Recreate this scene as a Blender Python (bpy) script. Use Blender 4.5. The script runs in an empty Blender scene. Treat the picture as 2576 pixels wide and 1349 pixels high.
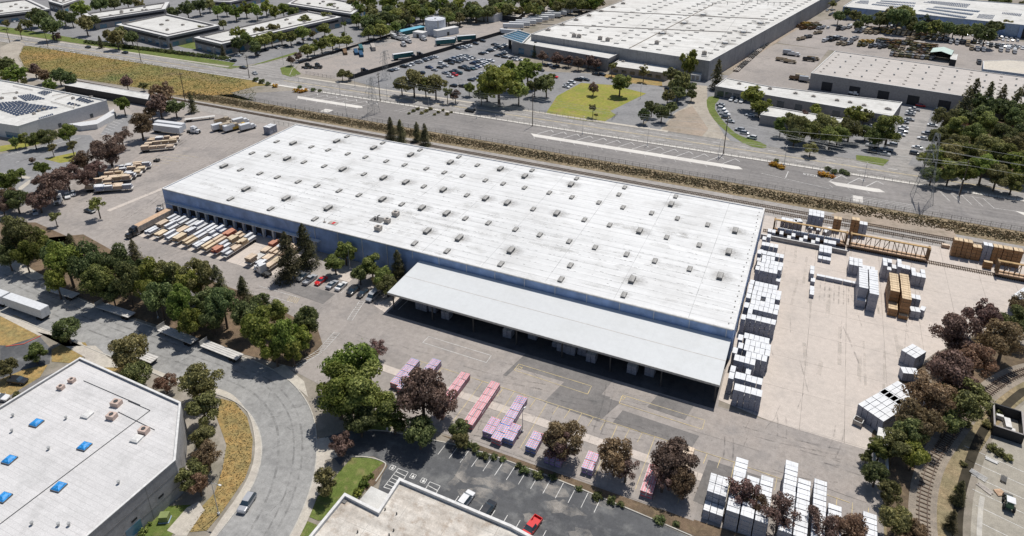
import bpy, bmesh, math, random
import numpy as np
from mathutils import Matrix, Vector
from mathutils.geometry import tessellate_polygon
random.seed(7)
SC = bpy.context.scene
COL = SC.collection
PI = math.pi
R = math.radians
# ------------------------------------------------------------------ survey of the site
# camera 120 m above the yard; a picture point (in 2576x1349 units) is turned into a real
# ground (or roof height) position, so that everything stands at its own place
FPX, CY, YAW, PITCH, ROLL = 1744.4, 382.4, R(-24.4345), R(22.8494), R(0.171)
HCAM = 120.0
_f = Vector((math.sin(YAW)*math.cos(PITCH), math.cos(YAW)*math.cos(PITCH), -math.sin(PITCH)))
_r = Vector((math.cos(YAW), -math.sin(YAW), 0))
_d = _f.cross(_r)
_c, _s = math.cos(ROLL), math.sin(ROLL)
AX, AY, AZ = _c*_r+_s*_d, -_s*_r+_c*_d, _f

def V(x, y, z=0.0):
    d = AX*((x-1288)/FPX) + AY*((y-CY)/FPX) + AZ
    t = (z-HCAM)/d.z
    return (d.x*t, d.y*t)
OY = [0, 380, 760, 1128]
K = 2576/2880
def P(i, j, x, y, z=0.0): return V((i*720+x/3.55)*K, (OY[j]+y/3.55)*K, z)
def C(ox, oy, k, x, y, z=0.0): return V((ox+x/k)*K, (oy+y/k)*K, z)
def depth(x, y, z=0):
    return Vector((x, y, z-HCAM)).dot(AZ)
def screen(x, y, z=0):
    q = Vector((x, y, z-HCAM)); w = q.dot(AZ)
    return (1288+FPX*q.dot(AX)/w, CY+FPX*q.dot(AY)/w)

# ------------------------------------------------------------------ materials
MATS = {}
def _mat(name):
    m = bpy.data.materials.new(name); m.use_nodes = True
    nt = m.node_tree; nt.nodes.clear()
    o = nt.nodes.new('ShaderNodeOutputMaterial')
    b = nt.nodes.new('ShaderNodeBsdfPrincipled')
    nt.links.new(b.outputs[0], o.inputs[0])
    MATS[name] = m
    return m, nt, b, o
def N(nt, t, **kw):
    n = nt.nodes.new(t)
    for k, v in kw.items():
        if k.startswith('i_'): n.inputs[k[2:].replace('_', ' ')].default_value = v
        else: setattr(n, k, v)
    return n
def c4(c): return (c[0], c[1], c[2], 1)
def mix(nt, fac, a, b, mode='MIX'):
    n = nt.nodes.new('ShaderNodeMix'); n.data_type = 'RGBA'; n.blend_type = mode
    for sock, val in ((n.inputs[0], fac), (n.inputs[6], a), (n.inputs[7], b)):
        if hasattr(val, 'links') or hasattr(val, 'is_linked'): nt.links.new(val, sock)
        elif isinstance(val, (int, float)): sock.default_value = val
        else: sock.default_value = c4(val)
    return n.outputs[2]
def coords(nt, sc=(1, 1, 1), rot=0, use='Object'):
    t = N(nt, 'ShaderNodeTexCoord'); mp = N(nt, 'ShaderNodeMapping')
    mp.inputs['Scale'].default_value = sc; mp.inputs['Rotation'].default_value = (0, 0, rot)
    nt.links.new(t.outputs[use], mp.inputs[0]); return mp.outputs[0]
def noise(nt, vec, scale, detail=4, rough=.55, lo=.35, hi=.65):
    n = N(nt, 'ShaderNodeTexNoise', i_Scale=scale, i_Detail=detail, i_Roughness=rough)
    nt.links.new(vec, n.inputs['Vector'])
    r = N(nt, 'ShaderNodeMapRange'); r.inputs[1].default_value = lo; r.inputs[2].default_value = hi
    nt.links.new(n.outputs[0], r.inputs[0]); return r.outputs[0]
def grey(nt, fac, a, b):
    """value a..b as grey multiplier"""
    return mix(nt, fac, (a, a, a), (b, b, b))
def plain(name, c, rough=.6, metal=0, var=.12, spec=.3, scale=1.2):
    m, nt, b, o = _mat(name)
    v = coords(nt); f = noise(nt, v, scale, 5)
    col = mix(nt, 1.0, c, grey(nt, f, 1-var, 1+var), 'MULTIPLY')
    nt.links.new(col, b.inputs['Base Color'])
    b.inputs['Roughness'].default_value = rough; b.inputs['Metallic'].default_value = metal
    b.inputs['Specular IOR Level'].default_value = spec
    return m
def ground(name, c1, c2, big=.03, c3=None, fine=.16, streak=0, joints=None, grit=.14, jdark=.6, rough=.92, spots=0):
    """mottled ground: two colours in large patches, a third in stains, fine grain, optional slab joints"""
    m, nt, b, o = _mat(name)
    v = coords(nt)
    col = mix(nt, noise(nt, v, big, 6, .6, .38, .62), c1, c2)
    if c3: col = mix(nt, noise(nt, v, big*4.3, 7, .65, .5, .72), col, c3)
    col = mix(nt, 1.0, col, grey(nt, noise(nt, v, .7, 6, .7, .3, .7), 1-fine, 1+fine), 'MULTIPLY')
    col = mix(nt, 1.0, col, grey(nt, noise(nt, v, 5.0, 3, .7, .3, .7), 1-grit, 1+grit), 'MULTIPLY')
    if streak:
        v2 = coords(nt, (.02, .55, 1))
        col = mix(nt, 1.0, col, grey(nt, noise(nt, v2, 1.0, 5, .6, .35, .7), 1-streak, 1+streak*.6), 'MULTIPLY')
    if spots:
        f = noise(nt, v, .9, 3, .5, .66, .74)
        col = mix(nt, f, col, tuple(spots*x for x in c1))
    if joints:
        br = N(nt, 'ShaderNodeTexBrick', i_Scale=1.0)
        br.inputs['Mortar Size'].default_value = joints[2]; br.inputs['Mortar Smooth'].default_value = .3
        br.inputs['Brick Width'].default_value = joints[0]; br.inputs['Row Height'].default_value = joints[1]
        br.offset = 0.0
        nt.links.new(v, br.inputs[0])
        ff = N(nt, 'ShaderNodeMath', operation='MULTIPLY'); nt.links.new(br.outputs['Fac'], ff.inputs[0])
        nt.links.new(noise(nt, v, .25, 4, .6, .25, .6), ff.inputs[1])
        col = mix(nt, ff.outputs[0], col, tuple(jdark*x for x in c1))
    nt.links.new(col, b.inputs['Base Color'])
    b.inputs['Roughness'].default_value = rough; b.inputs['Specular IOR Level'].default_value = .2
    bp = N(nt, 'ShaderNodeBump', i_Strength=.25, i_Distance=.04)
    nz = N(nt, 'ShaderNodeTexNoise', i_Scale=3.5, i_Detail=4.0); nt.links.new(v, nz.inputs['Vector'])
    nt.links.new(nz.outputs[0], bp.inputs['Height']); nt.links.new(bp.outputs[0], b.inputs['Normal'])
    return m
def leafmat(name, dark, mid, light, tr=.5, sc=2.6):
    m, nt, b, o = _mat(name)
    v = coords(nt)
    oi = N(nt, 'ShaderNodeObjectInfo')
    f = noise(nt, v, sc, 4, .7, .36, .66)
    col = mix(nt, f, dark, mid)
    g = N(nt, 'ShaderNodeTexWhiteNoise'); g.noise_dimensions = '3D'
    ge = N(nt, 'ShaderNodeNewGeometry')
    sn = N(nt, 'ShaderNodeVectorMath', operation='SNAP'); sn.inputs[1].default_value = (.35, .35, .35)
    nt.links.new(ge.outputs['Position'], sn.inputs[0]); nt.links.new(sn.outputs[0], g.inputs[0])
    r = N(nt, 'ShaderNodeMapRange'); r.inputs[1].default_value = .5; r.inputs[2].default_value = .95
    nt.links.new(g.outputs[0], r.inputs[0])
    col = mix(nt, r.outputs[0], col, light)
    h = N(nt, 'ShaderNodeHueSaturation')
    rr = N(nt, 'ShaderNodeMapRange'); rr.inputs[3].default_value = .475; rr.inputs[4].default_value = .52
    nt.links.new(oi.outputs['Random'], rr.inputs[0]); nt.links.new(rr.outputs[0], h.inputs['Hue'])
    r2 = N(nt, 'ShaderNodeMapRange'); r2.inputs[3].default_value = .7; r2.inputs[4].default_value = 1.3
    w2 = N(nt, 'ShaderNodeTexWhiteNoise'); w2.noise_dimensions = '1D'; nt.links.new(oi.outputs['Random'], w2.inputs['W'])
    nt.links.new(w2.outputs[0], r2.inputs[0]); nt.links.new(r2.outputs[0], h.inputs['Value'])
    nt.links.new(col, h.inputs['Color'])
    nt.links.new(h.outputs[0], b.inputs['Base Color'])
    b.inputs['Roughness'].default_value = .6; b.inputs['Specular IOR Level'].default_value = .25
    if tr:
        t = N(nt, 'ShaderNodeBsdfTranslucent'); nt.links.new(h.outputs[0], t.inputs[0])
        mx = N(nt, 'ShaderNodeMixShader'); mx.inputs[0].default_value = tr
        nt.links.new(b.outputs[0], mx.inputs[1]); nt.links.new(t.outputs[0], mx.inputs[2]); nt.links.new(mx.outputs[0], o.inputs[0])
    return m
def wrapmat(name, top, side, print_c, sc=2.2, amt=.6):
    """wrapped lumber: clean top, printed and creased sides, with shade painted into those of the white wrap"""
    m, nt, b, o = _mat(name)
    v = coords(nt)
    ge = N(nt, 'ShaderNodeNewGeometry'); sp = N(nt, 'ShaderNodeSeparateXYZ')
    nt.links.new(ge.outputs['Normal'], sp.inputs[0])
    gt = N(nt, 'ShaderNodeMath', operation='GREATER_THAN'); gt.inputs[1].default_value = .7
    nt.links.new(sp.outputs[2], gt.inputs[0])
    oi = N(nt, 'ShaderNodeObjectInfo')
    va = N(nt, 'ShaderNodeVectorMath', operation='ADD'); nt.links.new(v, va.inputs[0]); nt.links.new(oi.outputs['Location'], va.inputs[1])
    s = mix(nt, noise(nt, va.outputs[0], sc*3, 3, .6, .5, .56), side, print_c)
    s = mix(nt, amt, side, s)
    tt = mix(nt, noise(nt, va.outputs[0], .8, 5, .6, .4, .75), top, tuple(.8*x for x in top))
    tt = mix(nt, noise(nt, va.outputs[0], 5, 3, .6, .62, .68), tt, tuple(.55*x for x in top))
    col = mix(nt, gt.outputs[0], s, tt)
    w2 = N(nt, 'ShaderNodeTexWhiteNoise'); w2.noise_dimensions = '1D'; nt.links.new(oi.outputs['Random'], w2.inputs['W'])
    r = N(nt, 'ShaderNodeMapRange'); r.inputs[3].default_value = .86; r.inputs[4].default_value = 1.05
    nt.links.new(w2.outputs[0], r.inputs[0])
    h = N(nt, 'ShaderNodeHueSaturation'); nt.links.new(r.outputs[0], h.inputs['Value']); nt.links.new(col, h.inputs['Color'])
    nt.links.new(h.outputs[0], b.inputs['Base Color']); b.inputs['Roughness'].default_value = .5
    b.inputs['Specular IOR Level'].default_value = .3
    return m
def paint(name, c, rough=.3):
    m, nt, b, o = _mat(name)
    v = coords(nt)
    col = mix(nt, noise(nt, v, 1.5, 3, .5, .3, .8), c, tuple(.85*x+.01 for x in c))
    nt.links.new(col, b.inputs['Base Color'])
    b.inputs['Roughness'].default_value = rough; b.inputs['Specular IOR Level'].default_value = .5
    b.inputs['Coat Weight'].default_value = .3; b.inputs['Coat Roughness'].default_value = .15
    return m
# ---- ground
G_base = ground('dusty_ground', (.24, .21, .17), (.30, .27, .23), .02, (.16, .15, .11))
G_yard = ground('yard_asphalt', (.29, .262, .24), (.35, .315, .288), .02, (.23, .212, .20), spots=.8)
G_dark = ground('patched_asphalt', (.168, .157, .149), (.205, .192, .182), .05, (.135, .13, .126))
G_pink = ground('worn_pink_asphalt', (.345, .305, .275), (.30, .272, .248), .04, (.255, .238, .225))
G_lot = ground('new_lot_asphalt', (.225, .212, .202), (.265, .248, .235), .02, (.19, .18, .175), streak=.14)
G_park = ground('car_park_asphalt', (.215, .213, .215), (.26, .256, .255), .03, (.175, .173, .175))
G_low = ground('dark_car_park_asphalt', (.085, .087, .092), (.115, .117, .12), .05, (.20, .20, .195), streak=.1)
G_road = ground('road_asphalt', (.30, .284, .268), (.35, .33, .31), .03, (.24, .23, .22), streak=.22)
G_street = ground('street_asphalt', (.265, .262, .252), (.315, .31, .298), .05, (.22, .217, .21), fine=.2)
G_conc = ground('yard_concrete', (.545, .48, .425), (.50, .445, .395), .02, (.44, .395, .355), joints=(9.4, 12.5, .07), jdark=.5, fine=.1)
G_walk = ground('pavement_concrete', (.50, .46, .39), (.44, .40, .35), .1, None, joints=(1.6, 1.6, .03), jdark=.7)
G_white = ground('pale_concrete_strip', (.66, .63, .58), (.58, .55, .51), .1, None, fine=.06)
G_line = ground('white_paint_marking', (.74, .73, .70), (.62, .61, .58), .4, (.38, .37, .35), fine=.2)
G_yline = ground('yellow_paint_marking', (.66, .52, .25), (.50, .42, .26), .4, (.4, .35, .25), fine=.2)
G_dirt = ground('bare_dirt', (.36, .29, .23), (.30, .255, .205), .06, (.24, .2, .15))
G_pale = ground('pale_dirt_track', (.40, .36, .30), (.34, .30, .25), .06, (.27, .24, .2))
G_ballast = ground('railway_ballast', (.36, .335, .31), (.30, .28, .26), .08, (.24, .22, .2), grit=.3)
G_field = ground('dry_field_grass', (.12, .155, .055), (.34, .21, .075), .014, (.20, .15, .08), grit=.35, fine=.4)
G_gold = ground('golden_dry_grass', (.36, .235, .09), (.25, .20, .085), .25, (.20, .16, .075), grit=.35, fine=.35)
G_brush = ground('brush_soil', (.19, .15, .095), (.27, .21, .135), .12, (.13, .12, .065), grit=.35, fine=.4)
G_lawn = ground('green_lawn', (.10, .135, .030), (.135, .17, .045), .12, (.20, .18, .075), grit=.3, fine=.25)
G_ylawn = ground('yellowing_lawn', (.28, .26, .055), (.20, .22, .045), .06, (.30, .22, .10), grit=.25, fine=.25)
G_soil = ground('planting_soil', (.17, .12, .08), (.12, .09, .06), .1, (.2, .15, .09), grit=.3, fine=.3)
# ---- built
M_wall = plain('blue_white_wall', (.27, .37, .58), .7, var=.2, scale=.3)
M_wallg = ground('tilt_up_concrete', (.36, .35, .345), (.30, .295, .30), .1, (.26, .25, .25), joints=(6, 30, .12), jdark=.55)
M_wallw = plain('pale_wall', (.58, .58, .58), .7, var=.08)
M_wallt = plain('grey_tan_wall', (.30, .28, .27), .7, var=.12)
M_walls = plain('slate_blue_wall', (.30, .38, .50), .6, var=.15)
M_dark = plain('dark_opening', (.02, .022, .028), .5)
M_glass = plain('dark_window_glass', (.03, .05, .07), .12, spec=.8)
M_glassb = plain('blue_curtain_glass', (.06, .16, .24), .15, spec=.8)
M_roofw = ground('white_roof_coating', (.69, .69, .68), (.65, .65, .64), .02, (.57, .565, .55), fine=.05, streak=.10, grit=.06, joints=(20.3, 3.05, .09), jdark=.5, rough=.6)
M_roofc = ground('grey_white_canopy_roof', (.585, .60, .60), (.56, .57, .57), .02, (.54, .55, .545), fine=.04, grit=.03, joints=(4.6, 9, .02), jdark=.85, rough=.6)
M_roofo = ground('office_roof', (.55, .52, .48), (.62, .59, .54), .04, (.42, .39, .36), fine=.1)
M_rooft = ground('tan_roof', (.50, .46, .425), (.46, .43, .40), .03, (.42, .39, .36), fine=.06, streak=.08)
M_roofg = ground('felt_roof', (.60, .585, .575), (.555, .545, .535), .05, (.49, .48, .47), fine=.06, streak=.08, joints=(9, 1.0, .035), jdark=.65)
M_roofd = ground('dirty_roof', (.64, .60, .54), (.50, .45, .39), .12, (.33, .26, .2), fine=.2, streak=.22, joints=(4.5, 9, .05), jdark=.55)
M_rooff = ground('pale_flat_roof', (.62, .61, .58), (.56, .55, .52), .04, (.45, .44, .41), fine=.1, streak=.1)
M_trim = plain('pale_trim', (.62, .61, .59), .6)
M_tile = plain('terracotta_roof', (.38, .15, .09), .8, var=.25, scale=3)
M_metal = plain('galvanised_metal', (.42, .42, .41), .45, .3)
M_unit = plain('rooftop_unit_metal', (.40, .36, .32), .6, var=.2)
M_pink = plain('pinkish_unit_metal', (.52, .40, .34), .6, var=.1)
M_blue = plain('bright_blue_skylight', (.03, .26, .62), .5, var=.35, scale=3)
M_skyl = ground('weathered_skylight', (.34, .33, .31), (.42, .41, .39), .5, None, fine=.2)
M_curb = plain('skylight_curb', (.16, .155, .15), .7)
M_solar = plain('solar_panel_glass', (.05, .065, .10), .2, spec=.7)
M_steel = plain('dark_steel', (.07, .07, .07), .5, .2)
M_lattice = plain('tower_steel', (.24, .25, .25), .5, .3)
M_wood = plain('utility_pole_wood', (.10, .075, .055), .9)
M_fence = plain('fence_metal', (.09, .09, .085), .6)
M_tyre = plain('tyre_rubber', (.02, .02, .02), .8)
M_rim = plain('wheel_rim', (.35, .35, .36), .35, .5)
M_lamp = plain('lamp_lens', (.75, .75, .7), .2)
M_tail = plain('tail_lamp_red', (.35, .02, .02), .3)
M_bark = plain('tree_bark', (.11, .085, .065), .9, var=.25)
M_rust = plain('rusty_orange_frame', (.42, .28, .13), .7, var=.25, scale=.7)
M_rustd = plain('weathered_brown_steel', (.16, .10, .055), .8, var=.3, scale=.7)
M_peach = plain('weathered_deck', (.52, .36, .24), .8, var=.15)
M_rail = plain('rusty_rail', (.10, .07, .055), .6, .3)
M_sleep = plain('timber_sleeper', (.12, .085, .06), .9, var=.3)
M_tankw = ground('white_tank_paint', (.62, .63, .66), (.55, .57, .62), .3, (.35, .36, .44), streak=0)
M_tealb = plain('teal_container', (.03, .12, .13), .5, var=.2)
M_navyb = plain('navy_container', (.02, .07, .14), .5, var=.2)
M_cyan = plain('light_blue_roof', (.16, .42, .55), .5)
M_trail = plain('trailer_white_panel', (.62, .63, .64), .45, var=.06)
M_deck = plain('grey_trailer_deck', (.55, .53, .50), .7, var=.12)
M_greenbox = plain('green_utility_box', (.20, .24, .09), .6)
M_red = plain('red_kerb_paint', (.45, .09, .06), .7)
W_white = wrapmat('white_lumber_wrap', (.74, .75, .76), (.33, .34, .385), (.10, .11, .17))  # side grey has shade painted into it; the darkest tone is print
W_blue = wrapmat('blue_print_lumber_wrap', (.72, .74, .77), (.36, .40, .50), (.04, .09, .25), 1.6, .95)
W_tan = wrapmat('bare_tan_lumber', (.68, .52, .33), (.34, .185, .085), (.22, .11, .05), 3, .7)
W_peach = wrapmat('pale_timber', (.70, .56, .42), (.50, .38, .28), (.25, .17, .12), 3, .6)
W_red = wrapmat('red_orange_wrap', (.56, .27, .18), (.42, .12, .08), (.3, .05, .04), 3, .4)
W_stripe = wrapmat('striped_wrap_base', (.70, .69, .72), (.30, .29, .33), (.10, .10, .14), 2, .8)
M_strd = plain('wrap_print_red', (.62, .07, .08), .5, var=.1)
M_stbl = plain('wrap_print_blue', (.03, .11, .46), .5, var=.1)
M_stpu = plain('wrap_print_purple', (.34, .20, .52), .5, var=.1)
PAINT = dict(w=paint('car_white', (.72, .72, .72)), s=paint('car_silver', (.38, .39, .41)), k=paint('car_black', (.018, .02, .025)),
    g=paint('car_grey', (.13, .135, .14)), b=paint('car_navy', (.02, .04, .11)), r=paint('car_red', (.62, .02, .02)),
    t=paint('car_teal', (.04, .10, .11)), y=paint('truck_yellow', (.55, .36, .06)), n=paint('truck_tan', (.45, .36, .24)),
    o=paint('truck_brown', (.16, .085, .03)), e=paint('machine_green', (.03, .12, .06)), l=paint('truck_olive', (.13, .11, .03)))
CNAME = dict(w='white', s='silver', k='black', g='grey', b='navy blue', r='red', t='dark teal', y='yellow', n='tan', o='brown', e='green', l='olive')
L_bright = leafmat('bright_green_leaves', (0.066, 0.098, 0.016), (0.204, 0.259, 0.050), (0.480, 0.517, 0.144))
L_green = leafmat('green_leaves', (0.062, 0.090, 0.021), (0.200, 0.240, 0.061), (0.508, 0.533, 0.179))
L_dark = leafmat('dark_green_leaves', (0.042, 0.064, 0.023), (0.135, 0.169, 0.062), (0.367, 0.402, 0.166))
L_olive = leafmat('olive_leaves', (0.066, 0.071, 0.025), (0.215, 0.209, 0.079), (0.515, 0.488, 0.210))
L_plum = leafmat('plum_brown_leaves', (0.065, 0.044, 0.035), (0.209, 0.137, 0.109), (0.490, 0.342, 0.279))
L_rust = leafmat('russet_leaves', (0.076, 0.050, 0.029), (0.235, 0.157, 0.094), (0.468, 0.341, 0.209))
L_conif = leafmat('conifer_needles', (0.042, 0.049, 0.022), (0.140, 0.135, 0.061), (0.364, 0.331, 0.165))
L_brush = leafmat('dry_brush_leaves', (0.098, 0.098, 0.046), (0.276, 0.213, 0.121), (0.414, 0.333, 0.207), 0, .09)
L_field = leafmat('field_grass_blades', (0.110, 0.165, 0.055), (0.352, 0.242, 0.094), (0.396, 0.330, 0.154), 0, .02)
L_flow = leafmat('orange_flowers', (.30, .14, .01), (.55, .26, .02), (.65, .40, .05), 0)
G_kerb = ground('kerb_concrete', (.50, .47, .41), (.43, .41, .37), .2, (.36, .34, .31))
def markmat(name, col, k, sc=.5):
    m, nt, b, o = _mat(name)
    b.inputs['Base Color'].default_value = c4(col); b.inputs['Roughness'].default_value = .9
    f = noise(nt, coords(nt), sc, 6, .65, .42, .68)
    mu = N(nt, 'ShaderNodeMath', operation='MULTIPLY'); mu.inputs[1].default_value = k; nt.links.new(f, mu.inputs[0])
    tr = N(nt, 'ShaderNodeBsdfTransparent'); mx = N(nt, 'ShaderNodeMixShader')
    nt.links.new(mu.outputs[0], mx.inputs[0]); nt.links.new(tr.outputs[0], mx.inputs[1]); nt.links.new(b.outputs[0], mx.inputs[2]); nt.links.new(mx.outputs[0], o.inputs[0])
    return m
M_skid = markmat('tyre_mark', (.09, .088, .086), .34)
M_seal = markmat('crack_seal', (.06, .058, .056), .7, 1.5)
M_pale = markmat('dust_stain', (.50, .46, .41), .5, .25)
M_grime = markmat('roof_grime', (.42, .41, .385), .22, .35)
G_spur = ground('brown_spur_ballast', (.30, .255, .205), (.25, .215, .175), .1, (.19, .165, .14), grit=.3)
G_scrub = ground('dry_scrub', (.30, .23, .14), (.22, .185, .11), .15, (.17, .14, .08), grit=.35, fine=.35)
G_shade = ground('painted_shade_asphalt', (.065, .067, .072), (.085, .086, .09), .06, (.05, .05, .055))  # asphalt colour darkened to paint in the shade under the canopy
# ------------------------------------------------------------------ mesh building
class MB:
    def __init__(s): s.v = []; s.f = []; s.m = []
    def quad(s, pts, m=0):
        b = len(s.v); s.v += [tuple(p) for p in pts]; s.f.append(tuple(range(b, b+len(pts)))); s.m.append(m); return s
    def box(s, cx, cy, cz, sx, sy, sz, rz=0, m=0, taper=0, rx=0):
        """centre x,y, bottom z, sizes; taper shrinks the top"""
        b = len(s.v); c, n = math.cos(rz), math.sin(rz)
        for k, (z, t) in enumerate(((0, 1), (sz, 1-taper))):
            for (u, w) in ((-1, -1), (1, -1), (1, 1), (-1, 1)):
                x, y = u*sx/2*t, w*sy/2*t
                s.v.append((cx+x*c-y*n, cy+x*n+y*c, cz+z))
        for q in ((3, 2, 1, 0), (4, 5, 6, 7), (0, 1, 5, 4), (1, 2, 6, 5), (2, 3, 7, 6), (3, 0, 4, 7)):
            s.f.append(tuple(b+i for i in q)); s.m.append(m)
        return s
    def prism(s, poly, z0, z1, m=0, mt=None, bottom=True):
        n = len(poly); b = len(s.v)
        if area(poly) < 0: poly = poly[::-1]
        s.v += [(x, y, z0) for x, y in poly]+[(x, y, z1) for x, y in poly]
        for i in range(n):
            j = (i+1) % n; s.f.append((b+i, b+j, b+n+j, b+n+i)); s.m.append(m)
        for t in tri(poly):
            s.f.append(tuple(b+n+i for i in t)); s.m.append(m if mt is None else mt)
            if bottom: s.f.append(tuple(b+i for i in t[::-1])); s.m.append(m)
        return s
    def sheet(s, poly, z, m=0):
        if area(poly) < 0: poly = poly[::-1]
        b = len(s.v); s.v += [(x, y, z) for x, y in poly]
        for t in tri(poly): s.f.append(tuple(b+i for i in t)); s.m.append(m)
        return s
    def tube(s, a, b_, r0, r1=None, n=6, m=0, caps=True):
        r1 = r0 if r1 is None else r1
        a = Vector(a); b_ = Vector(b_); d = (b_-a)
        if d.length < 1e-6: return s
        d.normalize(); u = d.cross(Vector((0, 0, 1)) if abs(d.z) < .9 else Vector((1, 0, 0))).normalized(); w = d.cross(u)
        o = len(s.v)
        for p, r in ((a, r0), (b_, r1)):
            for i in range(n):
                t = 2*PI*i/n; s.v.append(tuple(p+u*math.cos(t)*r+w*math.sin(t)*r))
        for i in range(n):
            j = (i+1) % n; s.f.append((o+i, o+j, o+n+j, o+n+i)); s.m.append(m)
        if caps:
            s.f.append(tuple(o+i for i in range(n))[::-1]); s.m.append(m)
            s.f.append(tuple(o+n+i for i in range(n))); s.m.append(m)
        return s
    def line(s, a, b_, w, z, m=0):
        (x0, y0), (x1, y1) = a, b_; L = math.hypot(x1-x0, y1-y0) or 1; nx, ny = -(y1-y0)/L*w/2, (x1-x0)/L*w/2
        return s.sheet([(x0+nx, y0+ny), (x0-nx, y0-ny), (x1-nx, y1-ny), (x1+nx, y1+ny)], z, m)
    def mesh(s, name, mats):
        me = bpy.data.meshes.new(name); me.from_pydata(s.v, [], s.f)
        for m in (mats if isinstance(mats, (list, tuple)) else [mats]): me.materials.append(m)
        if any(s.m): me.polygons.foreach_set('material_index', s.m)
        me.update(); return me
def area(p): return sum(p[i][0]*p[(i+1) % len(p)][1]-p[(i+1) % len(p)][0]*p[i][1] for i in range(len(p)))/2
def tri(poly): 
    ts = tessellate_polygon([[Vector((x, y, 0)) for x, y in poly]]); out = []
    for t in ts:
        a = area([poly[i] for i in t]); out.append(tuple(t) if a > 0 else tuple(t[::-1]))
    return out
def obj(name, mb, mats=None, parent=None, loc=(0, 0, 0), rz=0, smooth=False):
    me = mb.mesh(name, mats) if isinstance(mb, MB) else mb
    o = bpy.data.objects.new(name, me); COL.objects.link(o)
    if parent: o.parent = parent
    o.location = loc; o.rotation_euler = (0, 0, rz)
    if smooth: me.polygons.foreach_set('use_smooth', [True]*len(me.polygons))
    return o
def tag(o, label, cat, group=None, kind=None):
    if label: o['label'] = label
    if cat: o['category'] = cat
    if group: o['group'] = group
    if kind: o['kind'] = kind
    return o
def thing(name, label, cat, loc=(0, 0, 0), rz=0, group=None):
    o = bpy.data.objects.new(name, None); COL.objects.link(o); o.location = loc; o.rotation_euler = (0, 0, rz)
    o.empty_display_size = .5
    return tag(o, label, cat, group)
def struct(name, mb, mats, parent=None):
    o = obj(name, mb, mats, parent)
    if not parent: o['kind'] = 'structure'
    return o
KIDS = {}
def dup(root, loc, rz=0, scale=None, label=None, group=None, swap=None):
    """copy of a thing with copies of its parts and sub-parts"""
    if root.name not in KIDS: KIDS[root.name] = [(c, list(c.children)) for c in root.children]
    r = root.copy(); COL.objects.link(r); r.location = loc; r.rotation_euler = (0, 0, rz)
    if scale: r.scale = scale
    if label: r['label'] = label
    if group: r['group'] = group
    for c, sub in KIDS[root.name]:
        k = c.copy(); COL.objects.link(k); k.parent = r
        if swap and k.data and k.data in swap: k.data = swap[k.data]
        for g in sub:
            q = g.copy(); COL.objects.link(q); q.parent = k
    return r
ORD = 'first second third fourth fifth sixth seventh eighth ninth tenth eleventh twelfth thirteenth fourteenth fifteenth sixteenth seventeenth eighteenth nineteenth twentieth'.split()
TENS = {20: 'twenty', 30: 'thirty', 40: 'forty', 50: 'fifty'}
def ordn(i):
    if i < 20: return ORD[i]
    n = i+1; t = n//10*10
    return (TENS[t][:-1]+'ieth') if n % 10 == 0 else TENS[t]+'-'+ORD[n % 10-1]
def order_labels(items, place, lead=None):
    """items: (object, description); an ordinal, counted from the left among look-alikes, singles each out"""
    by = {}
    for o, d in items: by.setdefault(d, []).append(o)
    for d, os_ in by.items():
        if len((d+' '+place).split()) > 13: print('LONGLAB', d, '|', place)
        os_.sort(key=lambda o: screen(o.location.x, o.location.y, 0)[0])
        for i, o in enumerate(os_):
            if len(os_) == 1: o['label'] = f'{d} {place}'
            elif i == 0: o['label'] = f'{d} {place}, leftmost such'
            elif i == len(os_)-1: o['label'] = f'{d} {place}, rightmost such'
            elif i < len(os_)/2: o['label'] = f'{d} {place}, {ordn(i)} from left'
            else: o['label'] = f'{d} {place}, {ordn(len(os_)-1-i)} from right'
# ------------------------------------------------------------------ vehicles
CARS = {
 'sedan': [(-2.35, .38, .72, .74, .74, .64), (-2.2, .22, .93, .97, .88, .74), (-1.55, .2, .97, 1.03, .91, .76), (-.85, .2, .98, 1.40, .91, .60), (.25, .2, .98, 1.43, .91, .61), (1.1, .2, .96, 1.01, .9, .74), (2.05, .2, .84, .87, .88, .72), (2.35, .34, .62, .64, .76, .6)],
 'suv': [(-2.3, .42, .9, 1.0, .82, .74), (-2.2, .25, 1.02, 1.25, .93, .72), (-1.75, .25, 1.05, 1.70, .95, .68), (-.5, .25, 1.05, 1.75, .95, .70), (.45, .25, 1.05, 1.70, .95, .68), (1.15, .25, 1.05, 1.12, .94, .78), (2.1, .25, .95, 1.0, .92, .76), (2.35, .4, .72, .76, .8, .64)],
 'van': [(-2.7, .45, 1.0, 1.9, .92, .84), (-2.6, .28, 1.1, 2.05, .98, .86), (-1.0, .28, 1.1, 2.1, .98, .88), (.6, .28, 1.1, 2.1, .98, .86), (1.2, .28, 1.1, 2.0, .98, .84), (1.9, .28, 1.08, 1.2, .96, .82), (2.5, .28, .9, .95, .94, .8), (2.75, .45, .7, .74, .84, .7)]}
def car_body(kind):
    S = CARS[kind]; body, glass = MB(), MB()
    def ring(s):
        x, zb, zs, zr, wb, wr = s
        return [(x, -wb*.94, zb), (x, -wb, (zb+zs)/2), (x, -wb, zs), (x, -wr, zr), (x, wr, zr), (x, wb, zs), (x, wb, (zb+zs)/2), (x, wb*.94, zb)]
    rings = [ring(s) for s in S]
    for i in range(len(S)-1):
        a, b = rings[i], rings[i+1]
        ca, cb = S[i][3]-S[i][2] > .28, S[i+1][3]-S[i+1][2] > .28
        for k in range(7):
            q = [a[k], b[k], b[k+1], a[k+1]]
            t = body
            if k in (2, 4) and (ca or cb): t = glass
            if k == 3 and (ca != cb): t = glass
            t.quad(q)
        body.quad([a[7], b[7], b[0], a[0]])
    body.quad(rings[0][::-1]); body.quad(rings[-1])
    return body, glass
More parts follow.
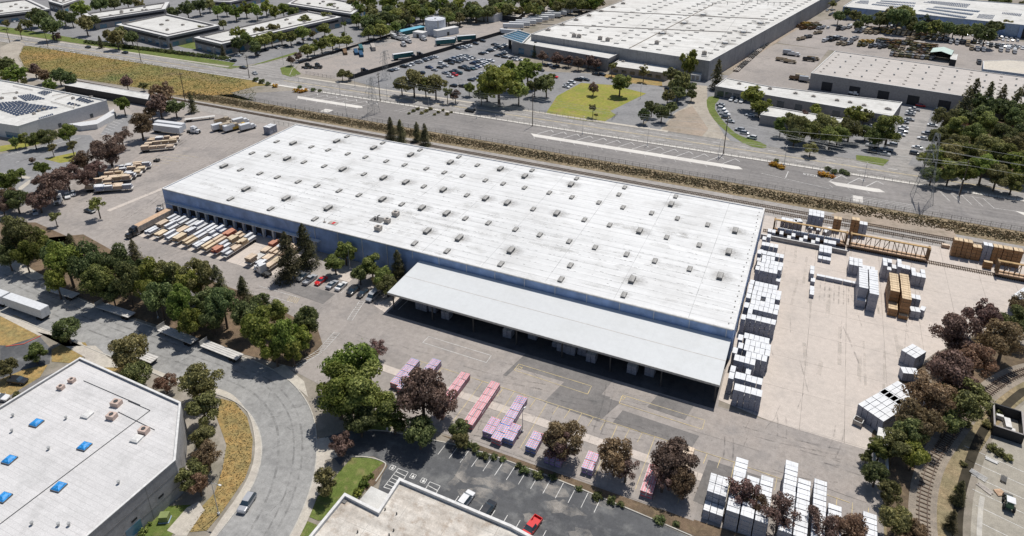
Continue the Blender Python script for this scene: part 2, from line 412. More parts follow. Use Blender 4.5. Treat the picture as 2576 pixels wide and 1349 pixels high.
def pickup_body():
    body, glass = car_body('suv')
    body, glass = MB(), MB()
    S = [(-.75, .3, 1.08, 1.12, .95, .9), (-.55, .3, 1.08, 1.78, .95, .70), (.6, .3, 1.08, 1.78, .95, .70), (1.35, .3, 1.08, 1.15, .94, .8), (2.4, .3, .98, 1.02, .93, .78), (2.7, .45, .75, .78, .84, .7)]
    def ring(s):
        x, zb, zs, zr, wb, wr = s
        return [(x, -wb, zb), (x, -wb, zs), (x, -wr, zr), (x, wr, zr), (x, wb, zs), (x, wb, zb)]
    rg = [ring(s) for s in S]
    for i in range(len(S)-1):
        a, b = rg[i], rg[i+1]; ca, cb = S[i][3]-S[i][2] > .28, S[i+1][3]-S[i+1][2] > .28
        for k in range(5):
            t = glass if (k in (1, 3) and (ca or cb)) or (k == 2 and ca != cb) else body
            t.quad([a[k], b[k], b[k+1], a[k+1]])
        body.quad([a[5], b[5], b[0], a[0]])
    body.quad(rg[0][::-1]); body.quad(rg[-1])
    body.box(-1.75, 0, .45, 2.05, 1.7, .15); body.box(-1.75, .88, .4, 2.1, .1, .68); body.box(-1.75, -.88, .4, 2.1, .1, .68); body.box(-2.75, 0, .4, .1, 1.86, .68)
    return body, glass
def wheel_mb(r=.33, w=.22, m=0):
    s = MB(); s.tube((0, -w/2, 0), (0, w/2, 0), r, n=12, m=m); return s
def join(parts):
    """(MB, material index) list -> one MB"""
    out = MB()
    for mb, k in parts:
        b = len(out.v); out.v += mb.v; out.f += [tuple(b+i for i in f) for f in mb.f]; out.m += [k]*len(mb.f)
    return out
def moved(mb, x, y, z):
    o = MB(); o.v = [(a+x, b+y, c+z) for a, b, c in mb.v]; o.f = list(mb.f); o.m = list(mb.m); return o
WHX = {'sedan': 1.4, 'suv': 1.4, 'van': 1.7, 'pickup': 1.75}
FAR = {}
def far_car_mesh(kind, colr):
    if (kind, colr) not in FAR:
        b, g = pickup_body() if kind == 'pickup' else car_body(kind)
        ps = [(b, 0), (g, 1)]
        for sx in (-1, 1):
            for sy in (-1, 1): ps.append((moved(wheel_mb(), sx*WHX[kind], sy*.82, .33), 2))
        FAR[kind, colr] = join(ps).mesh('car', [PAINT[colr], M_glass, M_tyre])
    return FAR[kind, colr]
def far_car(kind, colr, xy, rz, group):
    nm = {'sedan': 'parked_car', 'suv': 'parked_car', 'van': 'delivery_van', 'pickup': 'pickup_truck'}[kind]
    o = obj(nm, far_car_mesh(kind, colr), loc=(xy[0], xy[1], 0.03), rz=rz)
    return tag(o, None, {'sedan': 'car', 'suv': 'car', 'van': 'van', 'pickup': 'pickup truck'}[kind], group)
def near_car(kind, colr, xy, rz, label, group=None):
    t = thing({'pickup': 'pickup_truck'}.get(kind, 'parked_car'), label, 'pickup truck' if kind == 'pickup' else 'car', (xy[0], xy[1], .03), rz, group)
    b, g = pickup_body() if kind == 'pickup' else car_body(kind)
    obj('body', b, PAINT[colr], t); obj('window_glass', g, M_glass, t)
    fx, fz = (2.62, .8) if kind == 'pickup' else (2.27, .68)
    for sy in (-1, 1):
        obj('headlight', MB().box(fx-.03, sy*.6, fz-.05, .14, .3, .13), M_lamp, t)
        obj('tail_light', MB().box(-(2.80 if kind == 'pickup' else 2.24), sy*.68, .72, .1, .22, .14), M_tail, t)
        obj('side_mirror', MB().box(.85, sy*1.02, .98, .12, .16, .12), PAINT[colr], t)
        for sx in (-1, 1):
            w = obj('wheel', wheel_mb(), M_tyre, t, (sx*WHX[kind], sy*.82, .33))
            obj('rim', MB().tube((0, -.12, 0), (0, .12, 0), .19, n=10), M_rim, w)
    return t
# ---- semi tractor, forward = +x, rear axle centre at origin
def make_tractor(colr, sleeper=True):
    t = thing('semi_tractor', 'x', 'truck')
    pm = PAINT[colr]
    ch = MB().box(1.9, 0, .55, 6.6, .9, .35); ch.box(-.3, 0, .9, 2.6, 1.2, .12); obj('chassis', ch, M_steel, t)
    cb = MB().box(2.9, 0, .7, 1.6, 2.35, 2.0, taper=.04)
    if sleeper: cb.box(1.75, 0, .75, .9, 2.4, 2.6, taper=.05); cb.box(2.75, 0, 2.7, 1.3, 2.1, .6, taper=.25)
    obj('cab', cb, pm, t)
    hd = MB().box(4.5, 0, .7, 1.9, 1.75, 1.15, taper=.1); hd.box(4.9, .95, .6, 1.1, .35, .5); hd.box(4.9, -.95, .6, 1.1, .35, .5)
    obj('hood', hd, pm, t)
    obj('windscreen', MB().quad([(3.71, -1.0, 1.85), (3.71, 1.0, 1.85), (3.69, .97, 2.55), (3.69, -.97, 2.55)]), M_glass, t)
    obj('grille', MB().box(5.47, 0, .8, .06, 1.2, .8), M_steel, t)
    for sy in (-1, 1):
        obj('side_window', MB().box(3.0, sy*1.17, 1.8, .8, .04, .6), M_glass, t)
        obj('headlight', MB().box(5.46, sy*.72, .85, .08, .25, .2), M_lamp, t)
        obj('fuel_tank', MB().tube((1.1, sy*1.0, .75), (2.5, sy*1.0, .75), .32, n=10), M_metal, t)
        for x in (-.65, .65, 4.7): obj('wheel', wheel_mb(.5, .45 if x < 2 else .3), M_tyre, t, (x, sy*.95, .5))
    return t
def trailer_bogie(t, L):
    for x in (-L/2+1.3, -L/2+2.6):
        for sy in (-1, 1): obj('wheel', wheel_mb(.5, .5), M_tyre, t, (x, sy*.98, .5))
    obj('landing_gear', MB().box(L/2-2.6, .8, 0.02, .15, .15, 1.1).box(L/2-2.6, -.8, 0.02, .15, .15, 1.1).box(L/2-2.6, 0, .7, .1, 1.6, .1), M_steel, t)
    obj('under_frame', MB().box(0, .5, .85, L-1, .15, .35).box(0, -.5, .85, L-1, .15, .35).box(-L/2+1.95, 0, .6, 3, 1.5, .25), M_steel, t)
def make_box_trailer(L=16, mat=None, H=2.85, top=None):
    t = thing('box_trailer', 'x', 'trailer')
    mat = mat or M_trail
    b = MB().box(0, 0, 1.2, L, 2.6, H)
    for i in range(int(L/1.2)): b.box(-L/2+.6+i*1.2, 1.31, 1.3, .06, .03, H-.2).box(-L/2+.6+i*1.2, -1.31, 1.3, .06, .03, H-.2)
    obj('box', b, mat, t)
    obj('roof_panel', MB().box(0, 0, 1.2+H, L-.05, 2.5, .04), top or M_trail, t)
    obj('rear_door', MB().box(-L/2-.03, .64, 1.3, .06, 1.2, H-.2).box(-L/2-.03, -.64, 1.3, .06, 1.2, H-.2), M_trail, t)
    trailer_bogie(t, L); return t
def make_flatbed(L=14.6, head=True, slats=True):
    t = thing('flatbed_trailer', 'x', 'trailer')
    d = MB().box(0, 0, 1.18, L, 2.55, .16)
    if slats:
        d = MB().box(0, 0, 1.18, L, 2.55, .1)
        for y in (-1.02, -.34, .34, 1.02): d.box(0, y, 1.28, L-.05, .56, .08)
    obj('deck', d, M_deck, t)
    if head: obj('headboard', MB().box(L/2-.1, 0, 1.37, .1, 2.5, 1.3), M_metal, t)
    trailer_bogie(t, L); return t
# ------------------------------------------------------------------ trees
def crown(kind, seed, n, ls):
    """unit crown (radius about 1, centre 0): many small leaf faces clustered on clumps, with gaps"""
    rg = np.random.default_rng(seed)
    cl = []
    if kind == 'conifer':   # height 1 from z=0 to 1, radius ~.22
        m = n
        z = rg.power(1.5, m); z = 1-z
        z = np.clip(z*.93+.07, 0, 1)
        prof = .27*(1-z)**.62*(1+.2*np.sin(z*42+rg.random()*6)+.12*np.sin(z*17))+.012
        nb = 13
        ba = rg.random(nb*2)*2*PI
        k = rg.integers(0, nb*2, m); a = ba[k]+rg.normal(0, .22, m)+z*9
        rad = prof*(rg.random(m)**.45)*(.72+.4*rg.random(nb*2)[k])
        P_ = np.stack([rad*np.cos(a), rad*np.sin(a), z-.25*rad*1.0], 1)
        nrm = np.stack([np.cos(a), np.sin(a), .9+0*a], 1)
    else:
        nc = {'broad': 24, 'sparse': 22, 'plum': 27, 'young': 13, 'round': 28}[kind]
        for i in range(nc):
            for _ in range(30):
                d = rg.normal(size=3); d /= np.linalg.norm(d)
                r = (.45+.42*rg.random()) if kind != 'round' else .62+.16*rg.random()
                p = d*r*np.array([1, 1, .8]); 
                if p[2] > -.55: break
            cl.append((p, (.16+.18*rg.random())*(.8 if kind == 'sparse' else 1)))
        cl.append((np.array([0, 0, 0.]), .36))
        w = np.array([c[1]**2 for c in cl]); w /= w.sum()
        k = rg.choice(len(cl), n, p=w)
        cp = np.array([c[0] for c in cl])[k]; cr = np.array([c[1] for c in cl])[k]
        d = rg.normal(size=(n, 3)); d[:, 2] += .35; d /= np.linalg.norm(d, axis=1)[:, None]
        rr = cr*(.55+.5*rg.random(n)**.6)
        P_ = cp+d*rr[:, None]*np.array([1.1, 1.1, .85])
        st = rg.random(n) < .06
        P_[st] += rg.normal(0, .07, (st.sum(), 3))
        nrm = d*.8+P_*.5
    nrm = nrm+rg.normal(0, .45, P_.shape); nrm /= np.linalg.norm(nrm, axis=1)[:, None]+1e-9
    h = rg.normal(size=P_.shape); u = np.cross(nrm, h); u /= np.linalg.norm(u, axis=1)[:, None]+1e-9
    w_ = np.cross(nrm, u)
    s = ls*(.6+.8*rg.random(len(P_)))[:, None]
    if kind == 'conifer': s = s*.24
    asp = .55+.45*rg.random(len(P_))[:, None]
    vs = np.stack([P_+u*s, P_+w_*s*asp, P_-u*s, P_-w_*s*asp], 1).reshape(-1, 3)
    me = bpy.data.meshes.new('crown')
    m = len(P_)
    me.vertices.add(4*m); me.vertices.foreach_set('co', vs.astype(np.float32).ravel())
    me.loops.add(4*m); me.loops.foreach_set('vertex_index', np.arange(4*m, dtype=np.int32))
    me.polygons.add(m); me.polygons.foreach_set('loop_start', np.arange(0, 4*m, 4, dtype=np.int32))
    me.update(calc_edges=True); me.validate()
    return me, cl
def trunk_mesh(kind, cl, seed):
    rg = random.Random(seed); mb = MB()
    if kind == 'conifer':
        mb.tube((0, 0, 0), (0, 0, .95), .018, .003, 7); return mb.mesh('trunk', M_bark)
    zb = -1.35 if kind != 'young' else -1.9
    mb.tube((0, 0, zb), (.02, .01, -.5), .075, .055, 8)
    mb.tube((.02, .01, -.5), (0, 0, .1), .055, .03, 7)
    for p, r in cl[:9 if kind != 'sparse' else 18]:
        a = Vector((.02, .01, -.5+.25*rg.random())); b = Vector(p)*.95
        mid = a.lerp(b, .5)+Vector((0, 0, -.05))
        mb.tube(a, mid, .034, .022, 5, caps=False); mb.tube(mid, b, .022, .008, 5, caps=False)
        for _ in range(2 if kind == 'sparse' else 0):
            q = b+Vector((rg.uniform(-.25, .25), rg.uniform(-.25, .25), rg.uniform(-.1, .25))); mb.tube(mid, q, .014, .004, 4, caps=False)
    return mb.mesh('trunk', M_bark)
TREES = {}
SPEC = {  # code: (name, shape, leaf mat, leaves near, leaves far, size near, size far, words)
 'g': ('broadleaf_tree', 'broad', L_bright, 7600, 1100, .046, .11, 'bright green leafy tree'),
 'h': ('broadleaf_tree', 'broad', L_green, 7600, 1100, .046, .11, 'mid green leafy tree'),
 'd': ('broadleaf_tree', 'round', L_dark, 7600, 1100, .046, .11, 'dark green dense tree'),
 'o': ('broadleaf_tree', 'broad', L_olive, 7600, 1100, .045, .11, 'olive green tree'),
 'p': ('plum_tree', 'plum', L_plum, 8200, 1100, .042, .11, 'plum brown tree'),
 'x': ('plum_tree', 'sparse', L_plum, 3000, 700, .040, .10, 'thin see-through plum tree'),
 'r': ('russet_tree', 'plum', L_rust, 7000, 1100, .042, .11, 'russet brown tree'),
 'c': ('conifer_tree', 'conifer', L_conif, 8200, 1400, .048, .10, 'tall pointed conifer'),
 's': ('young_tree', 'young', L_olive, 2400, 600, .06, .12, 'small young tree'),
 'y': ('young_tree', 'young', L_green, 2400, 600, .06, .12, 'small round tree'),
}
def tree_meshes(code, near, var):
    key = (code, near, var)
    if key not in TREES:
        nm, sh, lm, n1, n2, s1, s2, w = SPEC[code]
        sd = ord(code)*100+var*7+(3 if near else 0)
        cm, cl = crown(sh, sd, n1 if near else n2, s1 if near else s2); cm.materials.append(lm)
        TREES[key] = (cm, trunk_mesh(sh, cl, sd))
    return TREES[key]
def tree_at(x, y, Rm, code, group, tall=1.0):
    """a tree standing at x,y with crown radius Rm metres"""
    nm, sh, lm = SPEC[code][:3]
    near = depth(x, y) < 330
    var = random.randrange(4)
    cm, tm = tree_meshes(code, near, var)
    t = thing(nm, None, 'tree', (x, y, 0), random.uniform(0, 6.28), group)
    if sh == 'conifer':
        H = Rm*4.1*tall; sc = (H, H, H); zc = 0
    else:
        zz = random.uniform(.92, 1.12)*tall; sc = (Rm*random.uniform(.88, 1.12), Rm*random.uniform(.88, 1.12), Rm*zz); zc = Rm*zz*(1.33 if sh != 'young' else 1.88)
    a = obj('crown', cm, parent=t, loc=(0, 0, zc)); a.scale = sc
    b = obj('trunk', tm, parent=t, loc=(0, 0, zc)); b.scale = sc
    return t
def tree_px(x, y, rpx, code, group, tall=1.0, by=None):
    """x,y: where the crown's centre shows; the tree is placed on the ground under it"""
    g = V(x, y, 0)
    for _ in range(4):
        Rm = rpx*depth(g[0], g[1], 5)/FPX
        zc = Rm*(1.33 if SPEC[code][1] not in ('conifer', 'young') else 1.88 if SPEC[code][1] == 'young' else 2.1)
        g = V(x, y, zc*tall)
    if by:
        g = V(x, by, 0); k = screen(g[0], g[1], 10)[1]; Rm = rpx*depth(g[0], g[1], 5)/FPX
        zc_ = 10*(by-y)/(by-k); tall = zc_/zc
    return tree_at(g[0], g[1], Rm, code, group, tall)
def trees(zone, place, s, tall=1.0):
    """s: 'x,y,r,code ...' picture positions of crowns"""
    it = []
    for q in s.split():
        x, y, r, c, *b_ = q.split(','); t = tree_px(float(x), float(y), float(r), c, zone, tall, float(b_[0]) if b_ else None); it.append((t, SPEC[c][7]))
    order_labels(it, place)
# ---- low bushes
BUSH = {}
def bush_at(x, y, Rm, lm, group):
    k = (lm.name, random.randrange(2))
    if k not in BUSH:
        cm, cl = crown('broad', hash(lm.name) % 97+k[1] if False else len(BUSH)*5+11, 900, .10); cm.materials.append(lm); BUSH[k] = cm
    o = obj('bush', BUSH[k], loc=(x, y, Rm*.45), rz=random.uniform(0, 6)); o.scale = (Rm, Rm, Rm*.75)
    return tag(o, None, 'bush', group)
def bushes(zone, place, lm, word, pts):
    it = []
    for (xy, r) in pts: it.append((bush_at(xy[0], xy[1], r, lm, zone), word))
    order_labels(it, place)
# ------------------------------------------------------------------ buildings
def edge_quad(poly, k, t0, t1, z0, z1, off):
    """a thin slab on wall k of a counter-clockwise footprint"""
    a, b = Vector(poly[k]), Vector(poly[(k+1) % len(poly)]); d = b-a; n = Vector((d.y, -d.x)).normalized()
    p, q = a+d*t0, a+d*t1
    mb = MB(); pts = [p+n*off, q+n*off, q-n*.05, p-n*.05]
    mb.prism([tuple(v) for v in pts], z0, z1); return mb
def shrink(poly, d):
    n = len(poly); out = []
    for i in range(n):
        a, b, c = Vector(poly[i-1]), Vector(poly[i]), Vector(poly[(i+1) % n])
        e1, e2 = (b-a).normalized(), (c-b).normalized(); n1, n2 = Vector((-e1.y, e1.x)), Vector((-e2.y, e2.x))
        m = (n1+n2); m = m/max(.3, m.length_squared)*2
        out.append(tuple(b+m*d))
    return out
def building(name, label, poly, h, wallm, roofm, parapet=.6, cat='building', pw=.35, trim=None):
    if area(poly) < 0: poly = poly[::-1]
    t = thing(name, label, cat, (poly[0][0], poly[0][1], 0))
    ox, oy = poly[0]
    def loc(pl): return [(x-ox, y-oy) for x, y in pl]
    inner = shrink(poly, pw)
    w = MB(); n = len(poly)
    for i in range(n):
        j = (i+1) % n; a, b = poly[i], poly[j]; c, d = inner[j], inner[i]
        w.quad([(a[0], a[1], 0), (b[0], b[1], 0), (b[0], b[1], h), (a[0], a[1], h)])
        w.quad([(d[0], d[1], h), (c[0], c[1], h), (c[0], c[1], h-parapet), (d[0], d[1], h-parapet)][::-1])
    obj('wall', w, wallm, t, (-ox, -oy, 0))
    cp = MB()
    o2, i2 = shrink(poly, -.06), shrink(poly, pw+.05)
    for i in range(n):
        j = (i+1) % n
        cp.quad([(*o2[i], h+.06), (*o2[j], h+.06), (*i2[j], h+.06), (*i2[i], h+.06)])
        cp.quad([(*o2[i], h-.1), (*o2[j], h-.1), (*o2[j], h+.06), (*o2[i], h+.06)])
        cp.quad([(*i2[j], h-.1), (*i2[i], h-.1), (*i2[i], h+.06), (*i2[j], h+.06)])
    obj('parapet', cp, trim or M_trim, t, (-ox, -oy, 0))
    obj('roof', MB().sheet(inner, h-parapet), roofm, t, (-ox, -oy, 0))
    return t, poly
def part(t, name, mb, mat):
    """mb in world coordinates, t a thing without rotation"""
    l = t.location; return obj(name, mb, mat, t, (-l.x, -l.y, -l.z))
def openings(t, poly, k, n, w, z0, z1, mat, name='window', t0=.04, t1=.96, off=.06):
    L = (Vector(poly[(k+1) % len(poly)])-Vector(poly[k])).length
    for i in range(n):
        c = t0+(t1-t0)*(i+.5)/n; part(t, name, edge_quad(poly, k, c-w/L/2, c+w/L/2, z0, z1, off), mat)
def roof_unit(t, x, y, z, s=1.6, h=1.1, rz=0, mat=None):
    u = part(t, 'rooftop_unit', MB().box(x, y, z, s*1.25, s, h, rz), mat or M_unit)
    obj('fan', MB().tube((x, y, z+h), (x, y, z+h+.12), s*.3, n=12), M_steel, u)
    return u
# ------------------------------------------------------------------ setting: ground sheets
sheet_z = [0.0]
def vg(*pts): return [V(a, b) for a, b in pts]
def gsheet(name, poly, mat, z):
    if isinstance(poly, MB): return struct(name, poly, mat)
    return struct(name, MB().sheet(poly, z), mat)
gsheet('ground', [(-3000, -600), (3000, -600), (3000, 4500), (-3000, 4500)], G_base, -.03)
# far district between the big blocks: asphalt with planting
gsheet('office_parking', [(-900, 316), (-333, 316), (-326, 330), (-291, 425), (-262, 560), (-262, 900), (-900, 900)], G_park, 0)
gsheet('east_parking', [(-73, 312), (0, 312), (170, 312), (300, 330), (300, 420), (-66, 420)], G_park, 0)
gsheet('verge', [(-700, 315), (-338, 315), (-341, 321), (-395, 322.5), (-440, 323), (-560, 327), (-700, 330)], G_lawn, .02)
gsheet('tank_yard', [P(1,0,430,640), P(1,0,640,560), P(1,0,1230,395), P(1,0,1500,300), P(1,0,2200,150), P(1,0,2555,60), P(2,0,750,0), P(2,0,940,20), P(2,0,50,300), P(1,0,2450,330), P(1,0,1760,520), P(1,0,930,800), P(1,0,800,790), P(1,0,480,740), P(1,0,400,700)], G_pink, .01)
gsheet('factory_car_park', [P(1,0,930,800), P(1,0,1760,520), P(1,0,2450,330), P(2,0,50,300), P(2,0,0,700), P(2,0,900,740), P(2,0,1500,850), P(2,0,1560,1050), P(2,0,1250,1270), P(2,0,0,1110), P(1,0,1400,925)], G_park, .012)
gsheet('cross_street', [(-336, 311), (-324, 327), (-291, 421), (-262, 552), (-262, 900), (-247, 900), (-247, 552), (-276, 418), (-302, 336), (-296, 322), (-286, 311)], G_road, .03)
avenue = [(-900, 296.3), (500, 296.3), (500, 311), (-900, 311)]
gsheet('avenue', avenue, G_road, .03)
ln = MB()
for y in (303.2, 303.75): ln.line((-900, y), (-340, y), .22, .045).line((-286, y), (500, y), .22, .045)
for x in range(-890, 500, 12):
    for y in (300.0, 307.3): ln.line((x, y), (x+3.6, y), .26, .045, 1)
ln.line((-900, 296.9), (500, 296.9), .24, .045, 1).line((-900, 310.3), (-340, 310.3), .14, .045, 1)
struct('avenue_line_marking', ln, [G_yline, G_line])
def off(pl, d):
    out = []
    for i in range(len(pl)):
        a, b = Vector(pl[max(0, i-1)]), Vector(pl[min(len(pl)-1, i+1)]); t = (b-a).normalized(); out.append(tuple(Vector(pl[i])+Vector((-t.y, t.x))*d))
    return out
def strip(mb, pts, w, z, m=0):
    L_, R_ = off(pts, w/2), off(pts, -w/2)
    for i in range(len(pts)-1): mb.quad([(*R_[i], z), (*R_[i+1], z), (*L_[i+1], z), (*L_[i], z)], m)
    return L_, R_
def kerb(name, pts, w=.25, h=.14, mat=None):
    mb = MB(); L_, R_ = strip(mb, pts, w, h)
    for i in range(len(pts)-1):
        mb.quad([(*L_[i], h), (*L_[i+1], h), (*L_[i+1], -.02), (*L_[i], -.02)]); mb.quad([(*R_[i+1], h), (*R_[i], h), (*R_[i], -.02), (*R_[i+1], -.02)])
    return struct(name, mb, mat or G_kerb)
kerb('kerb', [(-900, 311.2), (-338, 311.2), (-333, 313), (-325, 325), (-292, 421)])
kerb('kerb', [(-275, 415), (-300, 336), (-298, 325), (-290, 313), (-280, 311.2), (500, 311.2)])
kerb('kerb', [(-900, 296.0), (500, 296.0)])
gsheet('pavement', [(-900, 311.4), (-338, 311.4), (-338, 313), (-900, 313)], G_walk, .10)
gsheet('pavement', [(-284, 311.4), (-60, 311.4), (-60, 313.4), (-284, 313.4)], G_walk, .10)
gsheet('pavement', [(-300, 294.0), (500, 294.0), (500, 295.9), (-300, 295.9)], G_white, .05)
# bus and truck lot along the avenue
gsheet('truck_lot', [(-302, 266.5), (400, 266.5), (400, 293.8), (-262, 293.8)], G_lot, .02)
st = MB()
for a, b in ((-259, -214), (-119, -21.5), (11.5, 32), (75, 180)):
    st.sheet([(a, 283.6), (a+3, 280.2), (b-3, 280.2), (b, 281.5), (b-2, 283.8)], .04)
st.sheet([(20.5, 268), (24, 268), (24, 273.5), (20.5, 273.5)], .04).sheet([(-231, 268), (-226, 268), (-226, 272.5), (-231, 272.5)], .04)
struct('concrete_strip', st, G_white)
ln = MB()
def herring(x0, x1, step=6.6):
    x = x0
    while x < x1:
        ln.line((x, 284), (x+4.2, 291.6), .26, .05); ln.line((x+4.2, 291.6), (x+6.4, 289.2), .26, .05)
        ln.line((x, 280), (x+1.2, 278.0), .13, .05)
        x += step
herring(-256, -216); herring(-116, -24); herring(12, 30)
for i in range(5): ln.line((-224, 270+i*.0), (-200, 270), .1, .05) if i == 0 else ln.line((18 if i < 3 else 20, 267.6+i*1.5), (42, 267.6+i*1.5), .14, .05)
for i in range(5): ln.line((54+i*3.6, 283), (51.5+i*3.6, 290.8), .16, .05)
ln.line((51, 290.8), (70, 290.8), .14, .05).line((68, 283), (76, 283.6), .14, .05)
for i in range(7): ln.line((-196+i*3.2, 284), (-193+i*3.2, 291), .14, .05)
ln.line((-14, 280.5), (12, 276), .14, .05).line((-4, 287), (-4.5, 280), .25, .05)
struct('bay_line_marking', ln, G_line)
# STOP painted on the lot
cu = bpy.data.curves.new('stop_marking', 'FONT'); cu.body = 'STOP'; cu.size = 2.6
so = bpy.data.objects.new('stop_marking', cu); COL.objects.link(so)
me = bpy.data.meshes.new_from_object(so.evaluated_get(bpy.context.evaluated_depsgraph_get())); bpy.data.objects.remove(so)
me.materials.clear(); me.materials.append(G_line)
x, y = P(3, 1, 345, 395); o = obj('stop_marking', me, loc=(x, y, .06), rz=-.05); o['kind'] = 'structure'
# brush strip and railway corridor
gsheet('brush_bank', [(-330, 254.6), (400, 255.0), (400, 266.3), (-300, 266.3)], G_brush, .04)
gsheet('rail_bed', [(-620, 243.5), (-8, 242.5), (60, 243), (400, 243), (400, 255.2), (-620, 255.2)], G_ballast, .035)
gsheet('dirt_apron', [P(3,1,620,800), P(3,1,800,730), P(3,1,1500,840), P(3,1,1850,950), P(3,1,1900,1050), P(3,1,1000,900)], G_dirt, .05)
gsheet('wild_field', [P(0,0,230,460), P(0,0,420,465), P(0,0,1300,600), P(0,0,2555,790), P(1,0,300,850), P(1,0,0,860), P(0,0,2300,930), P(0,0,2555,1010), (-300, 264), P(0,0,1990,1000), P(0,0,1400,880), P(0,0,740,780), P(0,0,250,720), P(0,0,180,580)], G_field, .02)
gsheet('dirt_track', [P(0,0,150,400), P(0,0,250,440), P(0,0,190,560), P(0,0,260,700), P(0,0,740,785), P(0,0,690,850), P(0,0,280,770), P(0,0,120,640), P(0,0,0,560), P(0,0,0,480)], G_pale, .05)
def track(name, pts, gauge=1.435, sleepers=True, nmax=100):
    tr = struct(name, MB().sheet([(pts[0][0], pts[0][1]), (pts[0][0]+.1, pts[0][1]), (pts[0][0]+.1, pts[0][1]+.1)], .06), M_rail)
    dense = []
    for i in range(len(pts)-1):
        a, b = Vector(pts[i]), Vector(pts[i+1]); n = max(1, int((b-a).length/.62))
        for k in range(n): dense.append((a.lerp(b, k/n), (b-a).normalized()))
    for s in (-1, 1):
        mb = MB()
        for i in range(len(pts)-1):
            a, b = Vector(pts[i]), Vector(pts[i+1]); d = b-a; nn = Vector((-d.y, d.x)).normalized()*s*gauge/2
            c = (a+b)/2+nn; mb.box(c.x, c.y, .16, d.length+.06, .13, .16, math.atan2(d.y, d.x))
        obj('rail', mb, M_rail, tr)
    sm = MB().box(0, 0, .03, .24, 2.5, .14).mesh('sleeper', M_sleep)
    dense.sort(key=lambda q: q[0].length)
    for p, d in dense[:nmax if sleepers else 0]:
        obj('sleeper', sm, None, tr, (p.x, p.y, 0), math.atan2(d.y, d.x))
    mb = MB()
    for p, d in dense[nmax if sleepers else 0:]: mb.box(p.x, p.y, .03, .24, 2.5, .14, math.atan2(d.y, d.x))
    if mb.v: o = obj('sleeper', mb, M_sleep, tr); o['kind'] = 'stuff'
    return tr
track('railway_track', [(-600, 262), (-520, 257), (-430, 253), (-330, 251.6), (-260, 251.2), (-8, 250.0), (400, 249.6)], sleepers=False)
track('siding_track', [(-9, 246.3), (49, 246.0)], sleepers=False)
track('siding_track', [(-8, 230.4), (120, 230.4)], sleepers=False)
cv = [P(3,3,1560,1349), P(3,3,1545,1180), P(3,3,1550,1000), P(3,3,1570,850), P(3,3,1610,700), P(3,3,1660,580), P(3,3,1730,470), P(3,3,1830,330), P(3,3,1980,120), P(3,3,2100,0), P(3,2,2220,1200), P(3,2,2380,1090), P(3,2,2555,1010)]
cv = [(cv[0][0]-2, cv[0][1]-25)]+cv+[(cv[-1][0]+12, cv[-1][1]+9), (cv[-1][0]+45, cv[-1][1]+22)]
def smooth(p, n=2, close=False):
    for _ in range(n):
        q = [] if close else [p[0]]
        for i in range(len(p) if close else len(p)-1):
            a, b = Vector(p[i]), Vector(p[(i+1) % len(p)]); q += [tuple(a.lerp(b, .25)), tuple(a.lerp(b, .75))]
        p = q if close else q+[p[-1]]
    return p
track('curved_spur_track', smooth(cv))
def off(pl, d):
    out = []
    for i in range(len(pl)):
        a, b = Vector(pl[max(0, i-1)]), Vector(pl[min(len(pl)-1, i+1)]); t = (b-a).normalized(); out.append(tuple(Vector(pl[i])+Vector((-t.y, t.x))*d))
    return out
cs = smooth(cv)
gsheet('spur_ballast', off(cs, 2.6)+off(cs, -2.4)[::-1], G_spur, .035)
gsheet('spur_verge', off(cs, 7)+off(cs, -6)[::-1], G_scrub, .01)
wallr = [P(3,3,1820,1349), P(3,3,1850,1000), P(3,3,1880,830), P(3,3,1990,500), P(3,3,2100,250), P(3,3,2300,50), P(3,2,2430,1240), P(3,2,2555,1150)]
wallr = [(wallr[0][0]-1, wallr[0][1]-20)]+wallr+[(wallr[-1][0]+25, wallr[-1][1]+16)]
gsheet('golden_verge', off(smooth(wallr), -.0)+off(smooth(wallr), 3.0)[::-1], G_scrub, .02)
# ditch: dark slot beside the spur
gsheet('ditch', off(smooth(wallr), -.1)+off(smooth(wallr), -1.9)[::-1], ground('ditch_soil', (.035, .03, .02), (.06, .05, .035), .2), .03)
lane = off(smooth(wallr), -3.2); far_lot = lane+[(lane[-1][0]+40, lane[-1][1]-30), (140, 60), (lane[0][0], 60)]
gsheet('neighbour_lot', far_lot, ground('tan_lot_asphalt', (.36, .33, .275), (.31, .285, .24), .04, (.27, .25, .21), grit=.2), .015)
kerb('kerb', off(smooth(wallr), -4.6)[:14], .9, .1)
ln = MB()
for i in range(7):
    a = P(3,3,2060+i*26-i*i*2, 980+i*130-120); ln.line((43+i*.0, 122+i*4.2), (60, 117+i*4.2), .12, .03)
struct('bay_line_marking', ln, G_line)
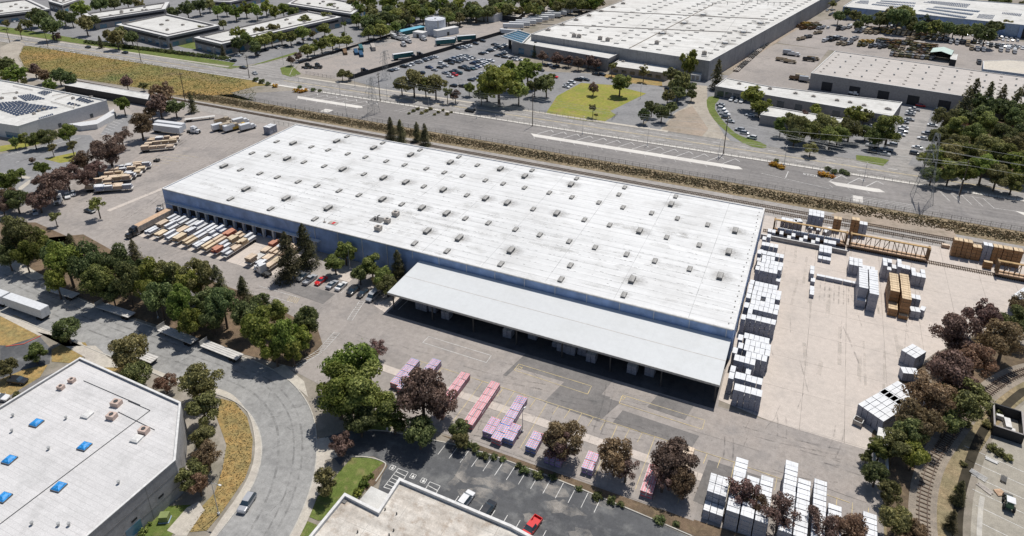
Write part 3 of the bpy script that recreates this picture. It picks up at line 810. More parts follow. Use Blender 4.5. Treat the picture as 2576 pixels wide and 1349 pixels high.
# ---- lumber yard: asphalt, concrete apron, patches
gsheet('yard', [(-330, 244), (-345, 214), (-300, 175), (-292, 150), (-290, 128), (-250, 118), (-205, 113.5), (-180, 107), (-150, 106), (-120, 107), (-98, 104), (-86, 102), (-58, 103.2), (-4, 101.8), (10, 102.5), (26, 104), (26, 137.2), (-8.7, 137.2), (-8.7, 244)], G_yard, .012)
gsheet('concrete_yard', [(-9, 139.4), (2.6, 137.3), (23.8, 137.0), (24.5, 143), (31, 165), (40, 180), (54, 197), (90, 215), (200, 232), (200, 243), (-8.7, 243)], G_conc, .03)
ptc = MB()
patches = [((-84, 121.5), (-66, 120), (-62, 133), (-80, 133.8), 1), ((-60, 126), (-36, 125), (-34, 136), (-58, 136), 0), ((-60, 121.8), (-47, 121.6), (-44, 130), (-58, 130), 1),
 ((-47, 121.4), (-33, 121), (-30, 129.5), (-45, 130), 0), ((-33, 129), (-24, 129), (-22, 136), (-31, 136.2), 1), ((-24, 130), (-15, 129.6), (-14, 135), (-22.5, 135.6), 0), ((-14, 127), (2, 127), (2.4, 136.5), (-13, 136.5), 1),
 ((-30, 122), (-12, 121.6), (-11, 126), (-29, 126.6), 0), ((-176, 113), (-150, 112), (-146, 120), (-172, 124), 0), ((-140, 133), (-121, 132), (-121, 137.6), (-138, 138), 0),
 ((-78, 104.4), (-8, 103.4), (-8, 113), (-76, 114), 1), ((-9, 108), (3, 108), (3, 120), (-8, 120), 0), ((5, 123), (23, 122), (23, 133), (6, 134), 1), ((-262, 176), (-246, 178), (-252, 205), (-270, 200), 1), ((-214, 200), (-206, 150), (-203, 152), (-211, 202), 1)]
for *q, k in patches: ptc.sheet(q, .030+.0015*len(ptc.f), k)
struct('asphalt_patch', ptc, [G_dark, G_pink])
gsheet('canopy_shade_sheet', [(-101.6, 135.9), (-9.4, 135.9), (-9.4, 155.4), (-101.6, 155.4)], G_shade, .056)  # near-black sheet, paints the canopy's shade onto the yard
cs2 = MB()
cs2.line((-104, 116.2), (-20, 114.8), 2.3, .062); cs2.line((-20, 114.8), (6, 114.4), 2.0, .062)
cs2.line(V(272, 531), V(412, 474), 2.1, .064); cs2.line(V(412, 474), (-214.5, 232), 2.0, .064)
cs2.line(P(0,1,1520,240), P(0,1,1640,175), 2.3, .064); cs2.sheet([(-212, 138), (-145, 138), (-145, 155.4), (-212, 155.4)], .058)
cs2.sheet([(-128, 144.5), (-121, 144.5), (-121, 155.2), (-128, 155.2)], .066)
cs2.sheet([(-107, 137.5), (-101.5, 135.6), (-101.5, 145), (-104, 146)], .066)
struct('concrete_apron', cs2, G_conc)
ln = MB()
def rect(a, b, c, d, w=.13, z=.072, m=1):
    for p, q in ((a, b), (b, c), (c, d), (d, a)): ln.line(p, q, w, z, m)
rect(P(1,2,1725,665), P(1,2,2350,855), P(1,2,2300,925), P(1,2,1665,725), m=0)
rect(P(2,2,70,940), P(2,2,795,1160), P(2,2,755,1240), P(2,2,20,1000))
rect(P(2,2,1105,1250), P(2,3,1925,195), P(2,3,1900,285), P(2,2,1070,1330))
ln.line((-84, 122), (-1, 121.6), .13, .072, 1).line((-1, 121.4), (20, 120.6), .12, .072, 1)
for i in range(28):
    x = -81+i*2.9
    if 5 < i < 28 or i < 3: ln.line((x, 121.8), (x-.3, 118.5 if i % 3 else 106), .11, .072, 1)
for i in range(7): ln.line((6+i*2.9, 120.9), (5.8+i*2.9, 117.5), .11, .072, 1)
def ladder(p, q, w, n, m=0):
    a, b = Vector(p), Vector(q); d = (b-a); nn = Vector((-d.y, d.x)).normalized()*w/2
    ln.line(a+nn, b+nn, .11, .074, m); ln.line(a-nn, b-nn, .11, .074, m)
    for i in range(n+1):
        c = a.lerp(b, i/n); e = a.lerp(b, min(1, (i+.5)/n)); ln.line(c+nn, e-nn, .1, .074, m)
ladder(P(1,2,1060,310), P(1,2,935,500), 1.5, 9); ladder(P(1,2,810,625), P(1,2,650,800), 1.7, 8); ladder(P(1,2,640,810), P(1,2,390,975), 1.6, 12)
ln.line(P(1,2,30,160), P(1,2,440,280), .12, .072).line(P(1,2,60,240), P(1,2,370,330), .12, .072)
for i in range(6): ln.line(P(1,2,345+i*18,255+i*5), P(1,2,310+i*18,310+i*5), .1, .073, 1)
for i in range(13):
    x = -121.5+i*1.85; ln.line((x, 138.6), (x+.1, 144), .1, .072)
for i in range(5): ln.line((-249+i*2, 184+i*3.4), (-262+i*1.5, 181+i*3.6), .1, .072, 1)
for a in ((-96, 0), (-62, 1)): pass
struct('yard_line_marking', ln, [G_line, G_yline])
cu = bpy.data.curves.new('bay_number', 'FONT'); cu.body = '12'; cu.size = 1.5
so = bpy.data.objects.new('t', cu); COL.objects.link(so)
me = bpy.data.meshes.new_from_object(so.evaluated_get(bpy.context.evaluated_depsgraph_get())); bpy.data.objects.remove(so)
me.materials.clear(); me.materials.append(G_yline)
for q, a in ((P(2,2,60,1000), 1.5), (P(2,2,1090,1300), 1.5)):
    o = obj('bay_number', me, loc=(q[0]+.6, q[1], .08), rz=a); o['kind'] = 'structure'
# ---- curved street at the lower left
up = [(-60, 640), (0, 662), (60, 690), (110, 712), (250, 775), (350, 812), (430, 838), (520, 868), (600, 893), (690, 930), (735, 962), (770, 1005), (790, 1050), (797, 1100), (797, 1150), (790, 1200), (775, 1250), (755, 1300), (730, 1349), (690, 1420)]
lo = [(-60, 750), (0, 782), (110, 830), (140, 838), (250, 888), (330, 915), (430, 958), (520, 985), (580, 1003), (620, 1030), (648, 1070), (660, 1120), (655, 1170), (640, 1215), (610, 1265), (575, 1310), (545, 1349), (500, 1410)]
su, sl = smooth(vg(*up)), smooth(vg(*lo))
gsheet('curved_street', su+sl[::-1], G_street, .02)
kerb('kerb', su, .25, .13); kerb('kerb', sl, .25, .13)
iw = smooth(vg((330, 905), (430, 948), (520, 972), (575, 985), (607, 1012), (632, 1055), (643, 1115), (638, 1165), (622, 1208), (594, 1255), (560, 1300), (528, 1349), (484, 1410)))
i2 = off(iw, -.2); i3 = [V(*q) for q in ()]
sl3 = [p for p in sl if screen(p[0], p[1])[0] > 326]
gsheet('pavement', sl3+iw[::-1], G_walk, .11)
gsheet('pavement', su[-26:]+off(su[-26:], 1.9)[::-1], G_walk, .11)
gsheet('pavement', vg((-60, 765), (0, 795), (98, 845), (128, 838), (0, 783), (-60, 751)), G_walk, .05)
dr = MB(); dr.sheet(vg((92, 835), (118, 830), (280, 905), (300, 925), (240, 910), (205, 862)), .06).sheet(vg((165, 872), (240, 870), (300, 925), (262, 925), (205, 925), (215, 900)), .065)
dr.sheet(vg((0, 655), (40, 655), (120, 700), (80, 705)), .06).sheet(vg((685, 930), (715, 918), (765, 960), (775, 1000), (735, 965)), .06).sheet(vg((800, 1110), (825, 1100), (850, 1150), (815, 1160), (795, 1180)), .06)
dr.sheet(vg((438, 1349), (470, 1310), (485, 1275), (515, 1282), (470, 1349)), .06)
dr.sheet(vg((420, 1335), (470, 1278), (500, 1262), (515, 1285), (470, 1330), (450, 1349)), .055)
struct('driveway', dr, G_walk)
gv = MB(); gv.sheet(vg((555, 1003), (590, 1012), (622, 1050), (636, 1105), (632, 1160), (616, 1205), (585, 1250), (550, 1300), (520, 1335), (466, 1340), (475, 1310), (540, 1240), (560, 1180), (570, 1120), (545, 1050)), .035)
gv.sheet(vg((-20, 780), (40, 795), (108, 828), (100, 845), (20, 870), (-20, 868)), .035).sheet(vg((215, 862), (225, 880), (190, 915), (130, 910), (130, 880), (165, 860)), .035).sheet(vg((0, 955), (60, 930), (120, 918), (100, 950), (0, 1010)), .033).sheet(vg((245, 915), (300, 905), (350, 915), (300, 960), (262, 930)), .05)
gsheet('golden_verge', gv, G_gold, 0)
gsheet('grove_floor', vg((40, 640), (100, 600), (210, 590), (300, 640), (390, 665), (480, 690), (640, 745), (800, 830), (812, 868), (800, 890), (740, 925), (600, 888), (430, 830), (250, 770), (110, 705)), G_soil, .045)
gsheet('grove_floor', vg((0, 560), (90, 560), (180, 600), (210, 640), (0, 650)), G_soil, .045)
gsheet('side_lot', vg((0, 868), (100, 847), (130, 880), (125, 915), (60, 930), (0, 955)), G_low, .03)
gsheet('side_lot', vg((0, 1010), (100, 950), (230, 905), (240, 930), (200, 900), (0, 1030)), G_dark, .025)
kerb('red_kerb', vg((15, 872), (60, 866), (102, 846)), .3, .14, M_red)
gl = MB(); gl.sheet(vg((885, 1152), (940, 1152), (972, 1168), (945, 1200), (905, 1245), (870, 1300), (800, 1310), (772, 1298), (800, 1250), (860, 1180)), .045)
gl.sheet(vg((765, 1308), (800, 1322), (780, 1349), (735, 1349)), .045).sheet(vg((385, 1275), (480, 1270), (490, 1285), (430, 1349), (330, 1349)), .03).sheet(vg((880, 1070), (900, 1035), (975, 1050), (985, 1090), (900, 1085)), .02)
gsheet('lawn', gl, G_lawn, 0)
gsheet('planting_bed', vg((915, 1205), (965, 1165), (975, 1172), (948, 1215), (925, 1235), (900, 1225)), G_soil, .055)
# lower car park
lp = vg((800, 1105), (870, 1085), (955, 1082), (1030, 1095), (1190, 1128), (1400, 1208), (1620, 1300), (1730, 1349), (1760, 1420), (900, 1420), (960, 1200), (972, 1165), (940, 1148), (880, 1150), (855, 1170))
gsheet('lower_car_park', lp, G_low, .03)
kerb('kerb', smooth(vg((890, 1086), (955, 1082), (1030, 1095), (1195, 1130), (1400, 1205), (1620, 1297), (1740, 1349)), 1), .25, .14)
kerb('kerb', smooth(vg((880, 1149), (930, 1150), (968, 1163), (972, 1172), (945, 1212)), 2), .25, .14)
gsheet('hedge_bed', vg((1110, 1095), (1190, 1115), (1400, 1190), (1640, 1275), (1880, 1349), (1750, 1349), (1620, 1296), (1400, 1204), (1190, 1127)), G_soil, .05)
gsheet('corner_bed', [(24, 101), (26.5, 104), (26.5, 137), (24, 143), (31, 165), (42, 181), (60, 195), (66, 190), (46, 168), (36.5, 147), (32, 130), (30.5, 110), (30, 95), (24, 95)], G_soil, .02)
ln = MB()
for i in range(14):
    a = P(1, 3, 1900+i*(118-i*.0), 545+i*44); b = P(1, 3, 1985+i*118, 415+i*44)
    x = -62.2+i*2.75; ln.line((x, 97.2), (x+.25, 102.2), .12, .045)
for i in range(8):
    x = -53.2+i*2.75; ln.line((x, 84.3), (x+.3, 89.6), .12, .045)
def sq(p, s, r=0):
    ln.sheet([(p[0]-s, p[1]-s), (p[0]+s, p[1]-s), (p[0]+s, p[1]+s), (p[0]-s, p[1]+s)], .045)
for tx, ty in ((1362, 667), (1567, 753), (1672, 797)):
    p = P(1, 3, tx, ty); 
    for d in (-.55, .55): ln.line((p[0]+d, p[1]-.55), (p[0]+d, p[1]+.55), .12, .045); ln.line((p[0]-.55, p[1]+d), (p[0]+.55, p[1]+d), .12, .045)
    ln.tube((p[0]+.05, p[1]-.1, .044), (p[0]+.05, p[1]-.1, .05), .28, n=12); ln.sheet([(p[0]-.08, p[1]+.1), (p[0]+.12, p[1]+.1), (p[0]+.08, p[1]+.45), (p[0]-.05, p[1]+.45)], .047)
def zebra(a, b, c, d, n):
    for p, q in ((a, b), (b, c), (c, d), (d, a)): ln.line(p, q, .12, .046)
    a, b, c, d = map(Vector, (a, b, c, d))
    for i in range(1, n): ln.line(a.lerp(d, i/n), b.lerp(c, min(1, (i+.35)/n)), .14, .046)
zebra(P(1,3,1420,675), P(1,3,1520,712), P(1,3,1400,900), P(1,3,1275,862), 6)
zebra(P(1,3,1735,808), P(1,3,1840,850), P(1,3,1760,990), P(1,3,1650,950), 4)
struct('bay_line_marking', ln, G_line)
# green and other islands in the far district
gsheet('front_lawn', [P(2,0,690,830), P(2,0,1000,850), P(2,0,1340,935), P(2,0,980,1110), P(2,0,1040,1150), P(2,0,900,1228), P(2,0,600,1190), P(2,0,340,1130), P(2,0,450,960)], G_ylawn, .05)
gsheet('bed', [P(2,0,930,740), P(2,0,1500,820), P(2,0,1500,860), P(2,0,1150,830), P(2,0,920,770)], G_gold, .05)
gsheet('dirt_lane', [P(2,0,1840,850), P(2,0,1950,860), P(2,0,1950,1000), P(2,0,1975,1120), P(2,0,2120,1349), (-31, 312.6), (-64, 312.6), P(2,0,1620,1130), P(2,0,1750,1060)], G_pale, .04)
gsheet('dirt_lane', [P(2,0,1650,1120), P(2,0,1800,1060), P(2,0,1900,1200), P(2,0,1960,1290), (-44, 312.6), (-63, 312.6)], G_dirt, .06)
gsheet('green_verge', smooth([P(2,0,1940,970), P(2,0,2040,960), P(2,0,2080,985), P(2,0,2010,1060), P(2,0,2080,1180), P(2,0,2200,1310), P(2,1,2300,20), P(2,1,2540,90), P(2,1,2540,140), P(2,1,2350,110), P(2,1,2180,0), P(2,0,2040,1230), P(2,0,1950,1100)], 1, True), G_lawn, .06)
gsheet('green_island', [P(3,1,880,200), P(3,1,1100,225), P(3,1,1210,250), P(3,1,1150,310), P(3,1,880,255)], G_lawn, .06)
gsheet('side_street', [P(3,0,1480,1060), P(3,0,1640,1080), P(3,0,1560,1349), P(3,1,1400,300), (49, 311), (34, 311), P(3,1,1220,220), P(3,0,1400,1250)], G_road, .05)
gsheet('tree_lot', [(49, 313), (60, 350), (80, 405), (260, 380), (260, 313)], G_soil, .06)
gsheet('service_yard', [P(2,0,2130,780), P(2,0,2555,480), P(3,0,80,440), P(3,0,600,500), P(3,0,430,730), P(3,0,430,850), P(3,0,1900,1010), P(3,0,1640,1080), P(3,0,1340,1020), P(3,0,0,860)], G_yard, .06)
gsheet('truck_storage_yard', [P(3,0,400,230), P(3,0,640,190), P(3,0,1200,240), P(3,0,2555,420), P(3,0,2555,780), P(3,0,670,510), P(3,0,90,430), P(3,0,150,380)], G_yard, .07)
gsheet('side_lane', [P(2,0,2140,700), P(2,0,2555,430), P(3,0,450,110), P(3,0,560,80), P(3,0,250,330), P(3,0,60,440), P(2,0,2300,700)], G_dirt, .05)
gs = MB()
gs.sheet([P(0,0,400,355), P(0,0,560,360), P(0,0,620,385), P(0,0,480,395)], .03).sheet([P(0,0,1250,490), P(0,0,2280,660), P(0,0,2500,660), P(0,0,2555,640), P(1,0,400,520), P(1,0,430,535), P(1,0,0,650), P(0,0,2300,690), P(0,0,1200,510)], .04)
gs.sheet([P(0,0,1700,440), P(0,0,1930,400), P(0,0,2180,560), P(0,0,2000,500), P(0,0,1850,480)], .04).sheet([P(1,0,240,680), P(1,0,350,650), P(1,0,450,740), P(1,0,350,770), P(1,0,260,745)], .055)
gsheet('roadside_grass', gs, G_lawn, 0)
gp = MB()
gp.sheet([P(0,1,0,190), P(0,1,380,110), P(0,1,700,0), P(0,1,900,0), P(0,1,950,60), P(0,1,880,180), P(0,1,700,300), P(0,1,400,500), P(0,1,250,700), P(0,1,0,800)], .02)
gp.sheet([P(0,0,1000,1349), P(0,0,1150,1130), P(0,0,1330,1150), P(0,0,1230,1349)], .02)
gsheet('west_car_park', gp, G_park, 0)
ln = MB()
for i in range(13):
    t = i/12; a = Vector(P(0,1,60,205)).lerp(Vector(P(0,1,700,55)), t); b = Vector(P(0,1,85,175)).lerp(Vector(P(0,1,780,40)), t); ln.line(a, (a.x+1.0, a.y+4.6), .14, .04)
for i in range(11):
    t = i/10; a = Vector(P(0,1,270,240)).lerp(Vector(P(0,1,640,130)), t); ln.line(a, (a.x-.8, a.y-4.4), .14, .04)
for i in range(9):
    t = i/8; a = Vector(P(0,0,1000,1330)).lerp(Vector(P(0,0,1200,1150)), t); ln.line(a, (a.x+6, a.y-.6), .14, .04)
for i in range(6):
    a = Vector(P(0,1,880,270+i*0)).lerp(Vector(P(0,1,640,480)), i/5); ln.line(a, (a.x+5, a.y+.3), .14, .04)
struct('bay_line_marking', ln, G_line)
wg = MB(); wg.sheet([P(0,1,440,240), P(0,1,760,170), P(0,1,740,260), P(0,1,600,280)], .045).sheet([P(0,1,0,110), P(0,1,350,60), P(0,1,560,40), P(0,1,350,100), P(0,1,0,170)], .045)
gsheet('lawn', wg, G_ylawn, 0)
wk = MB(); wk.sheet([P(0,1,0,375), P(0,1,310,420), P(0,1,290,440), P(0,1,0,400)], .05).sheet([P(0,1,180,530), P(0,1,290,450), P(0,1,330,460), P(0,1,200,560)], .05)
gsheet('pavement', wk, G_walk, 0)

# wear: tyre marks, sealed cracks, dust
tm = MB()
for d in (-3.1, -4.9, -8.2): 
    pl = off(su, d) if True else su
    pl = [p for p in pl]
    strip(tm, pl, random.uniform(.35, .6), .052)
for y in (297.8, 299.1, 301.2, 302.5, 304.8, 306.2, 308.6, 309.8): tm.line((-900, y), (500, y), .5, .041)
struct('tyre_mark', tm, M_skid)
rq = random.Random(11); tm = MB()
for i in range(46):
    x, y = rq.uniform(-205, 18), rq.uniform(104, 137); a = rq.choice((0, 0, .1, -.1, 1.57, 1.3)); L_ = rq.uniform(6, 22)
    for o_ in (0, 1.9):
        p = Vector((x-math.sin(a)*o_, y+math.cos(a)*o_)); h = a
        pts_ = [tuple(p)]
        for k in range(6): p = p+Vector((math.cos(h), math.sin(h)))*L_/6; pts_.append(tuple(p)); h += .04
        strip(tm, pts_, .32, .084+.0002*i+.0001*(o_ > 0))
for i in range(30):
    x, y = rq.uniform(-262, -214), rq.uniform(140, 232); a = rq.uniform(1.0, 1.9); L_ = rq.uniform(8, 30)
    for o_ in (0, 1.9):
        p = Vector((x-math.sin(a)*o_, y+math.cos(a)*o_)); h = a
        pts_ = [tuple(p)]
        for k in range(6): p = p+Vector((math.cos(h), math.sin(h)))*L_/6; pts_.append(tuple(p)); h += .03
        strip(tm, pts_, .32, .095+.0002*i+.0001*(o_ > 0))
struct('tyre_mark', tm, M_skid)
tm = MB()
def crack(x, y, a, L_, z, w=.09):
    p = Vector((x, y)); h = a
    pts_ = [tuple(p)]; z = z+rq.random()*.003
    for k in range(int(L_/1.2)): p = p+Vector((math.cos(h), math.sin(h)))*1.2; pts_.append(tuple(p)); h = a+rq.uniform(-.5, .5)
    strip(tm, pts_, w, z)
for i in range(46): crack(rq.uniform(-200, 20), rq.uniform(104, 137), rq.choice((0, 1.57))+rq.uniform(-.2, .2), rq.uniform(5, 18), .1)
for i in range(26): crack(rq.uniform(-258, -215), rq.uniform(130, 240), rq.choice((0, 1.57))+rq.uniform(-.3, .3), rq.uniform(6, 18), .1)
for i in range(40): crack(rq.uniform(-250, 90), rq.uniform(268, 280), rq.choice((0, 1.57))+rq.uniform(-.1, .1), rq.uniform(4, 14), .06, .12)
for i in range(8): crack(rq.uniform(-3, 60), rq.uniform(140, 225), rq.choice((0, 1.57))+rq.uniform(-.1, .1), rq.uniform(4, 14), .06, .07)
for i in range(18):
    k = rq.randrange(4, len(su)-8); p = off(su, -rq.uniform(2, 11))[k]; crack(p[0], p[1], rq.uniform(0, 3), rq.uniform(4, 10), .058)
struct('crack_seal', tm, M_seal)
tm = MB()
for i in range(16): x, y = rq.uniform(-60, -16), rq.uniform(82, 100); tm.sheet([(x+rq.uniform(1.5, 5)*math.cos(t/9*6.28), y+rq.uniform(.5, 2)*math.sin(t/9*6.28)) for t in range(9)], .038+.0004*i)
pl = [P(1,3,2130,500), P(1,3,2080,650), P(1,3,2010,780), P(1,3,1900,880)]
for i in range(3): tm.line(pl[i], pl[i+1], 1.6, .0448)
for i in range(30): x, y = rq.uniform(-3, 40), rq.uniform(142, 215); tm.line((x, y), (x+rq.uniform(-1, 1), y+rq.uniform(5, 20)), rq.uniform(.4, 1.4), .045+.0003*i)
struct('dust_stain', tm, M_pale)
tm = MB()
for i in range(14): x, y = rq.uniform(-2, 45), rq.uniform(142, 222); a = rq.uniform(1.2, 1.9); L_ = rq.uniform(6, 20); tm.line((x, y), (x+math.cos(a)*L_, y+math.sin(a)*L_), .25, .065+.0003*i)
for k in range(7): tm.line((11.5+k*1.3, 193.5), (11.5+k*1.3, 204), .35, .08)
struct('tyre_mark', tm, M_skid)
# ------------------------------------------------------------------ main warehouse
WX0, WX1, WY0, WY1, WH = -211.6, -8.65, 155.5, 228.7, 9.4
wh, wp = building('lumber_warehouse', 'huge white roofed warehouse with rows of skylights and a blue front wall in the middle', [(WX0, WY0), (WX1, WY0), (WX1, WY1), (WX0, WY1)], WH, M_wall, M_roofw, .25)
rz_ = WH-.25
sky = []
for i, j, s in ((1, 1, 's205,60 b370,80 s115,200 b310,232 s552,112 s720,143 b805,58 s908,10 b1175,125 s1265,73 s915,182 s1092,215 s478,265 s680,305 b865,340 s1300,255 s1483,292 b1545,195 s1637,143 s1077,385 b1272,425 b1495,468 s1700,330 s1880,368 b1940,270 s2025,212 s2210,295 b2440,335 s2062,402 s2290,447 s2468,480 s1675,508 b1870,545 s2105,595 b2292,630 b2510,675 s38,378 s212,415 s420,460 s608,502 s828,550 s1027,593 b1262,640 s1455,685 b1657,725 b1903,780 s2090,826 s2320,872 b300,630 b720,728 s145,730 s587,832 b1710,957 b2028,1028 s1583,1075 s1908,1152 b2545,1150 s2445,1282'),
  (2, 1, 's200,347 b128,408 s125,520 s372,570 s645,428 b590,492 s598,615 s868,668 s1125,517 s1068,588 s1108,716 s1395,773 s1635,608 b1590,688 s1652,826 s1955,890 b2230,952 b2165,1165 s1870,1092 s1545,1015 b1275,955 s975,892 s723,840 b448,780 s212,733 s35,935 s277,990 s572,1055 s830,1115 s1145,1185 s1427,1250 s583,1295 s1775,1330'),
  (2, 2, 's490,85 b1200,93 s1118,240 b2078,58'), (0, 1, 's2515,175 b2235,308 s2400,340 b2455,537 s2300,632')):
    for q in s.split():
        x, y = map(float, q[1:].split(',')); sky.append((q[0], P(i, j, x, y, WH+.2)))
def skylight_meshes(big):
    w, l, h = (1.5, 3.1, .75) if big else (1.25, 2.5, .35)
    c = MB().box(0, 0, 0, w, l, h); c.box(0, 0, h, w+.12, l+.12, .07)
    g = MB()
    p = [(-w/2+.08, -l/2+.08), (w/2-.08, -l/2+.08), (w/2-.08, l/2-.08), (-w/2+.08, l/2-.08)]; a, b = (0, -l/2+.6), (0, l/2-.6); z = h+.07; t = h+.36
    g.quad([(*p[0], z), (*p[1], z), (*a, t)]).quad([(*p[1], z), (*p[2], z), (*b, t), (*a, t)]).quad([(*p[2], z), (*p[3], z), (*b, t)]).quad([(*p[3], z), (*p[0], z), (*a, t), (*b, t)])
    return c.mesh('skylight', M_curb), g.mesh('skylight_dome', M_skyl)
SKM = {'s': skylight_meshes(False), 'b': skylight_meshes(True)}
def sootmat():
    m, nt, b, o = _mat('soot_stain')
    b.inputs['Base Color'].default_value = (.10, .085, .07, 1); b.inputs['Roughness'].default_value = .9
    at = N(nt, 'ShaderNodeAttribute'); at.attribute_name = 'soot'
    f = noise(nt, coords(nt, (1, 1, 1)), 1.3, 5, .6, .25, .8)
    mu = N(nt, 'ShaderNodeMath', operation='MULTIPLY'); nt.links.new(at.outputs['Fac'], mu.inputs[0]); nt.links.new(f, mu.inputs[1])
    tr = N(nt, 'ShaderNodeBsdfTransparent'); mx = N(nt, 'ShaderNodeMixShader')
    nt.links.new(mu.outputs[0], mx.inputs[0]); nt.links.new(tr.outputs[0], mx.inputs[1]); nt.links.new(b.outputs[0], mx.inputs[2]); nt.links.new(mx.outputs[0], o.inputs[0])
    return m
M_soot = sootmat()
def stain(t, x, y, z, rx, ry, k=.75, name='soot_stain'):
    n = 22; vs = [(x, y, z)]+[(x+rx*.5*math.cos(2*PI*i/n), y+ry*.5*math.sin(2*PI*i/n), z) for i in range(n)]+[(x+rx*math.cos(2*PI*i/n)*random.uniform(.8, 1.15), y+ry*math.sin(2*PI*i/n)*random.uniform(.8, 1.15), z) for i in range(n)]
    fs = [(0, 1+i, 1+(i+1) % n) for i in range(n)]+[(1+i, 1+n+i, 1+n+(i+1) % n, 1+(i+1) % n) for i in range(n)]
    me = bpy.data.meshes.new(name); me.from_pydata(vs, [], fs); me.materials.append(M_soot)
    at = me.attributes.new('soot', 'FLOAT', 'POINT'); at.data.foreach_set('value', [k]+[k*.55]*n+[0.0]*n)
    l = t.location; return obj(name, me, None, t, (-l.x, -l.y, -l.z))
for k, (x, y) in sky:
    c, g = SKM[k]
    a = obj('skylight', c, None, wh, (x-WX0, y-WY0, rz_)); obj('dome', g, None, a)
    if k == 'b': stain(wh, x+.5, y+.7, rz_+.012+random.random()*.01, 4.2, 3.4, .6)
    else: stain(wh, x+.3, y+.4, rz_+.012+random.random()*.01, 2.0, 2.4, .25)
# patched seams: rows of short dark marks along the roof
mk = MB(); rg = random.Random(3)
for row in range(15):
    y = 162+row*3.05+rg.uniform(-.3, .3); x = -200+rg.uniform(0, 30)
    while x < -14:
        dens = math.exp(-((y-(172+(x+200)*.03))/14)**2)
        if rg.random() < .62*dens: mk.box(x, y+rg.uniform(-.15, .15), rz_, rg.uniform(.25, 1.1), rg.uniform(.06, .16), .012)
        x += rg.uniform(.7, 2.6)
for i in range(150): mk.box(rg.uniform(-205, -12), rg.uniform(160, 215), rz_, rg.uniform(.15, .6), rg.uniform(.08, .22), .013)
for i in range(26): mk.box(-10+rg.uniform(-.3, .2), 158+i*2.7, rz_, .3, .5, .1)
o = part(wh, 'roof_seam_patch', mk, M_curb); o['kind'] = 'stuff'
gm = MB()
for i in range(90):
    x, y = rg.uniform(-208, -12), rg.uniform(157, 227); L_ = rg.uniform(4, 30); gm.sheet([(x, y), (x+L_, y+rg.uniform(-.3, .3)), (x+L_, y+rg.uniform(.5, 1.8)), (x, y+rg.uniform(.4, 1.5))], rz_+.004+.00007*i)
for i in range(40):
    x, y = rg.uniform(-200, -20), rg.uniform(162, 222); gm.sheet([(x+rg.uniform(2, 6)*math.cos(t*.5236), y+rg.uniform(1, 3)*math.sin(t*.5236)) for t in range(12)], rz_+.0105+.00003*i)
o = part(wh, 'roof_grime', gm, M_grime); o['kind'] = 'stuff'
pp = P(1, 1, 1215, 840, WH); part(wh, 'roof_pad', MB().box(pp[0], pp[1], rz_, 4.6, 3.4, .1), M_curb)
for q, s in (((1395, 800), 1.7), ((1312, 870), 1.5), ((1222, 945), 1.7)):
    x, y = P(1, 1, *q, WH); roof_unit(wh, x, y, rz_+.25, s, 1.3)
part(wh, 'exhaust_stack', MB().tube((pp[0], pp[1], rz_), (pp[0]+.2, pp[1], rz_+1.6), .18).tube((pp[0]+.2, pp[1], rz_+1.6), (pp[0]+1.1, pp[1], rz_+2), .14).box(pp[0]-.6, pp[1]-.6, rz_, .6, .4, .8), M_steel)
x, y = P(1, 1, 770, 875, WH); part(wh, 'roof_hatch', MB().box(x, y, rz_, 3.2, 1.8, .18), M_unit); part(wh, 'red_tarp', MB().box(x+.2, y, rz_+.18, .9, 1.4, .03), PAINT['r'])
x, y = P(1, 1, 685, 865, WH); part(wh, 'roof_vent', MB().tube((x, y, rz_), (x, y, rz_+1.4), .09).box(x, y, rz_, 1, .6, .25), M_unit)
# docks along the front wall
for i in range(15):
    x = -206.5+i*4.42
    part(wh, 'dock_door', MB().box(x, WY0-.05, 1.1, 2.7, .14, 3.0), M_dark)
    part(wh, 'dock_bumper', MB().box(x-1.2, WY0-.2, .6, .3, .3, .6).box(x+1.2, WY0-.2, .6, .3, .3, .6), M_tyre)
    part(wh, 'dock_pier', MB().box(x+2.2, WY0-.32, 0.02, .8, .6, 4.3), M_wallw)
part(wh, 'dock_canopy', MB().box(-175, WY0-.75, 4.4, 70, 1.5, .18), M_trim)
part(wh, 'dock_door', MB().box(-120.5, WY0-.05, .1, 2.6, .14, 3.2), M_dark)
for i in range(15): part(wh, 'downpipe', MB().box(-142+i*9.4, WY0-.12, 6.6 if i > 3 else .1, .18, .16, 2.6 if i > 3 else 9.1), M_wallw)
part(wh, 'gutter', MB().box(-110, WY0-.14, 9.18, 202, .18, .2), M_metal)
for i in range(8): part(wh, 'downpipe', MB().box(WX1+.12, 160+i*9, .1, .16, .18, 9.1), M_wallw)
gt = MB()
for y in (155.9, 144): gt.box(-8.2, y, 0.02, .3, .3, 2.5)
cn = thing('loading_canopy', 'broad grey white canopy roof on posts along the front of the huge warehouse', 'canopy', (-102.5, 138.3, 0))
def cpart(name, mb, mat): return obj(name, mb, mat, cn, (102.5, -138.3, 0))
cr = MB(); cz0, cz1 = 5.7, 6.35
b = [(-101.8, 137.6, cz0), (-9.0, 137.6, cz0), (-9.0, 155.35, cz1), (-101.8, 155.35, cz1)]
cr.quad([(x, y, z+.25) for x, y, z in b]); cr.quad([(x, y, z) for x, y, z in b][::-1])
for i in range(4): p, q = b[i], b[(i+1) % 4]; cr.quad([p, q, (q[0], q[1], q[2]+.25), (p[0], p[1], p[2]+.25)])
cpart('roof', cr, M_roofc)
sm_ = MB()
sm_.quad([(-101.8, 146.4, 6.29), (-9, 146.4, 6.29), (-9, 146.55, 6.295), (-101.8, 146.55, 6.295)])
cpart('roof_seam', sm_, M_unit)
cpart('fascia', MB().box(-55.4, 137.5, cz0-.3, 92.9, .16, .6), M_metal)
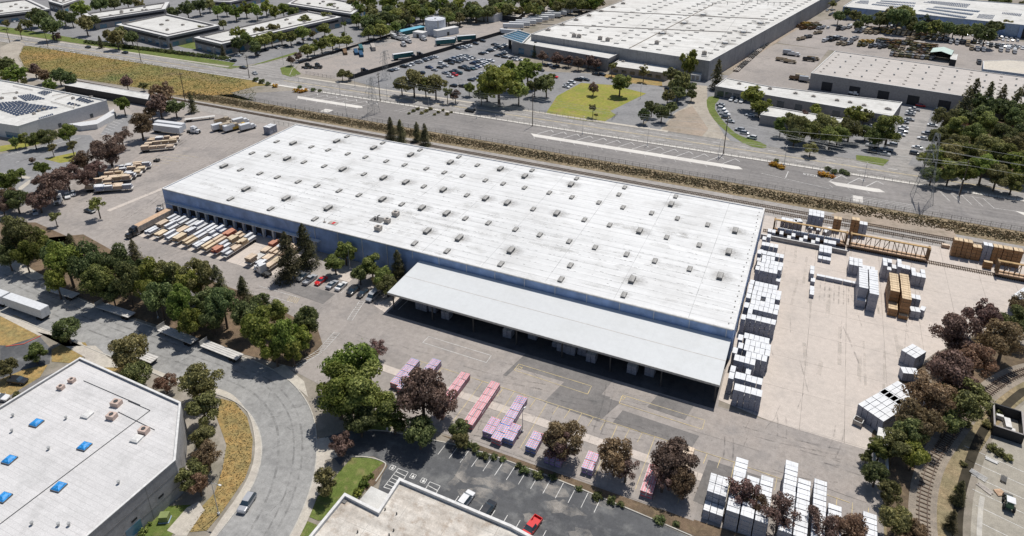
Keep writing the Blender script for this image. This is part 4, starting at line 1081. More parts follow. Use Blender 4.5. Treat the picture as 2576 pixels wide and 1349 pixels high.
for i in range(8):
    x = -100.6+i*12.97; cpart('post', MB().box(x, 138.4, 0.05, .32, .32, cz0-.1), M_steel)
    cpart('beam', MB().box(x, 146.8, cz0-.45, .25, 17, .4), M_steel)
for i in range(8): x = -100.6+i*12.97; cpart('post', MB().box(x, 146.5, 0.05, .3, .3, cz0-.1), M_steel)
# ------------------------------------------------------------------ building at the lower left
Z = 9
bl_pts = [P(0,2,800,870,Z), P(0,2,1805,1320,Z), P(0,3,1750,590,Z), (-105.9, 28), (-155.5, 28), P(0,2,20,1349,Z)]
bl, blp = building('office_warehouse', 'flat roofed building with blue pyramid skylights, cut off at the lower left', bl_pts, 9, M_wallg, M_roofg, .55)
for q in ((365, 222), (843, 455), (95, 590), (588, 860), (38, 965)):
    x, y = P(0, 3, *q, 8.6)
    a = part(bl, 'skylight', MB().box(x, y, 8.45, 2.1, 2.1, .35, .15), M_curb)
    obj('dome', MB().box(x, y, 8.8, 2.0, 2.0, .25, .15, taper=.2).box(x, y, 9.05, 1.6, 1.6, .28, .15, taper=.62), M_blue, a)
for q in ((870, 140), (1365, 380)):
    x, y = P(0, 3, *q, 8.6); part(bl, 'roof_hatch', MB().box(x, y, 8.45, 1.9, 1.9, .4, .15).box(x, y, 8.85, 2.0, 2.0, .2, .15, taper=.4), M_trim)
for q, s in (((1165, 35), 1.6), ((1120, 165), 1.5), ((1440, 310), 1.5)):
    x, y = P(0, 3, *q, 8.6); roof_unit(bl, x, y, 8.45, s, 1.1, .2, M_pink)
for q in ((720, 1110), (610, 1180)):
    x, y = P(0, 2, *q, 8.6); roof_unit(bl, x, y, 8.45, 1.1, .9, .2, M_pink)
for q in ((130, 150), (120, 305), (660, 175), (487, 480), (1185, 820), (320, 1230), (690, 1240), (585, 1240)):
    x, y = P(0, 3, *q, 8.6); part(bl, 'roof_vent', MB().tube((x, y, 8.45), (x, y, 9.0), .2, n=10).tube((x, y, 9.0), (x, y, 9.15), .32, n=10), M_metal)
pi_ = MB()
for a, b_ in (((0, 1230), (1500, 95)), ((1500, 95), (1280, 0)), ((1180, 110), (1545, 290))):
    p, q = P(0, 3, *a, 8.5), P(0, 3, *b_, 8.5); pi_.tube((*p, 8.55), (*q, 8.55), .06, n=5)
p, q = P(0, 2, 835, 1105, 8.5), P(0, 2, 1400, 1349, 8.5); pi_.tube((*p, 8.55), (*q, 8.55), .06, n=5)
part(bl, 'roof_pipe', pi_, M_steel)
for k in range(len(blp)):
    L = (Vector(blp[(k+1) % len(blp)])-Vector(blp[k])).length
    for z in (2.6, 6.0): part(bl, 'reveal_band', edge_quad(blp, k, .0, 1., z, z+.12, .025), M_curb)
# find the wall facing the street (right/lower edge) and give it windows
for k in range(len(blp)):
    a, b_ = blp[k], blp[(k+1) % len(blp)]
    if abs(a[0]-P(0,3,1750,590,Z)[0]) < .1 and b_[1] > a[1]: pass
    if min(a[1], b_[1]) < 40 and max(a[1], b_[1]) > 45 and a[0] > -125: openings(bl, blp, k, 6, 1.2, 3.6, 4.1, M_dark, off=.05); openings(bl, blp, k, 3, 3.2, .6, 3.0, M_glassb, off=.05, t0=.3, t1=.8)
    if min(a[0], b_[0]) < -135 and max(a[1], b_[1]) > 75 and max(a[0], b_[0]) > -120: openings(bl, blp, k, 8, 2.0, .8, 2.6, M_glass, off=.05)
# ------------------------------------------------------------------ building at the lower centre
Z = 6
bt_pts = [P(1,3,885,920,Z), P(1,3,1220,1090,Z), P(1,3,1430,770,Z), P(1,3,2555,1240,Z), (-10, 80), (-10, 50), (-72, 50), (-71.1, 66)]
bt, btp = building('flat_roofed_office', 'low building with a weathered stained roof, cut off at the bottom edge', bt_pts, 6, M_wallw, M_roofd, .7, pw=.45)
part(bt, 'entry_canopy', MB().prism([P(1,3,1150,850,4.6), P(1,3,1035,990,4.6), P(1,3,1230,1090,4.6), P(1,3,1335,935,4.6)], 0.02, 4.6), M_rooff)
for q in ((1290, 1085), (1405, 1128), (1375, 1293), (1015, 1310), (1330, 1340)):
    x, y = P(1, 3, *q, 5.4); part(bt, 'roof_vent', MB().tube((x, y, 5.3), (x, y, 5.75), .14, n=10), M_steel)
x, y = P(1, 3, 880, 1005, 5.4); part(bt, 'roof_drain_box', MB().box(x, y, 5.3, .9, .7, .2), M_curb)
for k, n in ((2, 6),):
    for kk in range(len(btp)):
        a, b_ = btp[kk], btp[(kk+1) % len(btp)]
        if max(a[1], b_[1]) > 79: openings(bt, btp, kk, 5, 2.2, .9, 3, M_glass, off=.05)
# ------------------------------------------------------------------ solar roofed building at the left
Z = 7
ls, lsp = building('solar_roof_building', 'pale building with a cluttered solar panel roof at the left edge', [P(0,0,110,815,Z), P(0,0,1065,1000,Z), P(0,0,370,1200,Z), P(0,0,180,1260,Z), P(0,0,20,1235,Z), (-372, 176), (-420, 178), (-425, 222)], 7, M_wallw, M_rooff, .6)
def solar(t, poly, z, nx, ny, tilt=.0, gap=.25, yaw=0):
    """rows of tilted panels over a quadrilateral a,b,c,d"""
    a, b_, c, d = map(Vector, poly); mb = MB()
    for i in range(nx):
        for j in range(ny):
            u0, u1 = (i+gap/2)/nx, (i+1-gap/2)/nx; v0, v1 = (j+gap/2)/ny, (j+1-gap*1.2)/ny
            f = lambda u, v: a.lerp(b_, u).lerp(d.lerp(c, u), v)
            p = [f(u0, v0), f(u1, v0), f(u1, v1), f(u0, v1)]
            mb.quad([(p[0].x, p[0].y, z), (p[1].x, p[1].y, z), (p[2].x, p[2].y, z+.35), (p[3].x, p[3].y, z+.35)])
    return part(t, 'solar_array', mb, M_solar)
zz = 6.6
solar(ls, [P(0,0,160,1160,zz), P(0,0,590,1075,zz), P(0,0,310,1040,zz), P(0,0,-60,1080,zz)], zz, 9, 8)
solar(ls, [P(0,0,-40,1090,zz), P(0,0,300,1035,zz), P(0,0,200,1010,zz), P(0,0,-60,1030,zz)], zz, 8, 5)
solar(ls, [P(0,0,250,1010,zz), P(0,0,460,990,zz), P(0,0,300,940,zz), P(0,0,170,960,zz)], zz, 6, 6)
solar(ls, [P(0,0,370,930,zz), P(0,0,450,955,zz), P(0,0,530,920,zz), P(0,0,440,905,zz)], zz, 5, 5)
solar(ls, [P(0,0,750,1000,zz), P(0,0,880,1035,zz), P(0,0,950,1015,zz), P(0,0,800,970,zz)], zz, 5, 6)
solar(ls, [P(0,0,660,1040,zz), P(0,0,790,1065,zz), P(0,0,815,1055,zz), P(0,0,690,1020,zz)], zz, 4, 3)
solar(ls, [P(0,0,390,1195,zz), P(0,0,540,1145,zz), P(0,0,520,1135,zz), P(0,0,380,1180,zz)], zz, 8, 1)
rg = random.Random(5)
du = MB()
for q in ((510, 1020, 740, 1080), (520, 960, 700, 930), (740, 1080, 750, 1040), (130, 860, 330, 905), (20, 940, 180, 925), (550, 1000, 720, 945)):
    a, b_ = P(0,0,q[0],q[1],zz), P(0,0,q[2],q[3],zz); du.tube((*a, zz+.3), (*b_, zz+.3), .16, n=5)
part(ls, 'roof_duct', du, M_unit)
for q in ((730, 985), (150, 985), (20, 985), (910, 975), (390, 1110), (440, 1095), (170, 930), (340, 1140)):
    x, y = P(0, 0, *q, zz); roof_unit(ls, x, y, zz-.15, rg.uniform(.8, 1.3), 1.0, 0, M_unit)
an = part(ls, 'yard_enclosure', MB().prism([P(0,0,680,1230,3), P(0,0,960,1190,3), P(0,0,1135,1080,3), P(0,0,1145,1190,1), P(0,0,970,1290,1.5), P(0,0,800,1300,2)][:3]+[(P(0,0,1150,1195,0)), P(0,0,980,1290,0), P(0,0,820,1310,0)], .02, 2.6), M_wallw)
part(ls, 'yard_gate', MB().box(*P(0,0,1110,1180,0), .05, .2, 6, 2.4), M_metal)
for k in range(len(lsp)):
    a, b_ = lsp[k], lsp[(k+1) % len(lsp)]
    if min(a[1], b_[1]) < 182 and max(a[0], b_[0]) > -350 and min(a[0], b_[0]) < -338: openings(ls, lsp, k, 3, 3, .3, 3.2, M_glassb, off=.05)
    if max(a[0], b_[0]) > -331 and min(a[0], b_[0]) < -330: openings(ls, lsp, k, 2, 1.6, .3, 2.4, M_glass, off=.05)
# ------------------------------------------------------------------ car port / long shed behind it
sh, _ = building('long_shed', 'long narrow grey shed with a sloping roof along the railway', [P(0,0,730,800,4.5), P(0,0,1490,930,4.5), P(0,0,1475,1000,3.6), P(0,0,640,855,3.6)], 4, M_dark, M_rooff, .1)  # solid walls coloured near-black, painting the shade beneath an open roof
# ------------------------------------------------------------------ offices at the upper left
def office(name_label, quad, h, seed, band=M_glassb, units=6, nwin=9, corner=True):
    t, pl = building('office_building', name_label, quad, h, M_wallt, M_rooff, .35, pw=3.0, trim=M_trim)
    inn = shrink(pl, 3.0); up_ = MB()
    for i in range(len(inn)):
        p, q = inn[i], inn[(i+1) % len(inn)]; d = Vector(q)-Vector(p); m = (Vector(p)+Vector(q))/2
        up_.box(m.x, m.y, h-.3, d.length, .4, 1.1, math.atan2(d.y, d.x))
    part(t, 'roof_screen', up_, M_wallt)
    for k in range(len(pl)):
        L = (Vector(pl[(k+1) % len(pl)])-Vector(pl[k])).length
        part(t, 'window_band', edge_quad(pl, k, .03, .97, h*.58, h*.80, .08), M_dark)
        for i in range(max(2, int(L/9))):
            c = (i+.5)/max(2, int(L/9)); part(t, 'window', edge_quad(pl, k, c-2.4/L, c+2.4/L, .5, h*.42, .1), band)
    r = random.Random(seed); c = sum((Vector(p) for p in pl), Vector((0, 0)))/len(pl)
    for i in range(units):
        p = c.lerp(Vector(pl[i % len(pl)]), r.uniform(.05, .55)); roof_unit(t, p.x, p.y, h-.35, r.uniform(1.2, 2.0), 1.0, 0)
    return t, pl
office('square two storey office with a raised roof screen beside the avenue', [P(0,0,1160,245,8), P(0,0,1670,365,8), P(0,0,2190,255,8), P(0,0,1670,140,8)], 8, 1)
office('long two storey office behind the trees at the avenue corner', [P(0,0,1935,375,8), P(0,0,2210,440,8), P(1,0,850,170,8), P(1,0,520,110,8)], 8, 2, units=8)
office('long grey office furthest back on the left, behind the square office', [P(0,0,830,140,8), P(0,0,940,195,8), P(0,0,1650,90,8), P(0,0,1690,20,8)], 8, 3, units=8)
office('pale roofed office with many rooftop units at the top left of centre', [P(1,0,310,40,8), P(1,0,960,140,8), P(1,0,1090,50,8), P(1,0,500,-70,8)], 8, 4, units=12)
office('white roofed low block at the upper left corner', [P(0,0,-300,60,7), P(0,0,-100,160,7), P(0,0,500,90,7), P(0,0,280,-10,7)], 7, 5, units=8)
office('grey block partly hidden by trees at the top left', [P(0,0,480,10,7), P(0,0,620,50,7), P(0,0,800,-10,7), P(0,0,650,-60,7)], 7, 6, units=3)
office('long pale roofed block beyond the trees at the top, left of centre', [P(0,0,2080,10,7), P(0,0,2300,20,7), P(1,0,100,-60,7), P(0,0,2200,-90,7)], 7, 7, units=3)
# ------------------------------------------------------------------ the big factory
Z = 12
fc, fcp = building('giant_factory', 'giant white roofed factory filling the top of the view right of centre', [P(2,0,1975,610,Z), P(2,0,1160,490,Z), P(2,0,190,340,Z), P(2,0,1120,0,Z), (-160, 700), (20, 760), P(3,0,520,0,Z)], 12, M_wallg, ground('factory_roof', (.66, .65, .62), (.60, .585, .55), .02, (.48, .46, .43), streak=.12, joints=(60, 12, .3), jdark=.6, fine=.08), .4)
rg = random.Random(9)
wx, wy = Vector(P(2,0,1975,610,Z)), None
u = (Vector(P(3,0,520,0,Z))-wx).normalized(); v_ = (Vector(P(2,0,190,340,Z))-wx).normalized()
sl_ = MB(); cnt = 0
skm = MB().box(0, 0, 0, 3.0, 1.6, .45).mesh('skylight', M_skyl)
for i in range(24):
    for j in range(12):
        if (i*12+j) % 3 == 2: continue
        if cnt >= 98: 
            q = wx+u*(9+i*9.6)+v_*(7+j*9.6); sl_.box(q.x, q.y, 11.6, 3, 1.6, .45, math.atan2(v_.y, v_.x)); continue
        q = wx+u*(9+i*9.6)+v_*(7+j*9.6); cnt += 1
        obj('skylight', skm, None, fc, (q.x-fcp[0][0], q.y-fcp[0][1], 11.6), math.atan2(v_.y, v_.x))
o = part(fc, 'skylight', sl_, M_skyl); o['kind'] = 'stuff'
for q in ((1500, 330), (1720, 228), (1910, 145), (2310, 318), (2130, 428), (2480, 228)):
    x, y = P(2, 0, *q, 12); part(fc, 'roof_exhaust', MB().box(x, y, 11.6, 3, 3, 1.0, .2), M_trim)
    for a in range(4): stain(fc, x, y, 11.615+a*.006, *((10, 2.2) if a % 2 else (2.6, 14)), .6)
    stain(fc, x, y, 11.65, 7, 8, .5)
for q in ((1110, 35), (1010, 72), (890, 112), (770, 155), (640, 200), (505, 248), (360, 300)):
    x, y = P(2, 0, *q, 12); roof_unit(fc, x, y, 11.6, 2.6, 1.2, .2); stain(fc, x, y, 11.62, 5, 5, .5)
for q in ((620, 365), (670, 370), (955, 405), (880, 390), (1445, 435), (1920, 540)):
    x, y = P(2, 0, *q, 12); roof_unit(fc, x, y, 11.6, 2.2, 2.2, .2)
rd = MB()
for a, b_ in (((1170, 480), (2040, 25)), ((230, 320), (1100, 10)), ((300, 240), (2200, 320)), ((700, 100), (2555, 190))):
    p, q = P(2,0,*a,12), P(2,0,*b_,12); d = Vector(q)-Vector(p); rd.box((p[0]+q[0])/2, (p[1]+q[1])/2, 11.6, d.length, .5, .5, math.atan2(d.y, d.x))
part(fc, 'roof_duct', rd, M_unit)
pr = MB()
for i in range(5):
    a = P(2,0,1850+i*150,60-i*8,12); pr.box(a[0], a[1], 11.6, .3, .3, 2.4); pr.box(a[0]+3, a[1]-.5, 13.9, 9, .3, .2, -.15)
for i in range(4):
    a = P(3,0,0+i*60,50,12); pr.box(a[0], a[1], 11.6, .3, .3, 2.4); pr.box(a[0]+2, a[1]-.5, 13.9, 6, .3, .2, -.15)
part(fc, 'pipe_rack', pr, M_steel)
a1, a1p = building('factory_annexe', 'lower white roofed wing attached to the left front of the giant factory', [P(2,0,0,415,8), P(2,0,965,585,8), P(2,0,1150,492,8), P(2,0,190,345,8)], 8, M_wallt, M_rooff, .4)
for k in range(4): openings(a1, a1p, k, 7, 4.5, .6, 4.5, M_glassb if k == 0 else M_dark, off=.08)
scr = MB(); p, q = P(2,0,490,395,9.2), P(2,0,910,440,9.2); d = Vector(q)-Vector(p); scr.box((p[0]+q[0])/2, (p[1]+q[1])/2, 7.6, d.length, .5, 2, math.atan2(d.y, d.x)); part(a1, 'roof_screen', scr, M_unit)
x, y = P(2,0,1000,482,8); roof_unit(a1, x, y, 7.6, 3, .8)
ep = thing('entry_frame', 'glass canopied entrance frame with tall dark columns at the left end of the factory wing', 'entrance', (*P(2,0,20,430,0), 0))
fr = MB(); qd = [P(2,0,-110,360,9), P(2,0,100,430,9), P(2,0,190,340,9), P(2,0,60,300,9)]
for i in range(4): p, q = Vector(qd[i]), Vector(qd[(i+1) % 4]); d = q-p; fr.box((p.x+q.x)/2, (p.y+q.y)/2, 8.3, d.length, .6, .7, math.atan2(d.y, d.x))
for i in range(1, 5): p, q = Vector(qd[0]).lerp(Vector(qd[3]), i/5), Vector(qd[1]).lerp(Vector(qd[2]), i/5); d = q-p; fr.box((p.x+q.x)/2, (p.y+q.y)/2, 8.4, d.length, .25, .4, math.atan2(d.y, d.x))
part(ep, 'frame', fr, M_trim); part(ep, 'glass_panel', MB().sheet(qd, 8.25), M_glassb)
for q in ((100, 440), (235, 450), (-20, 400)):
    x, y = P(2,0,*q,6); part(ep, 'column', MB().box(x, y, 0.02, 1.6, 1.6, 8.2), M_dark)
a2, a2p = building('factory_annexe', 'low white roofed office at the right front of the giant factory', [P(2,0,975,655,5), P(2,0,1530,730,5), P(2,0,1710,650,5), P(2,0,1130,560,5)], 5, M_wallt, M_rooff, .4)
for k in range(4): openings(a2, a2p, k, 6, 3, 1.2, 3.2, M_glass, off=.08)
for q in ((1110, 612), (1350, 605), (1340, 640), (1285, 670), (1600, 655), (1290, 585)):
    x, y = P(2,0,*q,5); roof_unit(a2, x, y, 4.6, 1.4, .8); stain(a2, x, y, 4.62, 3, 3, .4)
x, y = P(2,0,1835,800,0); st_ = thing('substation_box', 'white equipment cabinet with louvres beside the corner of the giant factory', 'equipment cabinet', (x, y, 0))
obj('cabinet', MB().box(0, 0, 0.02, 5.5, 4, 3.6), M_trail, st_); obj('louvre', MB().box(-1.2, -2.05, .6, 1.6, .1, 2.4).box(1.2, -2.05, .6, 1.6, .1, 2.4), M_unit, st_); obj('roof', MB().box(0, 0, 3.62, 5.8, 4.3, .15), M_trim, st_)
# ------------------------------------------------------------------ warehouses at the right
tw, twp = building('tan_warehouse', 'long tan roofed warehouse with big dark doorways at the right', [P(3,0,430,730,9), P(3,0,1950,960,9), (135, 388), (142, 446), P(3,0,2555,770,9), P(3,0,670,510,9)], 9, M_wallt, M_rooft, .3)
for k in range(len(twp)):
    a, b_ = twp[k], twp[(k+1) % len(twp)]
    if abs(a[0]-P(3,0,430,730,9)[0]) < .1 and b_[0] > 50: openings(tw, twp, k, 5, 5.5, .1, 5.2, M_dark, 'doorway', .03, 1.0)
rvm = MB().tube((0, 0, 0), (0, 0, .8), .5, n=10).mesh('roof_vent', M_metal); rsm = MB().box(0, 0, 0, 1.2, 1.2, .4).mesh('roof_curb', M_unit)
n0 = Vector(P(3,0,510,730,9)); e1 = (Vector(P(3,0,1950,960,9))-Vector(P(3,0,430,730,9))).normalized(); e2 = (Vector(P(3,0,670,510,9))-Vector(P(3,0,430,730,9))).normalized()
for i in range(9):
    for j in range(7): q = n0+e1*(i*14)+e2*(4+j*7.5); obj('roof_curb', rsm, None, tw, (q.x-twp[0][0], q.y-twp[0][1], 8.7))
    for j in range(4): q = n0+e1*(i*14+7)+e2*(6+j*14); obj('roof_vent', rvm, None, tw, (q.x-twp[0][0], q.y-twp[0][1], 8.7))
fw, fwp = building('front_office', 'long low white roofed building in front of the tan warehouse', [P(2,0,2030,860,6), P(3,0,0,950,6), P(3,0,1245,1160,6), P(3,0,1340,1020,6), P(3,0,0,860,6), P(2,0,2140,780,6)], 6, M_wallt, M_rooff, .35)
for k in range(len(fwp)):
    a, b_ = fwp[k], fwp[(k+1) % len(fwp)]
    if b_[1] < a[1] and a[1] < 377 and b_[0] > a[0]: openings(fw, fwp, k, 6, 3.5, .5, 3.8, M_glass, off=.07)
for i, j, x, y in ((2, 0, 2270, 835), (3, 0, 20, 885), (3, 0, 275, 930), (3, 0, 455, 960), (3, 0, 690, 1000), (3, 0, 960, 1050), (3, 0, 1190, 1085), (3, 0, 1210, 1090), (3, 0, 820, 1020)):
    x, y = P(i, j, x, y, 6); roof_unit(fw, x, y, 5.65, 1.6, .8); stain(fw, x, y, 5.67, 2.6, 2.6, .5)
f2, f2p = building('small_office', 'small pale roofed office behind the trees in front of the long white roofed building', [P(2,0,2480,1145,5), P(3,0,700,1270,5), P(3,0,750,1185,5), P(3,0,0,1060,5), P(2,0,2555,1080,5)], 5, M_wallt, M_rooff, .35)
tk, tkp = building('solar_warehouse', 'blue and white warehouse with rows of solar panels on its roof at the upper right', [P(3,0,750,65,10), P(3,0,2555,250,10), P(3,0,2800,260,10), (170, 690), (40, 700), P(3,0,850,0,10)], 10, M_walls, M_rooff, .5)
for k in range(len(tkp)):
    a, b_ = tkp[k], tkp[(k+1) % len(tkp)]
    if a[1] < 650 and b_[1] < 650 and b_[0] > a[0]: openings(tk, tkp, k, 6, 8, 1, 9, M_wall, 'wall_panel', off=.08); openings(tk, tkp, k, 3, 7, .1, 7, M_dark, 'doorway', .1, .95, off=.12)
for q in ((1480, 110, 1950, 190, 2150, 100, 1700, 60, 14), (1020, 50, 1450, 100, 1480, 20, 1150, 0, 12), (2080, 180, 2240, 195, 2270, 150, 2110, 140, 6), (2330, 140, 2520, 165, 2540, 140, 2340, 125, 6), (860, 30, 1000, 45, 1010, 5, 930, 5, 5), (1540, 25, 1980, 80, 2030, 40, 1650, 10, 12)):
    solar(tk, [P(3,0,q[0],q[1],9.7), P(3,0,q[2],q[3],9.7), P(3,0,q[4],q[5],9.7), P(3,0,q[6],q[7],9.7)], 9.7, q[8]*2, 3, gap=.35)
x, y = P(3,0,1720,590,0); ga = thing('gabled_shed', 'open sided shed with a pale green gabled metal roof in the truck storage yard', 'shed', (x, y, 0), -.2)
g = MB(); g.quad([(-6, -7, 5), (0, -7, 6.6), (0, 7, 6.6), (-6, 7, 5)]).quad([(0, -7, 6.6), (6, -7, 5), (6, 7, 5), (0, 7, 6.6)]); obj('roof', g, plain('pale_green_roof', (.50, .60, .54), .5), ga)
w = MB(); w.box(-5.9, 0, 0.02, .15, 14, 5).box(5.9, 0, 0.02, .15, 14, 5).box(0, 6.9, 0.02, 11.8, .15, 5); obj('wall', w, M_dark, ga)
bx_, _ = building('storage_block', 'small flat pale block beside the gabled shed in the truck storage yard', [P(3,0,1820,590,4), P(3,0,1880,600,4), P(3,0,1895,545,4), P(3,0,1830,530,4)], 4, M_dark, M_rooff, .1)
p3, _ = building('portable_office', 'low flat tan roofed block at the right edge behind the tan warehouse', [P(3,0,2150,690,4), P(3,0,2400,720,4), P(3,0,2700,760,4), P(3,0,2700,620,4), P(3,0,2400,600,4), P(3,0,2150,610,4)], 4, M_walls, ground('tan_flat_roof', (.56, .51, .43), (.5, .46, .40), .05), .1)
p4, _ = building('gate_building', 'white flat roofed building with dark doorways beyond the white tank', [P(1,0,2190,125,6), P(1,0,2380,150,6), P(1,0,2555,100,6), P(1,0,2400,70,6)], 6, M_wallw, M_rooff, .3)
p5, _ = building('open_carport', 'dark open carport beside the white building beyond the tank', [P(1,0,2440,150,4), P(2,0,60,170,4), P(2,0,130,120,4), P(1,0,2555,105,4)], 4, M_dark, M_unit, .1)
for q, lb in (((1905, 1220, 2010, 1245, 2030, 1225, 1930, 1200), 'terracotta roofed house among trees, left of the larger one, at the right'), ((2360, 1230, 2540, 1275, 2600, 1190, 2440, 1170), 'larger terracotta roofed house among trees at the right edge'), ((1850, 1440, 1960, 1480, 2030, 1430, 1890, 1380), 'terracotta roofed house nearest the avenue among trees at the right')):
    pts = [P(3,0,q[i],q[i+1],5) for i in (0, 2, 4, 6)]
    t = thing('tiled_house', lb, 'house', (*pts[0], 0)); 
    if area(pts) < 0: pts = pts[::-1]
    part(t, 'wall', MB().prism(shrink(pts, .5), 0.02, 4.2), M_wallt)
    c = sum((Vector(p) for p in pts), Vector((0, 0)))/4; rr = MB()
    for i in range(4): a, b_ = pts[i], pts[(i+1) % 4]; rr.quad([(*a, 4.2), (*b_, 4.2), (c.x, c.y, 6.4)])
    part(t, 'roof', rr, M_tile)
# water tank
x, y = P(1,0,1755,350,0); tn = thing('storage_tank', 'large round white storage tank with a flat top behind the truck yard', 'tank', (x, y+6, 0))
obj('shell', MB().tube((0, 0, .02), (0, 0, 11), 7.6, n=40), M_tankw, tn, smooth=False)
rl = MB()
for i in range(24): a = 2*PI*i/24; b_ = 2*PI*(i+1)/24; rl.tube((7.5*math.cos(a), 7.5*math.sin(a), 12), (7.5*math.cos(b_), 7.5*math.sin(b_), 12), .08, n=4); rl.tube((7.5*math.cos(a), 7.5*math.sin(a), 11), (7.5*math.cos(a), 7.5*math.sin(a), 12), .06, n=4)
obj('railing', rl, M_metal, tn); obj('roof_hatch', MB().box(0, 0, 11, 1, 1, .5), M_unit, tn); obj('ladder', MB().box(5.4, -5.4, .1, .1, .9, 11, -.78).box(5.7, -5.1, .1, .08, .08, 11), M_metal, tn)
x, y = P(1,0,1550,330,0); nt_ = thing('blue_roof_shed', 'long low shed with a light blue roof beside the white tank', 'shed', (x, y, 0), 1.25)
obj('wall', MB().box(0, 0, 0.02, 22, 5, 3), M_tealb, nt_); obj('roof', MB().box(0, 0, 3.02, 23, 6, .3), M_cyan, nt_)
for (x, y, L, w_, h, m, lb, rz) in ((1640, 370, 9, 6, 4, M_trail, 'white boxy store in front of the white tank', -.1), (1900, 350, 20, 5, 5, M_trail, 'long white round topped tanker store right of the white tank', 1.15), (2270, 195, 5, 5, 6, M_tankw, 'short white drum tank beside the far white building', 0)):
    p = P(1,0,x,y,0); t = thing('yard_store', lb, 'store', (p[0], p[1], 0), rz)
    obj('body', MB().box(0, 0, .02, L, w_, h, taper=.03), m, t); obj('roof', MB().box(0, 0, h, L+.2, w_+.2, .15, taper=.1), M_trim, t); obj('door', MB().box(0, -w_/2-.05, .1, 2, .1, 2.6), M_steel, t)
# ------------------------------------------------------------------ lumber bundles
ENT = []   # x, y, z, yaw, kind, block, exposed, dist
def block(name, x0, y0, nx, ny, nz, kind, yaw=0, dx=1.22, dy=2.44, dz=1.22, turn=False, hole=(), hvar=0, z0=.05, seed=1):
    """a block of stacked bundles; x0,y0 is its near left corner, yaw turns the whole block"""
    r = random.Random(seed*31+len(ENT)); c, s = math.cos(yaw), math.sin(yaw)
    sx, sy = (dy, dx) if turn else (dx, dy); gx, gy = sx+.05, sy+.07
    H = {}
    if kind in ('rb', 'red', 'pu', 'bl'): dz = .89
    for i in range(nx):
        for j in range(ny):
            h = nz[j] if isinstance(nz, (list, tuple)) else nz
            if hvar and r.random() < hvar: h -= r.choice((1, 1, 2))
            if (i, j) in hole: h = 0
            H[i, j] = max(0, h)
    for (i, j), h in H.items():
        for k in range(h):
            ex = k == h-1 or H.get((i, j-1), 0) <= k or H.get((i-1 if x0 > 0 else i+1, j), 0) <= k
            u, w = (i+.5)*gx+r.uniform(-.04, .04), (j+.5)*gy+r.uniform(-.05, .05)
            x, y = x0+u*c-w*s, y0+u*s+w*c
            ENT.append((x, y, z0+k*dz, yaw+(PI/2 if turn else 0)+r.uniform(-.012, .012), kind, name, ex, depth(x, y, 2)-(3 if k == h-1 else 0)))
BD = {}
def bundle_mesh(kind):
    if kind in BD: return BD[kind]
    W, L, H = 1.18, 2.38, (.86 if kind in ('rb', 'red', 'pu', 'bl') else 1.19)
    mb = MB(); b = .04
    if kind in ('rb', 'red', 'pu', 'bl'):
        mb.box(0, 0, .06, W, L, H-.07)
        cols = {'rb': (1, 2), 'red': (1, 1), 'pu': (3, 1), 'bl': (2, 1)}[kind]; n = 8
        for i in range(n):
            y = -L/2+(i+.5)*L/n; m = cols[i % 2]
            mb.box(-.28, y, H-.01, .46, L/n*.55, .012, m=m); mb.box(.28, y+.03, H-.01, .46, L/n*.55, .012, m=m)
            mb.box(W/2, y, .22, .012, L/n*.45, .5, m=m)
        mb.box(0, -L/2, .4, W*.8, .012, .25, m=cols[0])
        me = mb.mesh('lumber_bundle', [W_stripe, M_strd, M_stbl, M_stpu])
    else:
        mb.box(0, 0, 0, .9, L*.92, .07, m=1)
        mb.box(0, 0, .07, W, L, H-.12); mb.box(0, 0, H-.05, W, L, .04, taper=.03)
        for y in (-.7, .7): mb.box(0, y, .06, W+.015, .04, H-.05, m=1)
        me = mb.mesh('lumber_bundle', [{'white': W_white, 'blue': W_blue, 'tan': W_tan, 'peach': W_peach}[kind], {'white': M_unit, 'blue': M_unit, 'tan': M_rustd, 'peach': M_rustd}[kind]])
    BD[kind] = me; return me
def slope(*rows):
    for (y, x0, n, h) in rows: yield y, x0, n, h
front = 'white wrapped bundle in the stacks beside the open end of the loading canopy'
mid = 'white wrapped bundle in the middle block of stacks against the warehouse end wall'
back = 'white wrapped bundle in the back block of stacks against the warehouse end wall'
for y, x, n, h in ((138.7, -5.9, 5, 4), (142.9, -6.3, 5, 4), (142.2, -7.7, 1, 4), (144.8, -7.7, 1, 4), (147.0, -4.2, 1, 3), (149.5, -7.4, 4, 4), (152.0, -4.9, 4, 4), (152.2, -8.2, 1, 4), (154.5, -5.7, 5, 4), (154.8, -7.2, 1, 4), (157.0, -5.7, 5, 4), (159.5, -6.3, 5, 4), (158.2, -7.6, 1, 4)): block(front, x, y, n, 1, h, 'white', seed=int(y))
for y, x, n, h in ((168.5, -6.8, 6, 4), (167.6, -8.1, 1, 4), (171, -6.8, 1, 4), (171, -5.5, 4, 2), (173.5, -6.7, 6, 4), (173.5, -8.1, 1, 4), (176, -6.6, 6, 4), (176, -8.0, 1, 3), (178.5, -6.7, 5, 4), (178.5, -8.1, 1, 4), (181, -6.7, 6, 4), (181.2, -8.1, 1, 4), (183.5, -6.6, 6, 4), (183.7, -8.1, 1, 4), (186, -6.6, 5, 4), (186.2, -8.0, 1, 4)): block(mid, x, y, n, 1, h, 'white', hvar=.05, seed=int(y))
for y, x, n, h in ((194.9, -7.4, 6, 4), (197.4, -6.3, 5, 4), (199.9, -7.4, 6, 4), (202.4, -6.3, 3, 4), (202.6, -7.7, 1, 3), (205.2, -6.4, 5, 4), (205, -7.9, 1, 4), (207.8, -7.6, 1, 3), (210.9, -7.3, 4, 4), (217, -7.5, 2, 4)): block(back, x, y, n, 1, h, 'white', hvar=.12, seed=int(y))
